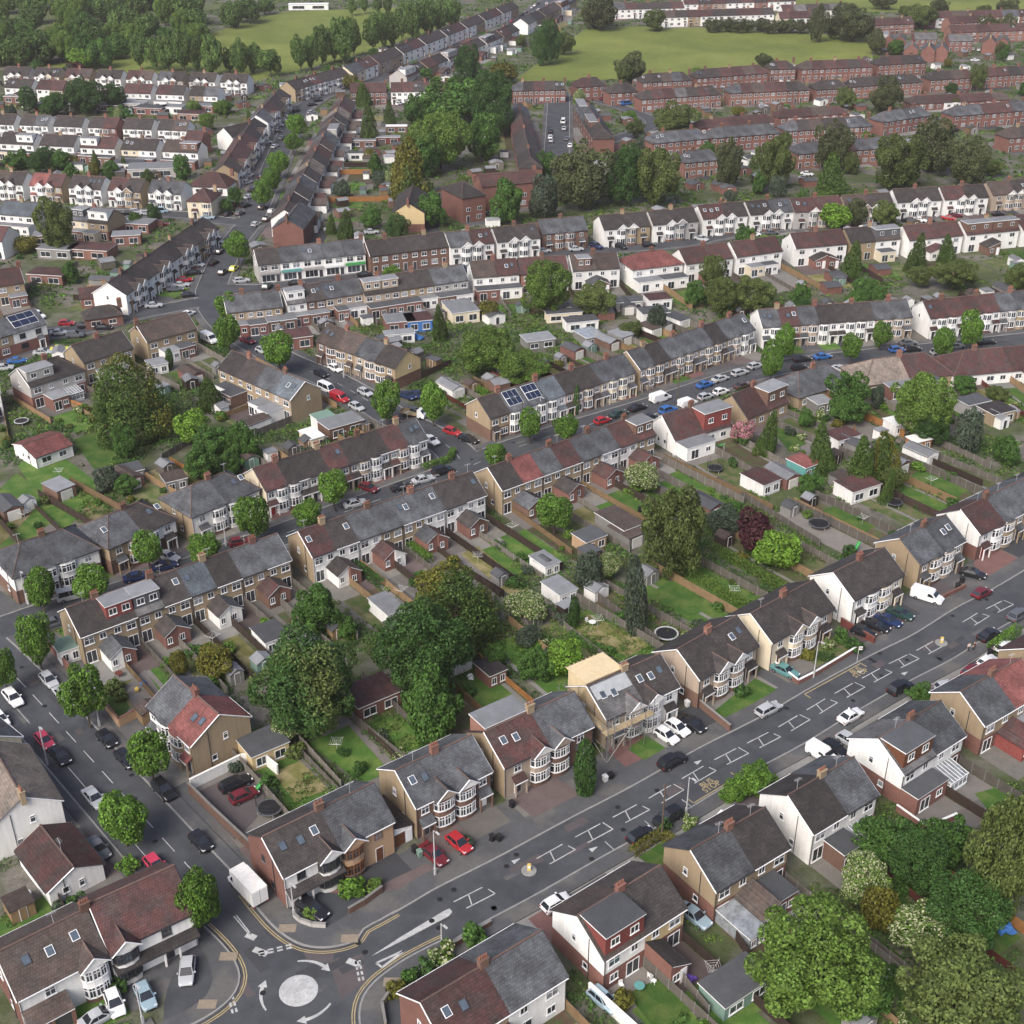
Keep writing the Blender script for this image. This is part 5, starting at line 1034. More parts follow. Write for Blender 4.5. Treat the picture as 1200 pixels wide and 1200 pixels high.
KINDS = {  # protos, label words, trunk height, height ratio
 'street': (proto(5, 'leaf_street', 34, .36, 7500, .082), 'round bright green street tree', 2.0), 'lime': (proto(2, 'leaf_lime', 26, .40, 4500, .10), 'vivid lime green tree', .8), 'gold': (proto(2, 'leaf_gold', 24, .42, 4500, .10), 'round yellow green tree', .5),
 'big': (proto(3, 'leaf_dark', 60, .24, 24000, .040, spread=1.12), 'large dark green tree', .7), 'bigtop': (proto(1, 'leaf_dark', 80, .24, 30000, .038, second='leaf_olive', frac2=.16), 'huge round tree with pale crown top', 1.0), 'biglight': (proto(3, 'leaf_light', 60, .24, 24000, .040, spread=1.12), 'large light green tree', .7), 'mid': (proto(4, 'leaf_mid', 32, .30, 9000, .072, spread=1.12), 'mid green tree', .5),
 'olive': (proto(3, 'leaf_olive', 52, .25, 19000, .046, spread=1.14), 'olive green tree', .7), 'russet': (proto(3, 'leaf_russet', 46, .27, 13000, .055, spread=1.12), 'brownish green tree', .7), 'purple': (proto(1, 'leaf_purple', 26, .40, 5200, .10), 'dark purple leaved tree', .6), 'grey': (proto(2, 'leaf_grey', 26, .36, 6000, .09), 'grey green shrubby tree', .4),
 'blossom': (proto(2, 'leaf_light', 40, .33, 12000, .060, flowers=.36), 'tree covered in cream blossom', .6), 'pinkblossom': (proto(1, 'leaf_mid', 22, .40, 4500, .10, flowers=.8, flower_mat='flower_pink'), 'small tree in pink blossom', .6),
 'conifer': (proto(4, 'leaf_conifer', 60, .36, 12000, .062, shape='cone'), 'dark conifer', .2), 'bigconifer': (proto(2, 'leaf_conifer', 90, .30, 30000, .036, shape='dome', second='leaf_gold', frac2=.22), 'massive dark conifer', .2), 'goldconifer': (proto(2, 'leaf_conifer', 50, .38, 10000, .07, shape='dome', second='leaf_gold', frac2=.5), 'yellow tipped conifer', .2),
 'cypress': (proto(2, 'leaf_dark', 46, .42, 7000, .085, shape='column'), 'narrow dark cypress', .1), 'greycypress': (proto(1, 'leaf_grey', 46, .42, 8000, .075, shape='column'), 'ivy covered grey green column tree', .1), 'poplar': (proto(3, 'leaf_park', 40, .34, 5500, .10), 'tall narrow park tree', 1.6), 'park': (proto(4, 'leaf_park', 34, .36, 5000, .10), 'tall park tree', 1.0)}
TRUNK = {}
def trunk_mesh(kind, seed):
    R = random.Random(seed); mb = MB(); x = y = 0.0; pts = [(0, 0, 0, .055)]
    for i in range(1, 5): x += R.uniform(-.02, .02); y += R.uniform(-.02, .02); pts.append((x, y, i*.2, .055 - i*.008))
    for a, b in zip(pts, pts[1:]): mb.bar(a[:3], b[:3], a[3], 'bark', b[3], 7)
    for i in range(6):
        t = i*1.05 + R.uniform(-.3, .3); z0 = .38 + .06*i; e = (math.cos(t)*.30, math.sin(t)*.30, z0 + .28); mb.bar((0, 0, z0), e, .028, 'bark', .014, 5)
        for k in (-.5, .5): mb.bar(e, (math.cos(t+k)*.44, math.sin(t+k)*.44, z0 + .45), .014, 'bark', .006, 4)
    return mb.mesh('trunk')
TRUNKS = [trunk_mesh('t', i) for i in range(4)]
TREE_N = [0]
RT_ = random.Random(5)
def tree_at(X, Y, R, RH, kind, label=None, group=None, trunk=None, name=None, cat='tree'):
    pr, words_, th = KINDS[kind]; th = th if trunk is None else trunk; TREE_N[0] += 1
    nm = name or {'cypress': 'cypress_tree', 'conifer': 'conifer_tree', 'bigconifer': 'conifer_tree', 'goldconifer': 'conifer_tree', 'poplar': 'poplar_tree'}.get(kind, 'street_tree' if kind == 'street' else 'garden_tree' if kind not in ('park',) else 'park_tree')
    root = empty(nm, (X, Y, 0), RT_.uniform(0, 6.28)); tag(root, label or f'{words_} by {nearest_ref(X, Y)}', cat, group or {'street': 'street trees', 'park': 'trees around the park', 'poplar': 'lines of tall park trees'}.get(kind, 'garden trees'))
    c = link('crown', pr[TREE_N[0] % len(pr)], root); c.location = (0, 0, th + RH*.97); c.scale = (R*RT_.uniform(.9, 1.1), R*RT_.uniform(.9, 1.1), RH*RT_.uniform(.93, 1.07)); c.rotation_euler = (RT_.uniform(-.12, .12), RT_.uniform(-.12, .12), 0)
    t = link('trunk', TRUNKS[TREE_N[0] % 4], root); H_ = th + RH*1.1; t.scale = (max(2.2, R*1.2), max(2.2, R*1.2), H_)
    return root
def tree(px, py, rw, rh, kind, label=None, **k):
    "a tree whose crown was measured in the photograph: centre and half sizes"
    hc = 3.0
    for _ in range(5):
        p = at(px, py, hc); s = ppm(p); R = rw / s; el_ = math.atan2(CAM_H - hc, p.y); a = (rh/s)**2 - (R*math.sin(el_))**2
        RH = math.sqrt(a)/math.cos(el_) if a > .2*R*R*math.cos(el_)**2 else R*.6
        RH = min(max(RH, R*.65), R*4); th = KINDS[kind][2]*min(1.4, max(.5, R/2.6)); hc = th + RH*.97
    return tree_at(p.x, p.y, R, RH, kind, label, trunk=th, **k)
for t in (
 # street trees
 *[(x, y, a, b, 'street') for x, y, a, b in ((142,956,25,28),(232,1055,23,31),(174,883,24,28),(98,812,22,32),(41,749,20,27),(46,688,17,22),(106,684,19,19),(172,642,19,21),(239,642,18,17),(3,785,13,23),(293,603,20,23),(360,602,17,15),(390,569,16,20),(326,410,17,19),(452,470,15,21),(507,468,16,22),(581,532,13,13),(621,496,13,17),(664,501,14,14),(267,359,14,14),(267,388,14,18),
   (920,400,11,18),(905,421,13,20),(998,406,12,15),(1033,392,10,13),(1107,399,13,15),(1139,384,12,19),(278,288,14,15),(308,226,10,13),(318,210,10,11),(327,190,11,12),(347,146,11,11),(343,166,10,9))],
 # big ones
 (357,802,59,62,'bigtop'), (497,765,57,60,'big'), (505,826,33,42,'mid'), (527,710,60,54,'bigconifer'), (147,463,45,50,'bigconifer'), (790,622,37,52,'olive','tall airy tree with bare lower trunk in the long gardens'), (640,336,29,32,'biglight'), (570,412,30,27,'biglight'), (612,428,31,22,'biglight'), (1080,472,36,38,'biglight'),
 (950,1128,66,68,'biglight','very large light green tree at the near gardens'), (1130,1168,72,52,'olive','broad olive crown at the near frame edge'), (1186,1000,40,72,'olive','drooping birch like tree at the near terrace'), (1130,1068,50,44,'big'), (1082,1088,38,30,'blossom'), (1040,985,34,32,'mid'), (1078,1008,38,36,'big'), (1012,1030,30,30,'blossom'), (1030,1065,20,26,'gold'), (1110,985,32,30,'mid'), (1015,1165,30,30,'mid'),
 (745,700,16,40,'greycypress'), (686,900,15,33,'cypress'), (885,622,22,22,'purple'), (911,643,22,19,'lime','bright lime weeping tree beside the purple tree'), (713,663,14,15,'blossom'), (690,670,17,20,'grey'), (615,709,25,19,'blossom'), (650,598,20,18,'street','round bright tree inside the long gardens'), (752,558,17,18,'blossom'), (660,770,19,20,'lime'), (673,718,8,18,'cypress'), (628,778,18,20,'mid'),
 (370,715,26,30,'mid'), (406,735,12,13,'mid'), (252,774,21,18,'gold'), (209,777,9,16,'gold','small pointed yellow shrub tree behind the terrace'), (245,462,16,20,'conifer'), (227,499,18,18,'lime'), (250,516,22,19,'mid'), (284,517,15,23,'mid'), (236,543,18,20,'mid'), (270,540,14,14,'mid'), (145,517,14,21,'mid'), (125,562,13,14,'grey'), (148,568,14,11,'mid'), (198,421,6,12,'cypress'), (335,850,16,18,'blossom'),
 (515,378,10,21,'conifer'), (697,350,22,18,'olive'), (835,318,16,20,'olive'), (850,345,20,22,'olive'), (885,345,25,22,'olive'), (815,345,14,14,'mid'), (573,362,11,11,'gold'), (675,470,5,16,'cypress'), (963,525,16,28,'conifer'), (1010,540,16,30,'conifer'), (1037,535,14,30,'goldconifer'), (995,457,22,24,'mid'), (995,478,20,18,'mid'), (1070,487,18,22,'blossom'), (1090,500,21,18,'big'), (1135,505,15,26,'grey'), (1180,527,16,16,'mid'), (1130,450,16,11,'mid'), (1170,462,13,10,'olive'), (902,508,13,25,'conifer'), (870,506,14,13,'pinkblossom'), (1050,560,12,14,'olive'), (945,490,9,10,'mid'), (1028,465,8,14,'grey'),
 (1000,305,13,22,'conifer'), (1076,296,12,22,'conifer'), (1110,292,10,16,'conifer'), (1012,335,12,14,'mid'), (1030,346,10,10,'mid'), (1120,320,25,14,'olive'), (1080,322,14,12,'olive'), (940,345,10,14,'mid'), (1195,325,16,16,'olive'), (1042,570,8,20,'conifer'), (1078,812,14,12,'mid'), (950,565,12,14,'mid'), (850,610,20,14,'grey'), (860,600,14,12,'mid'), (800,650,18,12,'grey'), (620,745,16,12,'grey'), (715,790,14,14,'mid'), (580,770,12,14,'mid'),
 # dark wood and estate trees
 (680,205,31,36,'russet'), (735,205,24,32,'big'), (770,205,28,34,'olive'), (595,237,18,24,'mid'), (638,232,16,24,'grey'), (640,190,10,14,'mid'), (718,222,12,12,'olive'), (790,140,24,14,'olive'), (745,150,11,10,'olive'), (855,190,15,28,'russet'), (908,190,24,30,'olive'), (975,205,17,26,'conifer'), (978,170,21,28,'russet'), (1055,190,30,30,'olive'), (1095,170,25,30,'russet'), (1137,187,23,30,'russet'), (990,115,11,11,'olive'), (1040,112,17,20,'russet'), (912,220,10,14,'grey'), (890,215,8,12,'mid'), (940,235,8,12,'mid'), (980,252,16,14,'lime'), (1005,248,12,14,'russet'), (1038,250,17,14,'olive'), (1165,195,12,9,'olive'), (920,165,8,8,'olive'), (830,178,12,11,'mid'), (755,168,11,9,'grey'),
 (575,122,29,34,'big'), (530,118,34,27,'mid'), (515,163,33,33,'biglight'), (567,162,20,26,'mid'), (480,203,22,38,'goldconifer'), (495,182,20,24,'mid'), (432,145,12,22,'conifer'), (456,136,9,14,'conifer'), (425,110,9,13,'conifer'), (490,126,16,18,'mid'), (548,78,16,22,'big'), (505,245,18,20,'mid'), (405,262,10,16,'conifer'), (465,265,14,14,'big'), (435,255,12,12,'mid'), (440,195,9,14,'mid'), (445,210,8,9,'grey'), (495,87,12,8,'mid'), (410,95,9,7,'gold'), (590,85,16,8,'gold'), (388,262,6,12,'conifer'),
 (65,263,22,32,'olive'), (30,285,13,9,'gold'), (98,112,21,19,'big'), (133,113,13,14,'big'), (32,116,11,14,'big'), (62,122,17,12,'big'), (213,195,11,13,'mid'), (140,133,11,8,'mid'), (262,124,11,8,'mid'), (70,187,10,11,'mid'), (45,190,14,11,'big'), (18,187,14,10,'mid'), (55,182,14,9,'big'), (110,198,6,9,'gold'), (130,198,10,8,'mid'), (111,186,5,8,'conifer'), (145,192,5,8,'conifer'), (95,68,16,9,'lime','pale lime tree in front of the park wood'), (90,82,12,8,'purple'), (275,230,9,10,'mid'), (265,240,7,8,'mid'), (158,258,9,8,'mid'),
 (740,78,17,14,'russet'), (732,86,10,11,'olive'), (645,48,13,24,'big'), (635,54,12,20,'big'), (662,50,10,12,'olive'), (705,14,22,18,'russet'), (690,18,9,14,'russet'), (768,22,12,12,'olive'), (960,27,9,20,'russet'), (975,32,6,12,'russet'), (1002,28,24,18,'russet'), (1028,48,10,14,'russet'), (1080,18,20,13,'olive'), (1100,10,10,10,'russet'), (1060,12,7,5,'olive'), (1102,6,10,7,'russet'), (1158,30,11,13,'russet'), (1180,30,10,13,'russet'), (1153,12,8,6,'olive'), (1180,8,12,9,'russet'), (1147,90,9,14,'olive'), (1172,58,6,8,'russet'), (990,12,14,8,'russet'), (1035,0,14,8,'russet'), (1050,55,10,8,'mid'), (895,70,10,6,'russet'), (1115,118,8,6,'olive')):
    tree(*t)
# hedge-like growth along the far edge of the green field
for k in range(14): tree(830 + k*12 + RT_.uniform(-3, 3), 29 + RT_.uniform(-1, 3), 8, 7, 'russet', f'scrubby brown green bush in the hedge behind the green field', group='hedge behind the green field', name='hedge_tree')
# the park: lines of tall trees
for x, y, a, b in ((162,58,10,18),(178,61,9,16),(195,60,11,19),(213,58,11,21),(228,61,9,17),(248,62,12,20),(280,66,11,17),(296,66,10,15),(316,72,14,14),(351,60,10,18),(364,60,7,17),(376,50,11,20),(391,48,9,20),(401,45,12,24),(413,40,10,20),(436,36,11,19),(447,34,8,17),(458,33,9,17),(470,24,9,18),(484,24,10,19),(500,19,11,19),(516,17,11,17),(530,14,11,16),(412,6,5,9),(427,4,5,9),(442,5,5,9),(454,4,5,9),(272,16,12,14),(290,12,14,12),(310,6,10,8),(268,70,8,12)): tree(x, y, a, b, 'poplar' if b > 1.5*a else 'park', 'tall tree standing in the lines around the park', group='lines of tall park trees')
RW_ = random.Random(3)
for yy, n_, x1 in ((57, 8, 140), (43, 8, 240), (27, 8, 255), (10, 8, 235), (-4, 7, 220)):
    for k in range(n_): tree(-12 + (x1 + 12)*(k + RW_.uniform(.2, .8))/n_, yy + RW_.uniform(-4, 4), RW_.uniform(12, 18), RW_.uniform(13, 19), RW_.choice(('park', 'park', 'biglight', 'mid')), 'rounded tree in the wood beside the park', group='wood beside the park', name='park_tree')
# bushes in the gardens
BUSH = [crown_mesh('bush', m, 40 + i, 12, .45, 700, .22) for i, m in enumerate(('leaf_mid', 'leaf_dark', 'leaf_light', 'leaf_grey', 'leaf_street', 'leaf_olive', 'leaf_mid', 'leaf_dark'))] + [crown_mesh('bush', 'leaf_light', 60, 12, .45, 700, .22, flowers=.3), crown_mesh('bush', 'leaf_gold', 61, 12, .45, 700, .22)]
BN = ['mid green', 'dark green', 'light green', 'grey green', 'bright green', 'olive green', 'mid green', 'dark green', 'white flowering', 'golden']
def bush(x, y, R, ref, i=None, label=None, h=.85):
    i = RT_.randrange(len(BUSH)) if i is None else i
    o = link('garden_bush', BUSH[i] if R < 1.7 else KINDS['street'][0][i % 5], None, (x, y, R*h*.8), RT_.uniform(0, 6)); o.scale = (R*RT_.uniform(.8, 1.3), R, R*h); tag(o, label or f'{BN[i]} bush behind {ref}', 'bush', 'bushes in the back gardens')
sel = sorted(BUSHES, key=lambda b: b[1])[:250]
for x, y, R, ref, lo in sel: bush(x, y, R, ref)
for px, R, i, lb in (((413,1048),1.3,4,'clipped bright bush on the roundabout drive'), ((440,1042),.9,2,'small bush beside the raised planter'), ((365,1073),.9,2,'shrub behind the curved corner wall'), ((947,772),1.0,9,'golden ball shrub on the teal car drive'), ((885,925),2.3,4,'tall rounded hedge bush at the bus stop'), ((862,935),1.9,4,'lower rounded hedge bush at the bus stop'), ((780,972),1.0,1,'dark conical bush by the near pavement'), ((465,1165),1.1,9,'yellow green shrub in the roundabout border'), ((480,1150),1.0,0,'shrub in the roundabout border'), ((520,1128),1.5,8,'white flowering shrub in the roundabout border'), ((555,1105),1.4,0,'shrub at the end of the roundabout border'), ((500,1138),1.2,1,'dark shrub in the roundabout border'), ((163,885),1.0,0,'shrub on the corner verge'), ((808,968),1.0,8,'pink white rose bush by the near pavement'), ((545,990),.9,3,'grey green shrub between the red cars'), ((665,880),1.2,0,'shrub below the scaffolding'), ((870,815),1.1,1,'shrub in the front lawn'), ((730,1180),1.3,9,'pale shrub on the near lawn'), ((1000,762),1.2,1,'shrub behind the red boundary wall'), ((985,752),1.3,0,'shrub in the planted front garden'), ((970,760),1.1,8,'flowering shrub in the planted front garden'), ((150,1020),1.2,4,'bright shrub behind the annexe'), ((140,1160),1.0,1,'shrub between the white house drives'), ((655,430),1.0,9,'shrub under the tan terrace'), ((668,460),1.0,9,'yellow shrub by the terrace gap')):
    p = at(*px); bush(p.x, p.y, R, '', i, lb)
def hedge(px, h, wd, mat, label):
    P = [at(*p) for p in px]; c = P[0].copy(); r = np.random.default_rng(len(label)); V = []; n = 0
    for a, b in zip(P, P[1:]):
        d = b - a; L = d.length; d = np.array(d/L); nn = np.array([-d[1], d[0], 0]); m = int(L*(2*h + wd)*60)
        t = r.uniform(0, L, m); s = r.uniform(-h - wd/2, h + wd/2, m); z = np.where(np.abs(s) < wd/2, h, np.maximum(.05, h - (np.abs(s) - wd/2))); y = np.clip(s, -wd/2, wd/2)
        pos = np.array(a - c)[None] + d[None]*t[:, None] + nn[None]*y[:, None] + np.array([0, 0, 1])[None]*z[:, None] + r.normal(size=(m, 3))*.07
        nor = nn[None]*np.sign(s)[:, None]*(np.abs(s) > wd/2)[:, None] + np.array([0, 0, 1])[None]*(np.abs(s) <= wd/2)[:, None] + r.normal(size=(m, 3))*.5
        nor /= np.linalg.norm(nor, axis=1)[:, None]; e = np.cross(nor, r.normal(size=(m, 3))); e /= np.linalg.norm(e, axis=1)[:, None]; f = np.cross(nor, e); q = .13*r.uniform(.6, 1.3, m)[:, None]
        V.append(np.stack([pos - e*q, pos - f*q*.6, pos + e*q, pos + f*q*.6], 1))
    V = np.concatenate(V); n = len(V); me = bpy.data.meshes.new('hedge'); me.from_pydata(V.reshape(-1, 3).tolist(), [], np.arange(n*4).reshape(-1, 4).tolist()); me.materials.append(MAT[mat])
    o = link('garden_hedge', me, None, c); tag(o, label, 'hedge')
for px, h, wd, m, lb in (([(740,1003),(775,980)],1.1,1.1,'leaf_gold','yellow green clipped hedge by the parked black cars'), ([(777,982),(790,990)],1.1,1.0,'leaf_gold','short return of the yellow clipped hedge'), ([(1160,765),(1192,742)],1.6,1.3,'leaf_street','tall green hedge beside the pale car by the far pavement'), ([(792,665),(875,715)],1.6,1.2,'leaf_light','long thick hedge between two back lawns'), ([(835,645),(930,700)],1.5,1.2,'leaf_light','second long hedge between back lawns'), ([(495,551),(527,541),(532,530)],1.2,1.1,'leaf_street','curved clipped hedge at the street bend'), ([(940,770),(978,775)],1.1,1.0,'leaf_dark','dark hedge beside the teal car'), ([(546,452),(572,465)],1.3,1.0,'leaf_street','hedge behind the gable with solar roof'), ([(390,648),(450,690)],1.5,1.3,'leaf_dark','overgrown hedge along the alley'), ([(475,640),(505,660)],1.5,1.1,'leaf_street','garden hedge behind the white extension'), ([(1100,985),(1145,1010)],2.0,1.8,'leaf_dark','dark thick hedge behind the paved terrace'), ([(668,745),(700,768)],1.0,1.0,'leaf_mid','scruffy hedge beside the dry lawn')): hedge(px, h, wd, m, lb)
# ------------------------------------------------------------------ overgrown ground between the houses
GX0, GY0, GW, GH = -430, 84, 860, 800
free = np.ones((GH, GW), bool); lawnm = np.zeros((GH, GW), bool)
def raster(pts, grid, val, grow=0.0):
    P = np.array(pts, float)
    if grow: c = P.mean(0); P = c + (P - c)*(1 + grow/np.maximum(.5, np.linalg.norm(P - c, axis=1))[:, None])
    x0, y0 = np.floor(P.min(0)).astype(int) - (GX0, GY0); x1, y1 = np.ceil(P.max(0)).astype(int) - (GX0, GY0) + 1
    x0, y0, x1, y1 = max(0, x0), max(0, y0), min(GW, x1), min(GH, y1)
    if x0 >= x1 or y0 >= y1: return
    yy, xx = np.mgrid[y0:y1, x0:x1]; X, Y = xx + GX0 + .5, yy + GY0 + .5; ins = np.zeros(X.shape, bool); j = len(P) - 1
    for i in range(len(P)):
        (xi, yi), (xj, yj) = P[i], P[j]; hit = ((yi > Y) != (yj > Y)) & (X < (xj - xi)*(Y - yi)/((yj - yi) or 1e-9) + xi); ins ^= hit; j = i
    grid[y0:y1, x0:x1][ins] = val
for nm, pts in SHEETS:
    if nm in ('lawn', 'garden_bed'): raster(pts, lawnm, True)
    elif nm != 'garden_path': raster(pts, free, False, .3 if nm != 'field' else 1)
for p in PLOTS:
    c, u, n = p['c'], p['u'], p['n']; e0 = p['d']/2 + (4.6 if p['near'] == 'R' else .9); raster([((c + u*x + n*y).x, (c + u*x + n*y).y) for x, y in ((-p['w']/2-.7,-e0),(p['w']/2+.7,-e0),(p['w']/2+.7,p['d']/2+.7),(-p['w']/2-.7,p['d']/2+.7))], free, False)
for r in ROADS:
    for k in range(len(r['P'])-1):
        a, b, m, n = r['P'][k], r['P'][k+1], r['N'][k], r['N'][k+1]; L_, R_ = r['hl'] + r['pl'] + .5, r['hr'] + r['pr'] + .5
        raster([a - m*R_, b - n*R_, b + n*L_, a + m*L_], free, False)
yy, xx = np.mgrid[0:GH, 0:GW]; free &= (np.hypot(xx + GX0 - ISLAND.x, yy + GY0 - ISLAND.y) > 19) & (np.abs(xx + GX0) < (yy + GY0)*.45 + 12)
rn = np.random.default_rng(21)
def vnoise(step, seed):
    q = np.random.default_rng(seed).random((GH//step + 3, GW//step + 3)); fy, fx = yy/step, xx/step; iy, ix = fy.astype(int), fx.astype(int); ty, tx = fy - iy, fx - ix; ty, tx = ty*ty*(3-2*ty), tx*tx*(3-2*tx)
    return (q[iy,ix]*(1-tx) + q[iy,ix+1]*tx)*(1-ty) + (q[iy+1,ix]*(1-tx) + q[iy+1,ix+1]*tx)*ty
nz = .6*vnoise(9, 1) + .4*vnoise(4, 2); prob = np.where(lawnm, (nz > .66)*.5, np.clip((nz - .36)*3.2, 0, .85))*np.where(yy + GY0 > 300, .45, 1); pick = free & (rn.random((GH, GW)) < prob); far_ = yy + GY0 > 430; pick &= ~(far_ & ((xx + yy) % 2 == 0))
cy, cx = np.nonzero(pick); hz_ = (.25 + 1.5*np.clip(nz[cy, cx] - .42, 0, 1)*rn.uniform(.5, 1.6, len(cy))); Yc = cy + GY0
spec = vnoise(6, 5)[cy, cx] + rn.normal(size=len(cy))*.08
V, MI = [], []
for lo, hi, nl, sz in ((0, 205, 26, .17), (205, 300, 16, .23), (300, 430, 10, .33), (430, 2000, 8, .50)):
    s_ = (Yc >= lo) & (Yc < hi); m = int(s_.sum())
    if not m: continue
    k = np.repeat(np.nonzero(s_)[0], nl); q = len(k); d = rn.normal(size=(q, 3)); d[:, 2] = np.abs(d[:, 2]); d /= np.linalg.norm(d, axis=1)[:, None]; rr = rn.uniform(.5, 1.0, q)
    pos = np.stack([cx[k] + GX0 + .5 + d[:,0]*rr*.85, cy[k] + GY0 + .5 + d[:,1]*rr*.85, hz_[k]*d[:,2]*rr + .03], 1); nor = d + rn.normal(size=(q, 3))*.5 + (0, 0, .3); nor /= np.linalg.norm(nor, axis=1)[:, None]
    a = np.cross(nor, rn.normal(size=(q, 3))); a /= np.linalg.norm(a, axis=1)[:, None]; b = np.cross(nor, a); s2 = sz*rn.uniform(.6, 1.4, q)[:, None]
    V.append(np.stack([pos - a*s2, pos - b*s2*.6, pos + a*s2, pos + b*s2*.6], 1)); sp = spec[k]; MI.append(np.select([sp < .30, sp < .48, sp < .62, sp < .74, sp < .8], [0, 1, 2, 3, 4], 1))
V = np.concatenate(V); MI = np.concatenate(MI).astype(np.int32); n = len(V); me = bpy.data.meshes.new('undergrowth'); me.vertices.add(n*4); me.vertices.foreach_set('co', V.reshape(-1)); me.loops.add(n*4); me.loops.foreach_set('vertex_index', np.arange(n*4, dtype=np.int32)); me.polygons.add(n)
me.polygons.foreach_set('loop_start', np.arange(0, n*4, 4, dtype=np.int32)); me.polygons.foreach_set('loop_total', np.full(n, 4, dtype=np.int32))
for m in ('leaf_dark', 'leaf_mid', 'leaf_light', 'leaf_olive', 'leaf_street'): me.materials.append(MAT[m])
me.polygons.foreach_set('material_index', MI); me.update(calc_edges=True); structure(link('undergrowth', me), 'stuff')
# more small trees and outbuildings in the farther gardens, wherever the ground is open
def open_spots(n_, y0, y1, r_, seed, need=.95):
    R = random.Random(seed); out = []
    for _ in range(40000):
        if len(out) >= n_: break
        X, Y = R.uniform(-400, 400), R.uniform(y0, y1)**1.0; j, i = int(Y - GY0), int(X - GX0)
        if not (4 < j < GH-4 and 4 < i < GW-4) or abs(X) > Y*.43: continue
        if free[j-r_:j+r_+1, i-r_:i+r_+1].mean() < need or not near_house(X, Y, 26): continue
        if any((X-a)**2 + (Y-b)**2 < 49 for a, b in out): continue
        out.append((X, Y))
    return out
for X, Y in open_spots(70, 240, 700, 2, 3): tree_at(X, Y, RT_.uniform(1.6, 3.2), RT_.uniform(1.7, 3.6), RT_.choice(('mid', 'mid', 'olive', 'street', 'big', 'grey', 'gold', 'blossom', 'conifer', 'biglight')), trunk=.4)
SHED1 = []
for k in range(8):
    R = random.Random(k); mb = MB(); w_, d_, h_ = R.uniform(2.2, 5), R.uniform(2.2, 4.5), R.uniform(2.0, 2.5); wl = ('fence_grey','white','brick','fence_dark','concrete','brickbrown','white','fence_tan')[k]; rf_ = ('felt','felt','felt_dark','felt','roof_brown','felt','felt_dark','felt_dark')[k]
    mb.box(-w_/2, w_/2, -d_/2, d_/2, 0, h_, wl, skip='tb')
    for sy in (-1, 1): mb.face([(-w_/2, sy*d_/2, h_), (w_/2, sy*d_/2, h_), (0, sy*d_/2, h_+.5)], wl)
    for sx in (-1, 1): mb.face([(sx*(w_/2+.15), -d_/2-.12, h_-.08), (0, -d_/2-.12, h_+.55), (0, d_/2+.12, h_+.55), (sx*(w_/2+.15), d_/2+.12, h_-.08)], rf_)
    mb.add(door_mb(0, -d_/2, -1, 'door_dark', .8, 1.8)); SHED1.append((mb.mesh('garden_shed'), ('grey wooden', 'white', 'red brick', 'dark wooden', 'concrete', 'brown brick', 'white painted', 'tan wooden')[k]))
for X, Y in open_spots(120, 235, 640, 2, 9) + open_spots(150, 380, 700, 1, 31, .8): k = RT_.randrange(8); tag(link('small_outbuilding', SHED1[k][0], None, (X, Y, 0), RT_.choice((.2, .5, 1.8, 2.1))), f'{SHED1[k][1]} small outbuilding by {nearest_ref(X, Y)}', 'shed', 'sheds and garages in the back gardens')
# ------------------------------------------------------------------ vehicles
def loft(mb, secs, mat, cap=True):
    "secs: list of rings (same count) joined along the length"
    k = len(mb.v); n = len(secs[0])
    for s in secs: mb.v += [tuple(p) for p in s]
    for a in range(len(secs)-1):
        for i in range(n): j = (i+1) % n; mb.f.append((k+a*n+i, k+a*n+j, k+(a+1)*n+j, k+(a+1)*n+i)); mb.m.append(mat)
    if cap: mb.f.append(tuple(k+i for i in reversed(range(n)))); mb.m.append(mat); mb.f.append(tuple(k+(len(secs)-1)*n+i for i in range(n))); mb.m.append(mat)
# kind: length, width, stations (x, low, high, half width factor), cabin (x rear base, x rear top, x front top, x front base), roof height, wheel radius
CARS = {
 'hatchback': (3.95, 1.74, [(-1.97,.45,.72,.86),(-1.9,.30,.88,.95),(-1.3,.24,.95,1),(0,.22,.93,1),(.9,.24,.90,1),(1.55,.26,.80,.96),(1.88,.30,.66,.88),(1.97,.38,.56,.78)], (-1.85,-1.45,.15,.95), 1.46, .31),
 'saloon': (4.5, 1.78, [(-2.25,.45,.76,.84),(-2.15,.30,.90,.94),(-1.4,.24,.94,1),(0,.22,.92,1),(.95,.24,.90,1),(1.75,.26,.80,.96),(2.15,.30,.66,.88),(2.25,.38,.55,.76)], (-1.6,-.95,.25,1.0), 1.42, .32),
 'estate': (4.5, 1.78, [(-2.25,.45,.80,.86),(-2.18,.30,.94,.95),(-1.4,.24,.96,1),(0,.22,.94,1),(.95,.24,.92,1),(1.75,.26,.82,.96),(2.15,.30,.66,.88),(2.25,.38,.55,.76)], (-2.12,-1.8,.25,1.0), 1.48, .32),
 'suv': (4.45, 1.86, [(-2.22,.50,.85,.88),(-2.15,.36,1.0,.96),(-1.4,.30,1.05,1),(0,.28,1.03,1),(1.0,.30,1.02,1),(1.75,.32,.94,.97),(2.12,.36,.78,.9),(2.22,.45,.62,.8)], (-2.08,-1.75,.2,.95), 1.70, .36),
 'minibus': (4.9, 1.95, [(-2.45,.45,.95,.92),(-2.4,.34,1.05,.98),(-1.4,.28,1.08,1),(0,.28,1.08,1),(1.5,.28,1.05,1),(2.2,.32,.95,.95),(2.45,.42,.70,.84)], (-2.4,-2.3,1.2,1.85), 2.0, .33)}
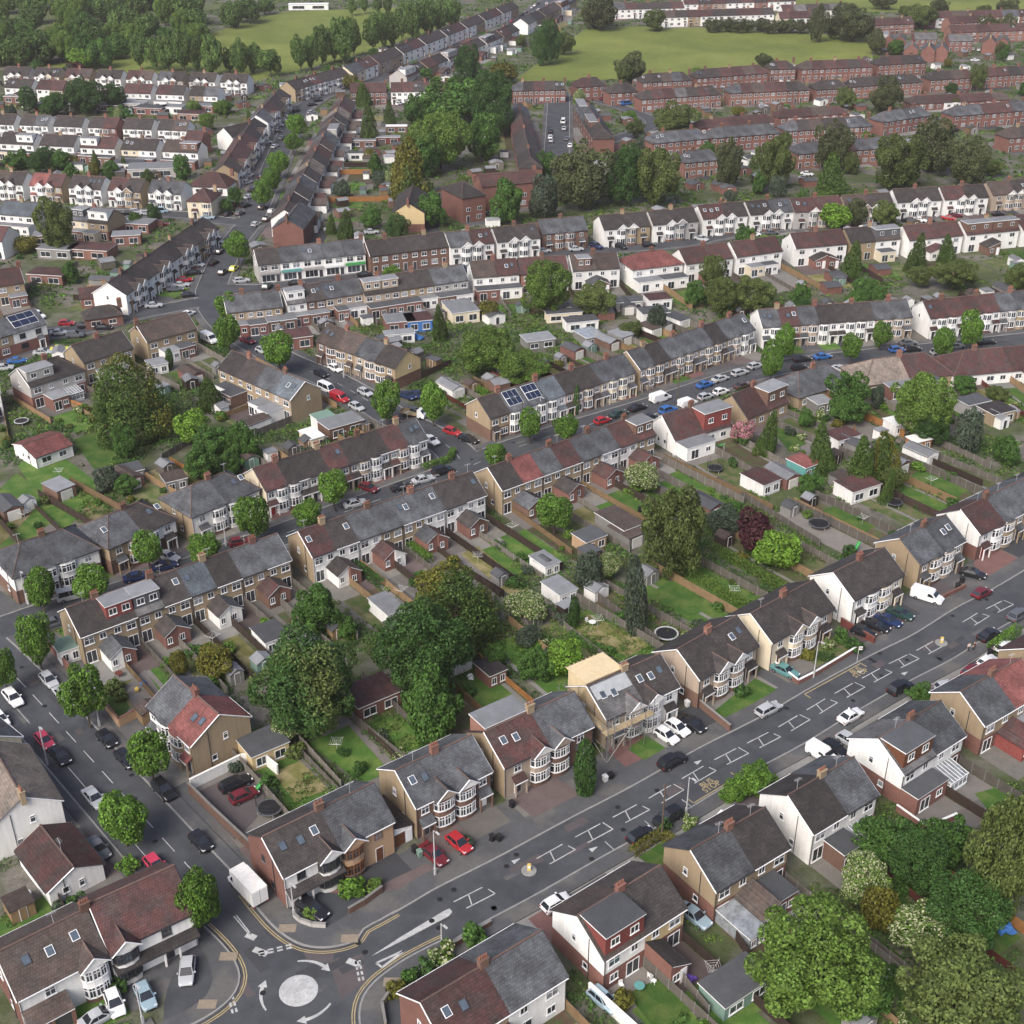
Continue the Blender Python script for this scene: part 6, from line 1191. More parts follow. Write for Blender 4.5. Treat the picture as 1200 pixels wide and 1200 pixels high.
def wheel_meshes():
    t, r = MB(), MB()
    prof = [(.0,.32),(.02,.32)]
    k = 14
    def disc(mb, y0, y1, r0, r1, mat):
        a = [[(rr*math.cos(2*math.pi*i/k), y, rr*math.sin(2*math.pi*i/k)) for i in range(k)] for y, rr in ((y0, r0*.9), (y0, r0), (y1, r1), (y1, r1*.9))]; loft(mb, a, mat)
    disc(t, -.10, .10, .32, .32, 'tyre'); disc(r, -.112, .112, .20, .20, 'rim'); return t.mesh('wheel'), r.mesh('rim')
WHEEL, RIM = wheel_meshes()
def build_car(kind):
    L, Wd, st, cab, hr, wr = CARS[kind]; b, gl = MB(), MB(); hw = Wd/2; secs = []
    for x, lo, hi, f in st:
        y = hw*f; m = (lo + hi)*.55; secs.append([(x,-y*.92,lo),(x,-y,m),(x,-y*.97,hi-.06),(x,-y*.86,hi),(x,y*.86,hi),(x,y*.97,hi-.06),(x,y,m),(x,y*.92,lo)])
    loft(b, secs, 'paint')
    def top_at(x):
        for (x0,_,h0,_f),(x1,_,h1,_g) in zip(st, st[1:]):
            if x0 <= x <= x1: return h0 + (h1-h0)*(x-x0)/(x1-x0)
        return st[0][2]
    rb, rt, ft, fb = cab; yb, yt = hw*.90, hw*.70; zb = lambda x: top_at(x) - .02
    xs = [(rb, yb, zb(rb)), (rt, yt, hr-.05), ((rt+ft)/2, yt+.01, hr), (ft, yt, hr-.04), (fb, yb, zb(fb))]
    ring = lambda s: [(x, s*y, z) for x, y, z in xs]
    A, B = ring(-1), ring(1)
    for i in range(4): b.face([A[i], A[i+1], B[i+1], B[i]][::-1], 'paint')
    b.face(A, 'paint'); b.face(B[::-1], 'paint')
    def inset(q, k, off):
        q = [Vector(p) for p in q]; c = sum(q, Vector())/4; n = (q[1]-q[0]).cross(q[2]-q[0]).normalized(); n = n if n.dot(c - Vector((c.x*.6, 0, .8))) > 0 else -n
        return [c + (p - c)*k + n*off for p in q]
    ws, rw, sw = MB(), MB(), MB()
    ws.face(inset([A[3], A[4], B[4], B[3]], .92, .012), 'carglass'); rw.face(inset([A[1], A[0], B[0], B[1]], .88, .012), 'carglass')
    sides = []
    for R in (A, B):
        m = MB(); zmid = (zb(rb)+zb(fb))/2; s = 1 if R is B else -1
        q = [Vector(R[0]), Vector(R[4]), Vector(R[3]), Vector(R[1])]; q = inset(q, .86, .014); c = (q[0]+q[1])/2; d = (q[2]+q[3])/2; e = Vector((.035, 0, 0))
        m.face([q[0], c - e, d - e, q[3]], 'carglass'); m.face([c + e, q[1], q[2], d + e], 'carglass'); sides.append(m)
    hl = []; xf = L/2
    for s in (-1, 1):
        m = MB(); m.box(xf-.30, xf-.055, s*hw*.66-.17, s*hw*.66+.17, .60, .70, 'lamp_white'); hl.append(m)
    tl = []
    for s in (-1, 1):
        m = MB(); m.box(-xf+.0, -xf+.14, s*hw*.74-.12, s*hw*.74+.10, .66, .86, 'lamp_red'); tl.append(m)
    bp = MB(); bp.box(-xf-.01, -xf+.10, -hw*.7, hw*.7, .36, .48, 'black'); bp.box(xf-.12, xf+.0, -hw*.6, hw*.6, .34, .46, 'black')
    mir = MB()
    for s in (-1, 1): mir.box(fb-.42, fb-.22, s*(hw*.95)-.02, s*(hw*.95+.2)+.02, .96, 1.08, 'paint')
    return dict(body=b.mesh('body'), windscreen=ws.mesh('windscreen'), rear_window=rw.mesh('rear_window'), side_window=[m.mesh('side_window') for m in sides], headlight=[m.mesh('headlight') for m in hl], taillight=[m.mesh('taillight') for m in tl], bumper=bp.mesh('bumper'), mirror=mir.mesh('door_mirrors'), L=L, W=Wd, wr=wr)
CM = {k: build_car(k) for k in CARS}
def one_mesh(kind):
    m = CM[kind]; mb = MB()
    def take(me, M=Matrix()):
        mt = [x.name for x in me.materials]
        for p in me.polygons: mb.face([M @ me.vertices[i].co for i in p.vertices], mt[p.material_index])
    for k in ('body', 'windscreen', 'rear_window', 'bumper'): take(m[k])
    for k in ('side_window', 'headlight', 'taillight'):
        for x in m[k]: take(x)
    for sx in (-1, 1):
        for sy in (-1, 1): take(WHEEL, Matrix.Translation((sx*m['L']*.31, sy*(m['W']/2-.1), m['wr'])))
    return mb.mesh('parked_car')
CM1 = {k: one_mesh(k) for k in CARS}
PAINT = dict(silver=(.40,.42,.44), white=(.74,.75,.76), black=(.014,.015,.018), grey=(.10,.11,.125), red=(.36,.022,.028), darkred=(.13,.016,.022), blue=(.03,.12,.36), navy=(.014,.028,.085), green=(.02,.05,.045), teal=(.10,.24,.24), brown=(.07,.045,.04), yellow=(.62,.60,.06), pink=(.46,.045,.09), paleblue=(.26,.36,.42))
PLN = dict(darkred='dark red', green='dark green', pink='pinkish red', paleblue='pale blue')
def car(px, py, colour, kind, ang, label=None, z=.05):
    p = at(px, py, .75); X, Y = p.x, p.y; a = rad(ang); lab = label or f'{PLN.get(colour, colour)} {kind} parked by {nearest_ref(X, Y)}'; gr = 'cars on the streets and drives'
    if Y > 245:
        o = link('parked_car', CM1[kind], None, (X, Y, z), a); o.color = (*PAINT[colour], 1); return tag(o, lab, 'car', gr)
    m = CM[kind]; r = empty('parked_car', (X, Y, z), a); tag(r, lab, 'car', gr)
    for k in ('body', 'windscreen', 'rear_window', 'bumper', 'mirror'): o = link(m[k].name.split('.')[0], m[k], r); o.color = (*PAINT[colour], 1)
    for k in ('side_window', 'headlight', 'taillight'):
        for x in m[k]: link(k, x, r)
    for sx in (-1, 1):
        for sy in (-1, 1):
            o = link('wheel', WHEEL, r, (sx*m['L']*.31, sy*(m['W']/2-.1), m['wr'])); s = m['wr']/.32; o.scale = (s, 1, s); link('rim', RIM, o)
    return r
MA, LA = 36.5, -48.5          # headings of the main road and of the side road
for c in ((110,934,'silver','saloon',LA,'silver saloon parked half on the kerb beside the round street tree'),(192,925,'black','suv',LA,'black suv parked by the yard wall'),(115,993,'grey','saloon',LA,'dark grey saloon beside the maroon roofed annexe'),(182,1013,'pink','hatchback',LA,'bright red small car behind the maroon roof'),(235,985,'black','hatchback',LA,'black hatchback driving down the side road'),
 (219,1137,'silver','hatchback',-82,'silver hatchback on the corner drive'),(170,1166,'paleblue','hatchback',-58,'pale blue hatchback on the corner drive'),(116,1190,'silver','saloon',40,'silver saloon at the near frame edge'),(134,1174,'white','hatchback',-60,'white car tucked behind the brick pier'),(276,917,'black','estate',MA,'black estate in the walled yard'),(286,931,'darkred','hatchback',MA,'dark maroon car in the walled yard'),
 (366,1064,'black','estate',-38,'black estate in the carport of the corner house'),(508,1000,'darkred','saloon',LA,'dark red saloon under the lamp post'),(538,987,'red','hatchback',LA,'bright red hatchback on the front garden'),(652,1057,'white','hatchback',MA,'white car by the near pavement with its bonnet open'),(751,978,'black','hatchback',MA,'black hatchback parked beside the yellow hedge'),(783,957,'black','suv',MA+180,'black suv parked behind the black hatchback'),
 (814,1072,'paleblue','saloon',LA,'blue saloon in the shade between two houses'),(707,1170,'paleblue','hatchback',LA,'pale blue car beside the white garden wall'),(781,861,'white','hatchback',LA,'nearer white hatchback on the scaffolded house drive'),(794,852,'white','hatchback',LA,'farther white hatchback on the scaffolded house drive'),(811,847,'black','saloon',LA,'black saloon beside the two white hatchbacks'),(788,891,'black','suv',MA,'black suv on the main road below the white hatchbacks'),
 (901,830,'silver','estate',MA,'silver car parked on the main road by the lawn'),(920,785,'teal','saloon',LA+6,'old teal saloon behind the brick boundary wall'),(1012,740,'black','hatchback',LA+8,'black hatchback, first of four on the paved forecourt'),(1027,732,'black','saloon',LA+8,'black saloon, second of four on the paved forecourt'),(1041,726,'navy','saloon',LA+8,'navy saloon, third of four on the paved forecourt'),(1055,718,'green','saloon',LA+8,'dark green saloon, fourth of four on the paved forecourt'),
 (1140,671,'black','saloon',LA+20,'black saloon on the red paved drive'),(1151,694,'darkred','hatchback',MA,'maroon hatchback driving up the main road'),(1194,720,'grey','suv',MA,'grey car at the frame edge of the main road'),(1159,743,'black','saloon',MA,'black saloon beside the tall green hedge'),(1055,805,'black','suv',MA,'black suv on the near kerb above the loft conversion'),(997,838,'white','saloon',MA,'white saloon driving on the main road'),
 (1158,774,'white','hatchback',MA,'white coupe on the forecourt beyond the pedestrians'),(1140,785,'darkred','hatchback',MA,'dark red car behind the red roof'),(1110,804,'silver','hatchback',MA-20,'silver car behind the brown roof'),(978,876,'black','hatchback',LA,'dark car between white and silver cars on the forecourt'),(996,867,'silver','hatchback',LA,'silver car at the end of the forecourt row'),(1178,757,'white','hatchback',MA,'white small car behind the green hedge'),
 (57,796,'silver','hatchback',LA,'silver hatchback by the brick garden wall'),(74,813,'silver','saloon',LA,'silver saloon under the street tree'),(15,817,'white','estate',LA,'white estate driving on the side road'),(0,842,'white','hatchback',LA,'white car at the left frame edge'),(52,867,'pink','hatchback',LA,'pinkish red hatchback on the side road'),(70,884,'black','saloon',LA,'black saloon behind the pinkish red hatchback'),(125,865,'black','hatchback',LA,'black hatchback facing the corner house'),(147,888,'black','saloon',LA,'black saloon beside the corner street tree'),
 (84,697,'silver','minibus',MA-10,'silver people carrier between two street trees'),(63,729,'grey','estate',MA,'grey estate at the end of the terrace'),(160,675,'navy','saloon',25,'navy saloon on the drive of the hipped pair'),(193,662,'navy','saloon',22,'second navy saloon on the hipped pair drive'),(197,651,'silver','saloon',-30,'silver saloon on the sloping drive'),(281,634,'darkred','hatchback',20,'dark red hatchback beside the white hipped pair')): car(*c)
for c in ((376,437,'black','hatchback',-45),(428,459,'silver','hatchback',-45),(418,476,'silver','hatchback',-45),(477,463,'navy','saloon',-40),(489,462,'navy','saloon',-40),(486,482,'grey','hatchback',-45),(530,505,'red','hatchback',-35),(549,514,'black','saloon',-35),(505,515,'white','saloon',-50),(519,551,'black','suv',30),(496,561,'silver','saloon',30),(471,570,'black','saloon',28),(432,571,'darkred','hatchback',-35),(416,589,'silver','saloon',28),(393,431,'white','hatchback',-45),(383,455,'white','minibus',-45),(417,499,'white','hatchback',20),
 (706,492,'red','hatchback',36),(725,484,'green','saloon',36),(747,477,'black','saloon',36),(762,489,'black','hatchback',36),(783,480,'blue','suv',36),(826,450,'blue','saloon',36),(844,443,'silver','saloon',36),(827,464,'silver','hatchback',36),(845,458,'white','hatchback',36),(867,436,'silver','estate',34),(885,428,'silver','hatchback',34),(870,451,'brown','saloon',34),
 (940,420,'black','saloon',18),(964,417,'blue','saloon',18),(937,430,'black','hatchback',18),(1051,409,'blue','hatchback',12),(1064,401,'grey','saloon',12),(1070,408,'black','hatchback',12),(1120,405,'grey','saloon',12),(1156,400,'black','saloon',12),(1100,412,'silver','hatchback',12),(985,432,'silver','saloon',-50),
 (78,378,'red','hatchback',8),(102,381,'black','estate',8),(121,383,'black','saloon',8),(69,389,'silver','saloon',8),(88,392,'grey','suv',8),(70,408,'yellow','saloon',10),(50,412,'silver','saloon',10),(20,422,'blue','saloon',12),(4,430,'silver','saloon',12),(180,357,'silver','saloon',12),(221,345,'black','hatchback',20),(205,338,'grey','saloon',12),(212,333,'silver','saloon',12),(216,327,'red','saloon',12),(227,319,'black','saloon',20),(231,309,'silver','saloon',-20),(250,307,'black','hatchback',70),(261,318,'black','hatchback',80),(274,314,'yellow','hatchback',80),(283,328,'silver','estate',20),(221,367,'white','hatchback',60),(290,398,'darkred','saloon',-40),(308,410,'silver','hatchback',-40),
 (347,331,'black','saloon',10),(313,335,'green','suv',80),(428,321,'black','saloon',12),(540,316,'navy','minibus',10),(560,310,'silver','saloon',12),(637,293,'silver','saloon',12),(675,291,'silver','saloon',10),(699,288,'navy','suv',-50),(728,288,'black','hatchback',-50),(760,286,'black','hatchback',12),(822,279,'silver','saloon',-40),(872,275,'white','hatchback',12),(884,274,'white','hatchback',12),(905,272,'grey','hatchback',12),(1065,258,'black','saloon',-30),(1078,257,'white','saloon',-30),(1090,257,'black','hatchback',-30),(1112,255,'red','saloon',-30),(1120,252,'darkred','saloon',10),(1170,250,'black','hatchback',10),
 (150,249,'black','saloon',10),(160,247,'silver','estate',10),(172,249,'silver','saloon',10),(188,247,'paleblue','minibus',10),(145,258,'silver','saloon',60),(178,260,'darkred','saloon',10),(190,262,'darkred','saloon',10),(243,254,'paleblue','saloon',0),(267,250,'black','saloon',70),(281,249,'grey','hatchback',70),(288,240,'black','saloon',60),(292,230,'silver','saloon',60),(297,222,'black','saloon',60),(291,205,'white','saloon',60),(290,213,'silver','hatchback',60),
 (248,270,'silver','saloon',-20),(250,277,'silver','saloon',-20),(244,285,'black','saloon',-20),(243,292,'silver','saloon',-20),(261,285,'silver','hatchback',80),(257,294,'black','hatchback',80),(306,206,'black','hatchback',75),(307,242,'black','hatchback',80),(318,247,'silver','hatchback',80),(312,256,'black','hatchback',80),(300,262,'silver','hatchback',70),(322,171,'silver','saloon',75),(331,161,'grey','saloon',70),(312,166,'silver','saloon',10),(324,153,'black','saloon',0),(326,146,'silver','saloon',0),(331,135,'white','saloon',0),(333,140,'silver','saloon',0),(347,129,'black','hatchback',60),(365,131,'silver','hatchback',60),(366,122,'black','saloon',30),(373,117,'black','saloon',30),(371,113,'grey','saloon',30),
 (463,118,'white','saloon',60),(468,121,'white','saloon',60),(477,115,'silver','hatchback',60),(545,272,'silver','saloon',30),(576,250,'silver','saloon',-50),(435,271,'silver','saloon',10),(388,268,'silver','saloon',10),
 (660,142,'white','minibus',85),(661,150,'silver','saloon',85),(645,153,'black','saloon',85),(645,160,'white','saloon',85),(646,164,'silver','saloon',85),(664,162,'grey','saloon',85),(668,170,'white','saloon',85),(734,121,'blue','minibus',30),(728,117,'black','saloon',10),(708,115,'darkred','saloon',30),(843,101,'black','saloon',40),(848,101,'white','saloon',40),(1140,57,'white','saloon',70),(1147,58,'white','saloon',70),(1143,70,'white','saloon',10),(946,203,'white','saloon',-30),(943,208,'silver','saloon',-30),(1120,152,'black','saloon',10),(1090,150,'white','saloon',10)): car(*c)
# cars in two lines up the climbing far street
RC = random.Random(4)
for s in range(0, 150, 1):
    i = station(st3, (402,106)) + 6 + s*2.9 if False else None
s0 = station(st3, (405,105))
for k in range(34):
    for sd in (-1, 1):
        if RC.random() < .45: continue
        p, d, n = along(st3, s0 + 6 + k*9.2); q = p + n*sd*3.0
        if q.y > 860: continue
        px, py = to_px(Vector((q.x, q.y, .75))); car(px, py, RC.choice(('silver', 'white', 'black', 'grey', 'white', 'blue', 'red')), RC.choice(('saloon', 'hatchback')), math.degrees(math.atan2(d.y, d.x)), f'tiny parked car on the climbing far street')
# vans and lorry
def panel_van(px, py, colour, ang, label, L=5.2, W=1.95, Hh=2.1):
    p = at(px, py, 1.0); r = empty('panel_van', (p.x, p.y, .05), rad(ang)); tag(r, label, 'van', 'vans on the streets'); hw = W/2; b = MB(); x1 = L/2
    st = [(-x1,.42,Hh-.12,.95),(-x1+.12,.32,Hh,1),(x1-2.0,.30,Hh,1),(x1-1.75,.30,Hh-.03,.99),(x1-1.05,.30,1.22,.98),(x1-.35,.34,1.02,.94),(x1,.42,.72,.85)]
    loft(b, [[(x,-hw*f*.96,lo),(x,-hw*f,lo+.35),(x,-hw*f*.97,hi-.16),(x,-hw*f*.84,hi),(x,hw*f*.84,hi),(x,hw*f*.97,hi-.16),(x,hw*f,lo+.35),(x,hw*f*.96,lo)] for x, lo, hi, f in st], 'paint'); o = b.build('body', r); o.color = (*PAINT[colour], 1)
    ws = MB(); ws.face([(x1-1.72,-hw*.80,Hh-.10),(x1-1.72,hw*.80,Hh-.10),(x1-1.02,hw*.84,1.28),(x1-1.02,-hw*.84,1.28)], 'carglass'); ws.build('windscreen', r)
    for s in (-1, 1):
        m = MB(); m.face([(x1-2.35,s*(hw*1.0+.012),1.22),(x1-1.28,s*(hw*.985+.012),1.22),(x1-1.75,s*(hw*.97+.012),Hh-.3),(x1-2.35,s*(hw*.985+.012),Hh-.26)], 'carglass'); m.build('side_window', r); m = MB(); m.box(x1-.22, x1-.03, s*hw*.66-.14, s*hw*.66+.14, .68, .86, 'lamp_white'); m.build('headlight', r)
        m = MB(); m.box(-x1-.02, -x1+.05, s*hw*.84-.07, s*hw*.84+.07, .8, 1.2, 'lamp_red'); m.build('taillight', r)
        for sx in (-1, 1): o = link('wheel', WHEEL, r, (sx*L*.31, s*(hw-.1), .33)); link('rim', RIM, o)
    d = MB(); d.box(-x1-.012, -x1+.0, -hw*.02, hw*.02, .5, Hh-.3, 'black'); d.box(-x1-.03, -x1, -hw*.75, hw*.75, .40, .52, 'black'); d.build('rear_door_seam', r)
panel_van(1087, 697, 'white', LA+14, 'white panel van on the drive under the slate pair', 5.2, 1.95, 2.05); panel_van(964, 882, 'white', LA, 'white van on the forecourt behind the loft conversion', 4.6, 1.85, 1.9)
panel_van(398, 465, 'red', -42, 'red van on the cross street', 4.8, 1.9, 2.0); panel_van(774, 465, 'white', 36, 'white minibus on the terrace street'); panel_van(806, 471, 'white', 36, 'white van behind the minibus', 4.6, 1.9, 1.9); panel_van(245, 396, 'white', -45, 'white van at the junction by the tan pair', 5.2, 1.95, 2.2); panel_van(42, 369, 'white', -20, 'white van behind the solar panel house', 5.0, 1.95, 2.1)
def luton(px, py, ang, label):
    p = at(px, py, 1.4); r = empty('box_lorry', (p.x, p.y, .05), rad(ang)); tag(r, label, 'lorry'); b = MB(); b.box(-3.1, 1.35, -1.05, 1.05, .75, 2.95, 'white', skip=''); b.box(1.35, 2.05, -1.0, 1.0, 2.15, 2.95, 'white'); b.build('cargo_box', r)
    tr = MB()
    for s in (-1, 1): tr.box(-3.12, 1.37, s*1.06-.02, s*1.06+.02, 2.90, 2.98, 'pole_grey'); tr.box(-3.13, -3.09, s*.52-.5, s*.52+.5, .8, 2.85, 'plastic_white')
    tr.box(-3.13, -3.10, -.02, .02, .8, 2.85, 'black'); tr.build('rear_shutter', r)
    c = MB(); loft(c, [[(x,-y*.95,lo),(x,-y,lo+.4),(x,-y*.86,hi),(x,y*.86,hi),(x,y,lo+.4),(x,y*.95,lo)] for x, lo, hi, y in ((1.4,.4,2.1,.98),(1.75,.38,2.1,.98),(2.35,.38,1.35,.97),(2.9,.4,1.12,.92),(3.1,.45,.8,.85))], 'paint'); o = c.build('cab', r); o.color = (*PAINT['white'], 1)
    g_ = MB(); g_.face([(1.80,-.82,2.08),(1.80,.82,2.08),(2.37,.86,1.40),(2.37,-.86,1.40)], 'carglass'); g_.build('windscreen', r)
    for s in (-1, 1):
        m = MB(); m.face([(1.45,s*1.0,1.3),(2.2,s*.99,1.3),(1.8,s*.93,1.98),(1.45,s*.93,1.98)], 'carglass'); m.build('side_window', r); m = MB(); m.box(-3.14,-3.08,s*.9-.08,s*.9+.08,.55,.75,'lamp_red'); m.build('taillight', r)
        for x in (-2.0, 2.2): o = link('wheel', WHEEL, r, (x, s*.9, .34)); link('rim', RIM, o)
    ch = MB(); ch.box(-3.0, 1.5, -.8, .8, .5, .75, 'black'); ch.build('chassis', r)
luton(289, 1037, LA + 180, 'white box lorry parked on the side road near the roundabout')
def flatbed(px, py, ang, label):
    p = at(px, py, 1.0); r = empty('flatbed_truck', (p.x, p.y, .05), rad(ang)); tag(r, label, 'truck'); b = MB(); b.box(-2.9, 1.0, -1.0, 1.0, .85, .95, 'board'); 
    for s in (-1, 1): b.box(-2.9, 1.0, s*1.0-.03, s*1.0+.03, .85, 1.35, 'board')
    b.box(-2.93, -2.87, -1, 1, .85, 1.35, 'board'); b.build('load_bed', r); c = MB(); loft(c, [[(x,-y*.95,lo),(x,-y,lo+.4),(x,-y*.86,hi),(x,y*.86,hi),(x,y,lo+.4),(x,y*.95,lo)] for x, lo, hi, y in ((1.1,.4,2.1,.95),(1.9,.4,2.15,.97),(2.4,.4,1.5,.97),(2.75,.45,1.1,.9))], 'paint'); o = c.build('cab', r); o.color = (*PAINT['white'], 1)
    g_ = MB(); g_.face([(1.95,-.82,2.1),(1.95,.82,2.1),(2.42,.85,1.52),(2.42,-.85,1.52)], 'carglass'); g_.build('windscreen', r); h = MB(); h.box(-2.8, 1.2, -.7, .7, .5, .85, 'black'); h.build('chassis', r)
    for s in (-1, 1):
        for x in (-1.9, 1.9): link('wheel', WHEEL, r, (x, s*.85, .34))
flatbed(485, 484, -22, 'flatbed truck with white cab between two street trees')
# ------------------------------------------------------------------ street furniture and small things
def lamp_post(px, py, h, label, dark=False, arm=1.0, ang=0):
    p = at(px, py); m = 'wood_pole' if dark else 'pole_grey'; r = empty('telegraph_pole' if dark else 'street_lamp', (p.x, p.y, .1), ang); tag(r, label, 'telegraph pole' if dark else 'street lamp', None if dark else 'street lamps')
    b = MB(); b.bar((0,0,0), (0,0,h), .11 if not dark else .13, m, .06 if not dark else .10, 8); b.build('post', r)
    if dark:
        c = MB(); c.bar((-.5,0,h-.4), (.5,0,h-.4), .05, m); c.bar((0,-.4,h-.8), (0,.4,h-.8), .05, m); c.build('crossarm', r)
    else:
        c = MB(); c.bar((0,0,h-.1), (arm*.6,0,h+.15), .04, m); c.build('arm', r); hd = MB(); hd.box(arm*.5, arm*1.15, -.12, .12, h+.1, h+.22, m); hd.box(arm*.55, arm*1.1, -.09, .09, h+.08, h+.1, 'lamp_white', skip='t'); hd.build('lantern', r)
        d = MB(); d.box(-.12,.12,-.12,.12,0,1.2,m); d.build('base', r)
for a in ((510,1026,7.2,'tall grey street lamp beside the red cars'),(804,955,6.2,'grey street lamp on the near pavement of the main road'),(953,795,6.6,'grey street lamp beside the brick boundary wall'),(117,852,7.2,'grey street lamp beside the corner lawn tree'),(56,897,6.6,'grey street lamp by the pinkish red hatchback'),(32,708,6.2,'grey street lamp before the white hipped pair'),(403,443,6,'street lamp by the short brick fronted terrace'),(634,690,0,''),(633,498,6.2,'street lamp between two terrace street trees'),(168,1200,6.2,'street lamp at the near corner drive'),(345,1075,5.4,'street lamp beside the roundabout corner wall'),(518,1114,4.2,'short lamp beside the roundabout border'),(636,680,0,''),(265,640,6,'street lamp beside the white hipped pair')):
    if a[2]: lamp_post(*a, ang=rad(-50))
for a in ((775,983,9,'dark telegraph pole beside the parked black hatchback'),(794,470,8.5,'dark telegraph pole on the terrace street'),(160,386,8,'telegraph pole by the junction pair'),(612,508,7,'telegraph pole by the terrace street trees')): lamp_post(*a, dark=True)
# bus stop, sign, bollards
p = at(1004,776); r = empty('bus_stop_sign', p); tag(r, 'bus stop pole with a small flag sign near the boundary wall', 'bus stop'); b = MB(); b.bar((0,0,0),(0,0,2.9),.05,'pole_grey'); b.build('post', r); f = MB(); f.box(.03,.55,-.03,.03,2.3,2.9,'frame_white'); f.box(.08,.5,-.036,.036,2.55,2.72,'door_red'); f.build('flag', r)
for x, y, lb in ((620,1021,'traffic island bollard on the main road nearest the roundabout'), (1103,754,'traffic island bollard beyond the bus stop')):
    p = at(x, y); r = empty('traffic_bollard', (p.x, p.y, .05)); tag(r, lb, 'bollard', 'traffic island bollards'); b = MB(); b.lathe([(.95,0),(.95,.12),(.88,.16),(.01,.16)], 'kerb', 20); b.build('island_base', r)
    b = MB(); b.box(-.22,.22,-.14,.14,.16,1.05,'bollard_yellow'); b.box(-.2,.2,-.12,.12,1.05,1.15,'bollard_yellow'); b.build('shell', r); b = MB(); b.box(-.17,.17,-.15,-.14,.55,.95,'plastic_white'); b.box(-.17,.17,.14,.15,.55,.95,'plastic_white'); b.build('face_panel', r)
def wheelie(px, py, m, label, rz=0.6):
    p = at(px, py); r = empty('wheelie_bin', p, rz); tag(r, label, 'bin', 'wheelie bins'); b = MB(); loft(b, [[(-.24,-.27,.08),(.24,-.27,.08),(.24,.27,.08),(-.24,.27,.08)],[(-.29,-.35,.98),(.29,-.35,.98),(.29,.35,.98),(-.29,.35,.98)]], m); b.build('body', r); b = MB(); b.box(-.31,.31,-.37,.40,.98,1.06,m); b.bar((-.25,.42,1.0),(.25,.42,1.0),.03,m); b.build('lid', r)
    for s in (-1, 1): w_ = link('wheel', WHEEL, r, (s*.25, .3, .11)); w_.scale = (.32, .3, .32); w_.rotation_euler = (0, 0, math.pi/2)
for x, y, m, lb in ((577,986,'black','black wheelie bin on the wide paved drive'),(585,986,'black','second black wheelie bin on the wide paved drive'),(486,999,'black','black wheelie bin beside the dark red saloon'),(492,1004,'shed_green','green wheelie bin beside the dark red saloon'),(716,913,'black','black wheelie bin by the tall cypress'),(709,916,'plastic_white','white bin by the tall cypress'),(1122,690,'black','black wheelie bin beside the white van'),(1127,683,'black','rear black wheelie bin beside the white van'),(600,946,'black','wheelie bin by the front door'),(805,828,'plastic_white','pale bin against the party wall'),(975,722,'black','black bin beside the white gate'),(1160,768,'black','bin behind the green hedge'),(750,600,'black','black bin in the long garden'),(883,790,'black','bin by the front garden')): wheelie(x, y, m, lb)
def trampoline(px, py, R, label, net=True):
    p = at(px, py, .8); r = empty('trampoline', (p.x, p.y, 0)); tag(r, label, 'trampoline', 'garden trampolines'); b = MB(); b.lathe([(R*.86,.80),(R*.85,.81),(.02,.79)], 'black', 28); b.build('mat', r); b = MB(); b.lathe([(R,.76),(R,.86),(R*.87,.87),(R*.86,.82)], 'felt_dark' if net else 'pole_grey', 28, cap=False); b.build('pad', r)
    for k in range(4): a = k*math.pi/2 + .4; b = MB(); b.bar((R*.95*math.cos(a),R*.95*math.sin(a),0),(R*.95*math.cos(a),R*.95*math.sin(a),.8),.04,'pole_grey'); b.build('leg', r)
    if net:
        for k in range(6): a = k*math.pi/3; b = MB(); b.bar((R*math.cos(a),R*math.sin(a),.8),(R*math.cos(a),R*math.sin(a),2.5),.03,'black'); b.build('pole', r)
        b = MB()
        for zz in (1.3,1.75,2.2,2.5):
            for k in range(24): a0, a1 = k*math.pi/12, (k+1)*math.pi/12; b.bar((R*math.cos(a0),R*math.sin(a0),zz),(R*math.cos(a1),R*math.sin(a1),zz),.02,'black')
        b.build('net', r)
for a in ((781,742,1.9,'round trampoline with white rim on a back lawn',False),(960,613,1.9,'netted trampoline by the orange fence',True),(838,548,1.5,'small netted trampoline on the chalet lawn',True),(1048,588,1.5,'tall netted trampoline behind the pale garden house',True),(316,946,1.7,'netted trampoline in the walled yard',True),(25,493,1.5,'dark trampoline on the left lawn',False)): trampoline(*a)
# scaffold around the house with the new roof
pl = PLOTS[6]; c, u, n = pl['c'], pl['u'], pl['n']; hw, hd = pl['w']/2, pl['d']/2; r = empty('scaffold', (c.x, c.y, 0), math.atan2(u.y, u.x)); tag(r, 'tube scaffold with board lifts around the house being re-roofed', 'scaffolding')
yo, yi, xo, xi = -hd - 2.3, -hd - 1.25, -hw - 1.5, -hw - .45
legs = [(x, y) for x in (xo, xi, -hw*.2, hw*.55, hw) for y in (yo, yi)] + [(x, y) for x in (xo, xi) for y in (-hd*.4, hd*.3, hd)]
for i, (x, y) in enumerate(legs): b = MB(); b.bar((x,y,0),(x,y,6.4 + (i % 3)*.5),.05,'scaffold',n=6); b.build('standard', r)
for zz in (2.2,4.5,5.5):
    for y in (yo, yi): b = MB(); b.bar((xo-.4,y,zz),(hw+.4,y,zz),.045,'scaffold',n=6); b.build('ledger', r)
    for x in (xo, xi): b = MB(); b.bar((x,yo-.3,zz),(x,hd+.5,zz),.045,'scaffold',n=6); b.build('ledger', r)
for k in range(4): b = MB(); b.box(xo-.2,hw+.3,yo+.05+k*.26,yo+.27+k*.26,4.58,4.63,'board'); b.build('board', r); b = MB(); b.box(xo+.05+k*.26,xo+.27+k*.26,yi+.1,hd+.3,4.58,4.63,'board'); b.build('board', r)
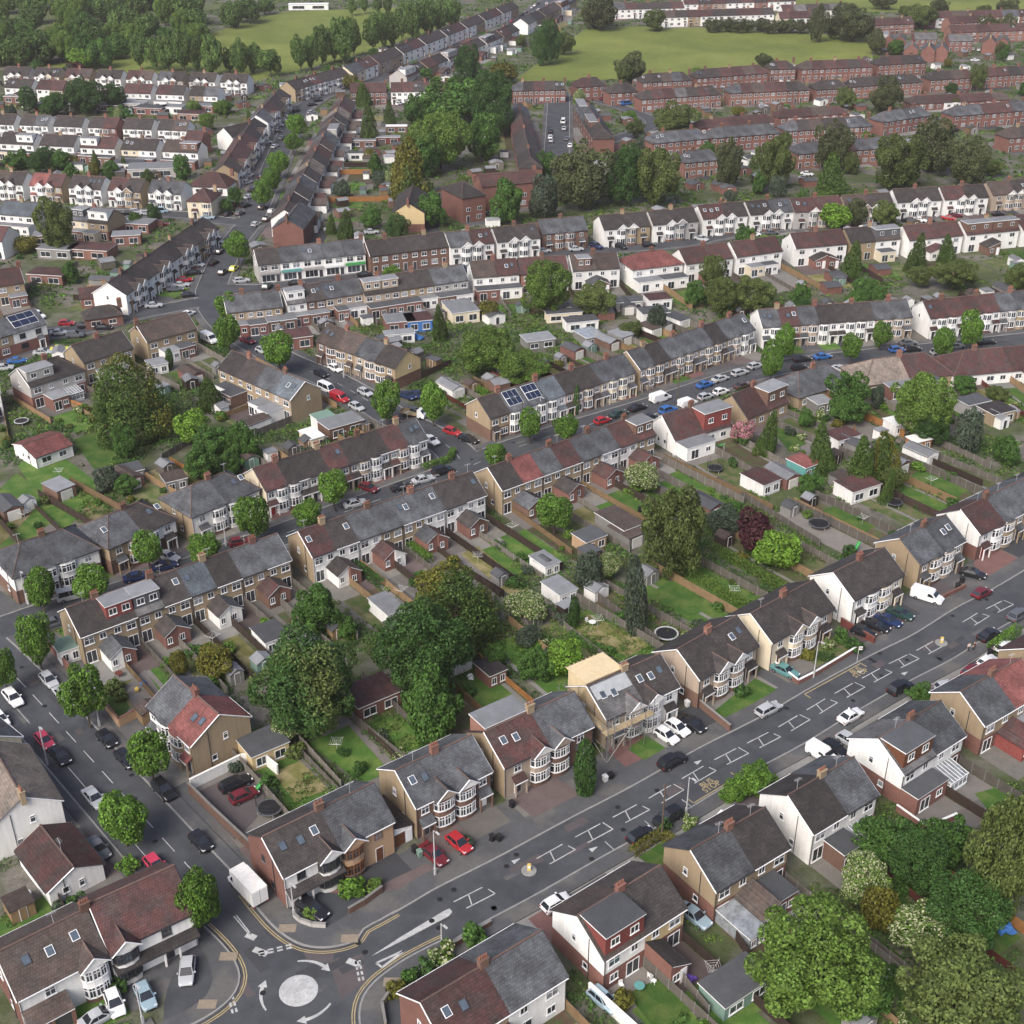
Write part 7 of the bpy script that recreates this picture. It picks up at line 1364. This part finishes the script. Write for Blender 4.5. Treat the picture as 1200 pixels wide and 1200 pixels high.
for a, e in (((xo,yo-.06,0),(-hw*.2,yo-.06,4.5)),((hw,yo-.06,0),(-hw*.2,yo-.06,4.5)),((xo-.06,yo,0),(xo-.06,hd*.3,4.5))): b = MB(); b.bar(a, e, .045, 'scaffold', n=6); b.build('brace', r)
# fresh plywood on the loft box of that house
pl = PLOTS[6]; c, u, n = pl['c'], pl['u'], pl['n']; o = empty('loft_box', (c.x, c.y, 0), math.atan2(u.y, u.x)); tag(o, 'unfinished plywood loft box on the scaffolded house', 'loft extension'); hw = pl['w']/2 - .1; b = MB(); b.box(-hw-.1, hw-.2, .1, 4.3, 5.4, 8.45, 'ply', skip='b'); b.build('wall', o); b = MB(); b.box(-hw-.3, hw-.1, .02, 4.55, 8.45, 8.6, 'ply'); b.build('roof', o)
for k in range(9): b = MB(); b.box(-hw-.2+k*(2*hw/9), -hw-.12+k*(2*hw/9), 4.55, 4.9, 8.4, 8.55, 'board'); b.build('rafter', o)
# aerial clutter of gardens
def table_set(px, py, m, label):
    p = at(px, py); r = empty('garden_table', p); tag(r, label, 'garden table', 'garden tables'); b = MB(); b.lathe([(.6,.70),(.6,.74),(.02,.74)], m, 16); b.build('table_top', r); b = MB(); b.bar((0,0,0),(0,0,.7),.05,m); b.bar((-.4,0,.02),(.4,0,.02),.04,m); b.bar((0,-.4,.02),(0,.4,.02),.04,m); b.build('leg', r)
def chair(px, py, m, rz, label):
    p = at(px, py); r = empty('garden_chair', p, rz); tag(r, label, 'garden chair', 'garden chairs'); b = MB(); b.box(-.25,.25,-.25,.25,.40,.45,m); b.build('seat', r); b = MB(); b.box(-.25,.25,.22,.27,.45,.95,m); b.build('backrest', r)
    for x in (-.22,.22):
        for y in (-.22,.22): b = MB(); b.box(x-.03,x+.03,y-.03,y+.03,0,.4,m); b.build('leg', r)
for a in ((694,733,'plastic_white','white garden table on the dry lawn'),(1020,1141,'plastic_white','white round table on the shady lawn'),(749,1160,'teal','small table on the near patio'),(798,532,'plastic_white','white table on the chalet patio'),(15,1062,'plastic_white','white table in the annexe garden'),(32,1052,'plastic_white','second white table in the annexe garden'),(140,793,'fence_red','round fire pit table on the corner lawn')): table_set(*a)
for x, y, m, z, lb in ((728,1157,'plastic_white',.4,'white chair on the near patio by the wall'),(762,1146,'plastic_white',2.2,'white chair beside the conservatory doors'),(766,1152,'plastic_white',1.0,'second white chair beside the conservatory doors'),(1037,1148,'plastic_white',1,'white chair on the shady lawn'),(1044,1143,'plastic_white',2,'second white chair on the shady lawn'),(688,730,'plastic_white',.5,'white chair on the dry lawn'),(804,535,'plastic_white',.5,'white chair on the chalet patio'),(790,535,'plastic_white',2,'second white chair on the chalet patio')): chair(x, y, m, z, lb)
def rotary_dryer(px, py, label):
    p = at(px, py); r = empty('rotary_dryer', p, px); tag(r, label, 'clothes dryer', 'rotary clothes dryers'); b = MB(); b.bar((0,0,0),(0,0,1.9),.03,'pole_grey'); b.build('post', r)
    for k in range(4): a = k*math.pi/2; b = MB(); b.bar((0,0,1.3),(1.3*math.cos(a),1.3*math.sin(a),1.85),.02,'pole_grey'); b.build('arm', r)
    b = MB()
    for q in (.5,.8,1.1):
        for k in range(4): a, c_ = k*math.pi/2, (k+1)*math.pi/2; b.bar((q*math.cos(a),q*math.sin(a),1.3+q*.42),(q*math.cos(c_),q*math.sin(c_),1.3+q*.42),.012,'plastic_white')
    b.build('line', r)
for k, (x, y) in enumerate(((835,1145),(640,590),(470,700),(560,660),(600,625),(700,735),(250,755),(395,880),(860,700),(900,660),(1010,615),(1090,570),(70,560),(30,610))): rotary_dryer(x, y, f'rotary clothes dryer on a back lawn by {nearest_ref(at(x, y).x, at(x, y).y)}')
def slide(px, py, m, rz, label):
    p = at(px, py); r = empty('garden_slide', p, rz); tag(r, label, 'slide', 'garden slides'); b = MB(); b.obox((0,0,.75),(.86,0,.5),(0,1,0),(-.5,0,.86),1.3,.25,.03,m)
    for s in (-1,1): b.obox((0,s*.25,.83),(.86,0,.5),(0,1,0),(-.5,0,.86),1.3,.03,.1,m)
    b.build('chute', r); b = MB()
    for s in (-1,1): b.bar((1.15,s*.22,0),(1.1,s*.22,1.6),.03,'pole_grey')
    for k in range(4): b.bar((1.14,-.22,.3+.3*k),(1.14,.22,.3+.3*k),.025,'pole_grey')
    b.build('ladder', r)
for a in ((302,929,'shop_green',.8,'green slide in the walled yard'),(1003,646,'shop_green',.9,'green slide on the lawn by the orange fence'),(843,526,'shop_green',-.8,'pale green slide on the chalet lawn')): slide(*a)
# people on the far pavement
def person(px, py, rz, top, label):
    p = at(px, py); r = empty('person', (p.x, p.y, .17), rz); tag(r, label, 'person', None)
    def skin(name, V, Ed, Rr, mat, par, root=0):
        me = bpy.data.meshes.new(name); me.from_pydata(V, Ed, []); me.materials.append(MAT[mat]); o = link(name, me, par); sm = o.modifiers.new('s', 'SKIN'); 
        for i, q in enumerate(Rr): me.skin_vertices[0].data[i].radius = (q[0], q[1]) if isinstance(q, tuple) else (q, q); me.skin_vertices[0].data[i].use_root = i == root
        o.modifiers.new('d', 'SUBSURF').levels = 1; o.modifiers['d'].render_levels = 1; return o
    V = [(0,0,.95),(0,0,1.15),(0,0,1.40),(0,0,1.52),(0,.02,1.63),(0,.02,1.74),(-.19,0,1.40),(-.25,.02,1.12),(-.24,-.08,.88),(-.24,-.11,.78),(.19,0,1.40),(.25,-.02,1.12),(.24,.06,.88),(.24,.09,.78),(-.09,0,.90),(-.10,-.10,.50),(-.10,-.16,.09),(-.10,-.30,.05),(.09,0,.90),(.10,.10,.50),(.10,.22,.09),(.10,.10,.05)]
    Ed = [(0,1),(1,2),(2,3),(3,4),(4,5),(2,6),(6,7),(7,8),(8,9),(2,10),(10,11),(11,12),(12,13),(0,14),(14,15),(15,16),(16,17),(0,18),(18,19),(19,20),(20,21)]
    Rr = [(.16,.11),(.15,.11),(.17,.11),.055,.095,.08,.06,.045,.035,.04,.06,.045,.035,.04,.09,.06,.045,.035,.09,.06,.045,.035]
    skin('body', V, Ed, Rr, 'skin', r); up = lambda s: [(a[0]*s, a[1]*s) if isinstance(a, tuple) else a*s for a in s2]
    s2 = [(.175,.125),(.165,.125),(.185,.125),.075,.055,.055,.075,.055]; skin('shirt', [V[0],V[1],V[2],V[6],V[7],V[10],V[11]], [(0,1),(1,2),(2,3),(3,4),(2,5),(5,6)], [(.175,.125),(.165,.125),(.185,.125),.078,.062,.078,.062], top, r)
    skin('trousers', [V[0],V[14],V[15],V[16],V[18],V[19],V[20]], [(0,1),(1,2),(2,3),(0,4),(4,5),(5,6)], [(.17,.125),.105,.075,.06,.105,.075,.06], 'cloth_dark', r); skin('hair', [(0,.04,1.68),(0,.04,1.77)], [(0,1)], [.10,.075], 'hair', r)
person(1134, 765, .3, 'cloth_white', 'person in a pale top walking on the far end pavement'); person(1140, 764, .4, 'cloth_dark', 'person in dark clothes walking beside the one in pale top')
# flat garden roofs, glasshouses and oddments
def box_room(px, py, w_, d_, h, wall, roofm, rz, label, gl=True, name='garden_room'):
    p = at(px, py); r = empty(name, p, rad(rz)); tag(r, label, 'outbuilding'); b = MB(); b.box(-w_/2,w_/2,-d_/2,d_/2,0,h,wall,skip='tb'); b.build('wall', r); b = MB(); b.box(-w_/2-.18,w_/2+.18,-d_/2-.18,d_/2+.18,h,h+.16,'frame_white',top=roofm); b.build('roof', r)
    if gl:
        for x in (-w_*.25, w_*.25): fr, g_ = MB(), MB(); win_into(fr, g_, (x,-d_/2,h*.5), (1,0,0), (0,-1,0), w_*.3, h*.55, 2, 1); o = fr.build('window', r); g_.build('pane', o)
for a in ((435,825,7,5.5,2.5,'brick','roof_maroon',36,'brick garden bungalow with french doors behind the round tree'),(310,885,5.5,4.5,2.5,'yellow','felt_dark',36,'yellow flat roofed annexe beside the corner pair'),(454,722,3.2,6,2.4,'white','felt',36,'white flat roofed garden room near the alley'),(318,755,4,5,2.4,'white','felt_dark',36,'white garage with dark roof in the gardens'),(725,622,4.5,8,2.6,'concrete','roof_brown',36,'long grey garage in the long gardens'),(690,640,4.5,4,2.4,'peach','felt_dark',36,'peach walled outbuilding in the long gardens'),(638,668,3,4.5,2.2,'white','felt',36,'white low shed on the long lawn'),(655,700,3.5,5,2.3,'white','felt',36,'white outbuilding behind the blossom tree'),
 (80,770,3,3.5,2.4,'white','shed_green',36,'green roofed summer house by the brick wall'),(1003,580,7,5,2.6,'white','roof_maroon',30,'white garden bungalow with maroon roof'),(985,522,6,4.5,2.6,'white','roof_maroon',30,'maroon roofed garden bungalow behind the conifers'),(1165,492,6,5,2.7,'tan','roof_dark',25,'dark roofed outbuilding at the upper gardens'),(1138,482,6,4,2.7,'greywall','felt_dark',25,'grey flat roofed garage at the upper gardens'),(890,572,4.5,6,2.5,'paleblue' if 0 else 'white','roof_maroon',36,'maroon roofed garage with blue door'),(940,553,4,5,2.4,'teal','roof_red',36,'pale blue summer house with red roof'),
 (680,385,8,4,2.5,'white','felt_dark',15,'long white flat roofed outbuilding in the allotments'),(765,375,7,5,2.6,'white','felt_dark',15,'white outbuilding behind the long tan terrace'),(770,360,6,5,2.8,'white','roof_maroon',15,'white outbuilding with maroon roof by the lawn'),(660,375,9,3,2.3,'cream','felt_dark',12,'low cream garages behind the tall ash'),(735,362,7,4,2.5,'greywall','felt_dark',12,'grey outbuilding behind the red roofs'),(690,400,5,6,2.2,'concrete','glass_pale',30,'glasshouse in the allotments'),(630,405,7,5,2.2,'concrete','felt',20,'pale flat roofed shed in the allotments'),
 (540,372,7,9,3.0,'cream','felt',20,'large pale flat roofed workshop behind the shops'),(468,385,7,6,2.8,'brick','felt',15,'brick garage behind the shops'),(490,384,6,6,2.8,'blue','roof_maroon',15,'blue fronted garage behind the shops'),(468,400,7,3,2.4,'plastic_white','felt',15,'white flat roofed garage by the blue tarpaulin'),(345,405,8,6,3,'brick','roof_maroon',20,'brick workshop behind the round street tree'),(330,385,7,5,3,'brickbrown','felt',20,'grey roofed workshop behind the shops'),(400,507,8,5,2.8,'brickbrown','felt',36,'flat roofed brick garage beside the cross street'),(380,500,4,4,2.5,'white','shed_green',36,'white garden room with green roof'),(366,520,3,5,2.3,'cream','plastic_white',36,'white roofed shed by the brown terrace'),
 (200,400,0.1,0.1,.1,'white','felt',0,'') ,(185,435,4,4,2.3,'white','felt',30,'white flat roofed lean-to behind the junction pair'),(1110,925,0.1,.1,.1,'white','felt',0,''),(885,640,0.1,.1,.1,'white','felt',0,''),(155,560,4,4,2.2,'concrete','felt_dark',30,'grey shed on the left lawn'),(205,570,4,4,2.2,'concrete','roof_brown',30,'brown roofed shed behind the hipped pair'),(1085,505,0.1,.1,.1,'white','felt',0,''),(60,285,9,5,3,'brick','felt',10,'long brick garages at the left lane'),(150,285,8,5,3,'brick','felt',10,'brick garage behind the white gabled row'),(345,280,5,4,2.5,'blue','felt',10,'blue roofed shed behind the shops'),(475,225,12,3,2.6,'shed_green','felt',3,'pale green long shed behind the far street'),(425,187,10,3,2.5,'white','felt_dark',3,'white sheds behind the far street'),(425,172,10,3,2.5,'brick','felt',3,'brick sheds behind the far street'),(455,168,9,3,2.5,'fence_red','felt',3,'red sheds behind the far street'),(465,155,8,3,2.5,'brickbrown','plastic_white',3,'white roofed sheds behind the far street'),(180,205,16,9,3.2,'greywall','felt',8,'large flat roofed hall below the fourth street'),
 *[(x, y, w_, d_, 2.8, wl, rf_, -10, 'flat roofed outbuilding between the upper rows of pairs') for x, y, w_, d_, wl, rf_ in ((132,130,9,6,'brickbrown','felt'),(158,128,10,6,'greywall','felt'),(178,133,12,7,'brick','felt_dark'),(205,132,9,6,'white','felt'),(226,140,10,7,'brickpink','roof_maroon'),(242,131,8,5,'brick','felt'),(120,189,10,6,'concrete','felt'),(150,199,10,7,'white','felt_dark'),(90,186,8,5,'brick','felt'),(205,186,10,6,'greywall','felt_dark'),(20,120,9,5,'brick','felt'),(25,255,9,6,'white','felt'),(110,265,9,6,'brick','felt_dark'),(70,300,10,6,'concrete','felt'),(110,300,12,7,'brickpink','roof_maroon'),(165,270,8,6,'brick','felt'),(60,330,10,6,'brick','roof_maroon'))],
 (62,12,18,5,4,'white','felt',0,''),(362,11,24,6,3.2,'plastic_white','plastic_white',4,'long white pavilion at the park edge'),(385,355,4,4,2.5,'brick','felt',15,'brick outhouse behind the shop backs'),(430,362,6,4,2.7,'concrete','felt',15,'concrete outhouse behind the shop backs'),(860,1165,7,4,2.2,'shed_green','felt_dark',36,'dark green flat roofed shed in the near garden'),(1020,900,0.1,.1,.1,'white','felt',0,''),(865,1090,2.6,6,2.0,'glass_pale','glass_pale',36,'long glazed lean-to behind the near pair'),(575,795,3,4,2.2,'brick','roof_dark',36,'small brick shed with dark pitched roof'),(1130,530,0.1,.1,.1,'white','felt',0,''),(1075,525,4,3,2.2,'fence_orange','plastic_white',25,'white canopied shelter by the orange fence'),(960,480,4,4,2.3,'concrete','felt',25,'grey shed behind the slate bungalow'),(1050,505,4,4,2.3,'white','plastic_white',25,'white roofed shed by the blossom tree')):
    if a[-1] or a[2] > .2:
        if a[-1]: box_room(*a)
def ball(px, py, R, m, name, cat, label):
    p = at(px, py); mb = MB(); mb.lathe([(R*math.sin(math.pi*i/8)+.005, R - R*math.cos(math.pi*i/8)) for i in range(9)], m, 12)
    if cat in ('tarpaulin', 'heap'):
        rr = random.Random(px); ang = [rr.uniform(.55, 1.25) for _ in range(12)]; mb.v = [(x*ang[i % 12]*rr.uniform(.85, 1.15), y*ang[i % 12]*rr.uniform(.85, 1.15), z*.42*rr.uniform(.6, 1.2)) for i, (x, y, z) in enumerate(mb.v)]
    tag(mb.build(name, loc=p), label, cat)
ball(161,810,.38,'bollard_yellow','garden_ball','ball','orange ball on the corner patio'); ball(168,803,.4,'blue','water_barrel','barrel','blue barrel on the corner patio'); ball(1175,1090,1.2,'blue','garden_tarpaulin','tarpaulin','crumpled blue tarpaulin in the shady garden'); ball(806,1149,.9,'purple','garden_tarpaulin','tarpaulin','crumpled purple cover on the near patio'); ball(489,397,1.3,'blue','garden_tarpaulin','tarpaulin','bright blue tarpaulin beside the white garage'); ball(552,795,0.7,'plastic_white','garden_heap','heap','pale heap of building waste')
# ------------------------------------------------------------------ haze
hz = MB(); hz.box(-1500, 1500, -200, 2300, -1.5, 124, 'black'); ho = structure(hz.build('haze'), 'stuff'); hm = bpy.data.materials.new('haze'); hm.use_nodes = True; hn = hm.node_tree; hn.nodes.clear()
hv = hn.nodes.new('ShaderNodeVolumePrincipled'); hv.inputs['Color'].default_value = (.95, .83, .83, 1); hv.inputs['Density'].default_value = 0.00013; hv.inputs['Anisotropy'].default_value = .3; hv_o = hn.nodes.new('ShaderNodeOutputMaterial'); hn.links.new(hv.outputs[0], hv_o.inputs['Volume'])
ho.data.materials.clear(); ho.data.materials.append(hm)
# ------------------------------------------------------------------ labels: tell apart what still shares one
by = {}
for o in THINGS: by.setdefault(o['label'], []).append(o)
bpy.context.view_layer.update()
for lab, v in by.items():
    if len(v) < 2: continue
    v.sort(key=lambda o: to_px(o.location)[0])
    if len(v) > 20: continue                      # nothing tells these apart
    for k, o in enumerate(v):
        pre = ('left', 'right')[k] if len(v) == 2 else f'{ORD[k]} from left,' if len(v) > 3 else ('left', 'middle', 'right')[k]
        new = f'{pre} {lab}'
        wds = new.split()
        if len(wds) > 16: new = f'{pre} {" ".join(w_ for w_ in lab.split() if w_ not in ("round", "back", "with", "roof", "garden"))}'
        o['label'] = new
for o in THINGS:
    wds = o['label'].split()
    for drop in (('in', 'the', 'a'), ('white', 'round', 'of', 'row')):
        if len(wds) > 16: wds = [w_ for w_ in wds if w_ not in drop]
    o['label'] = ' '.join(wds[:16])
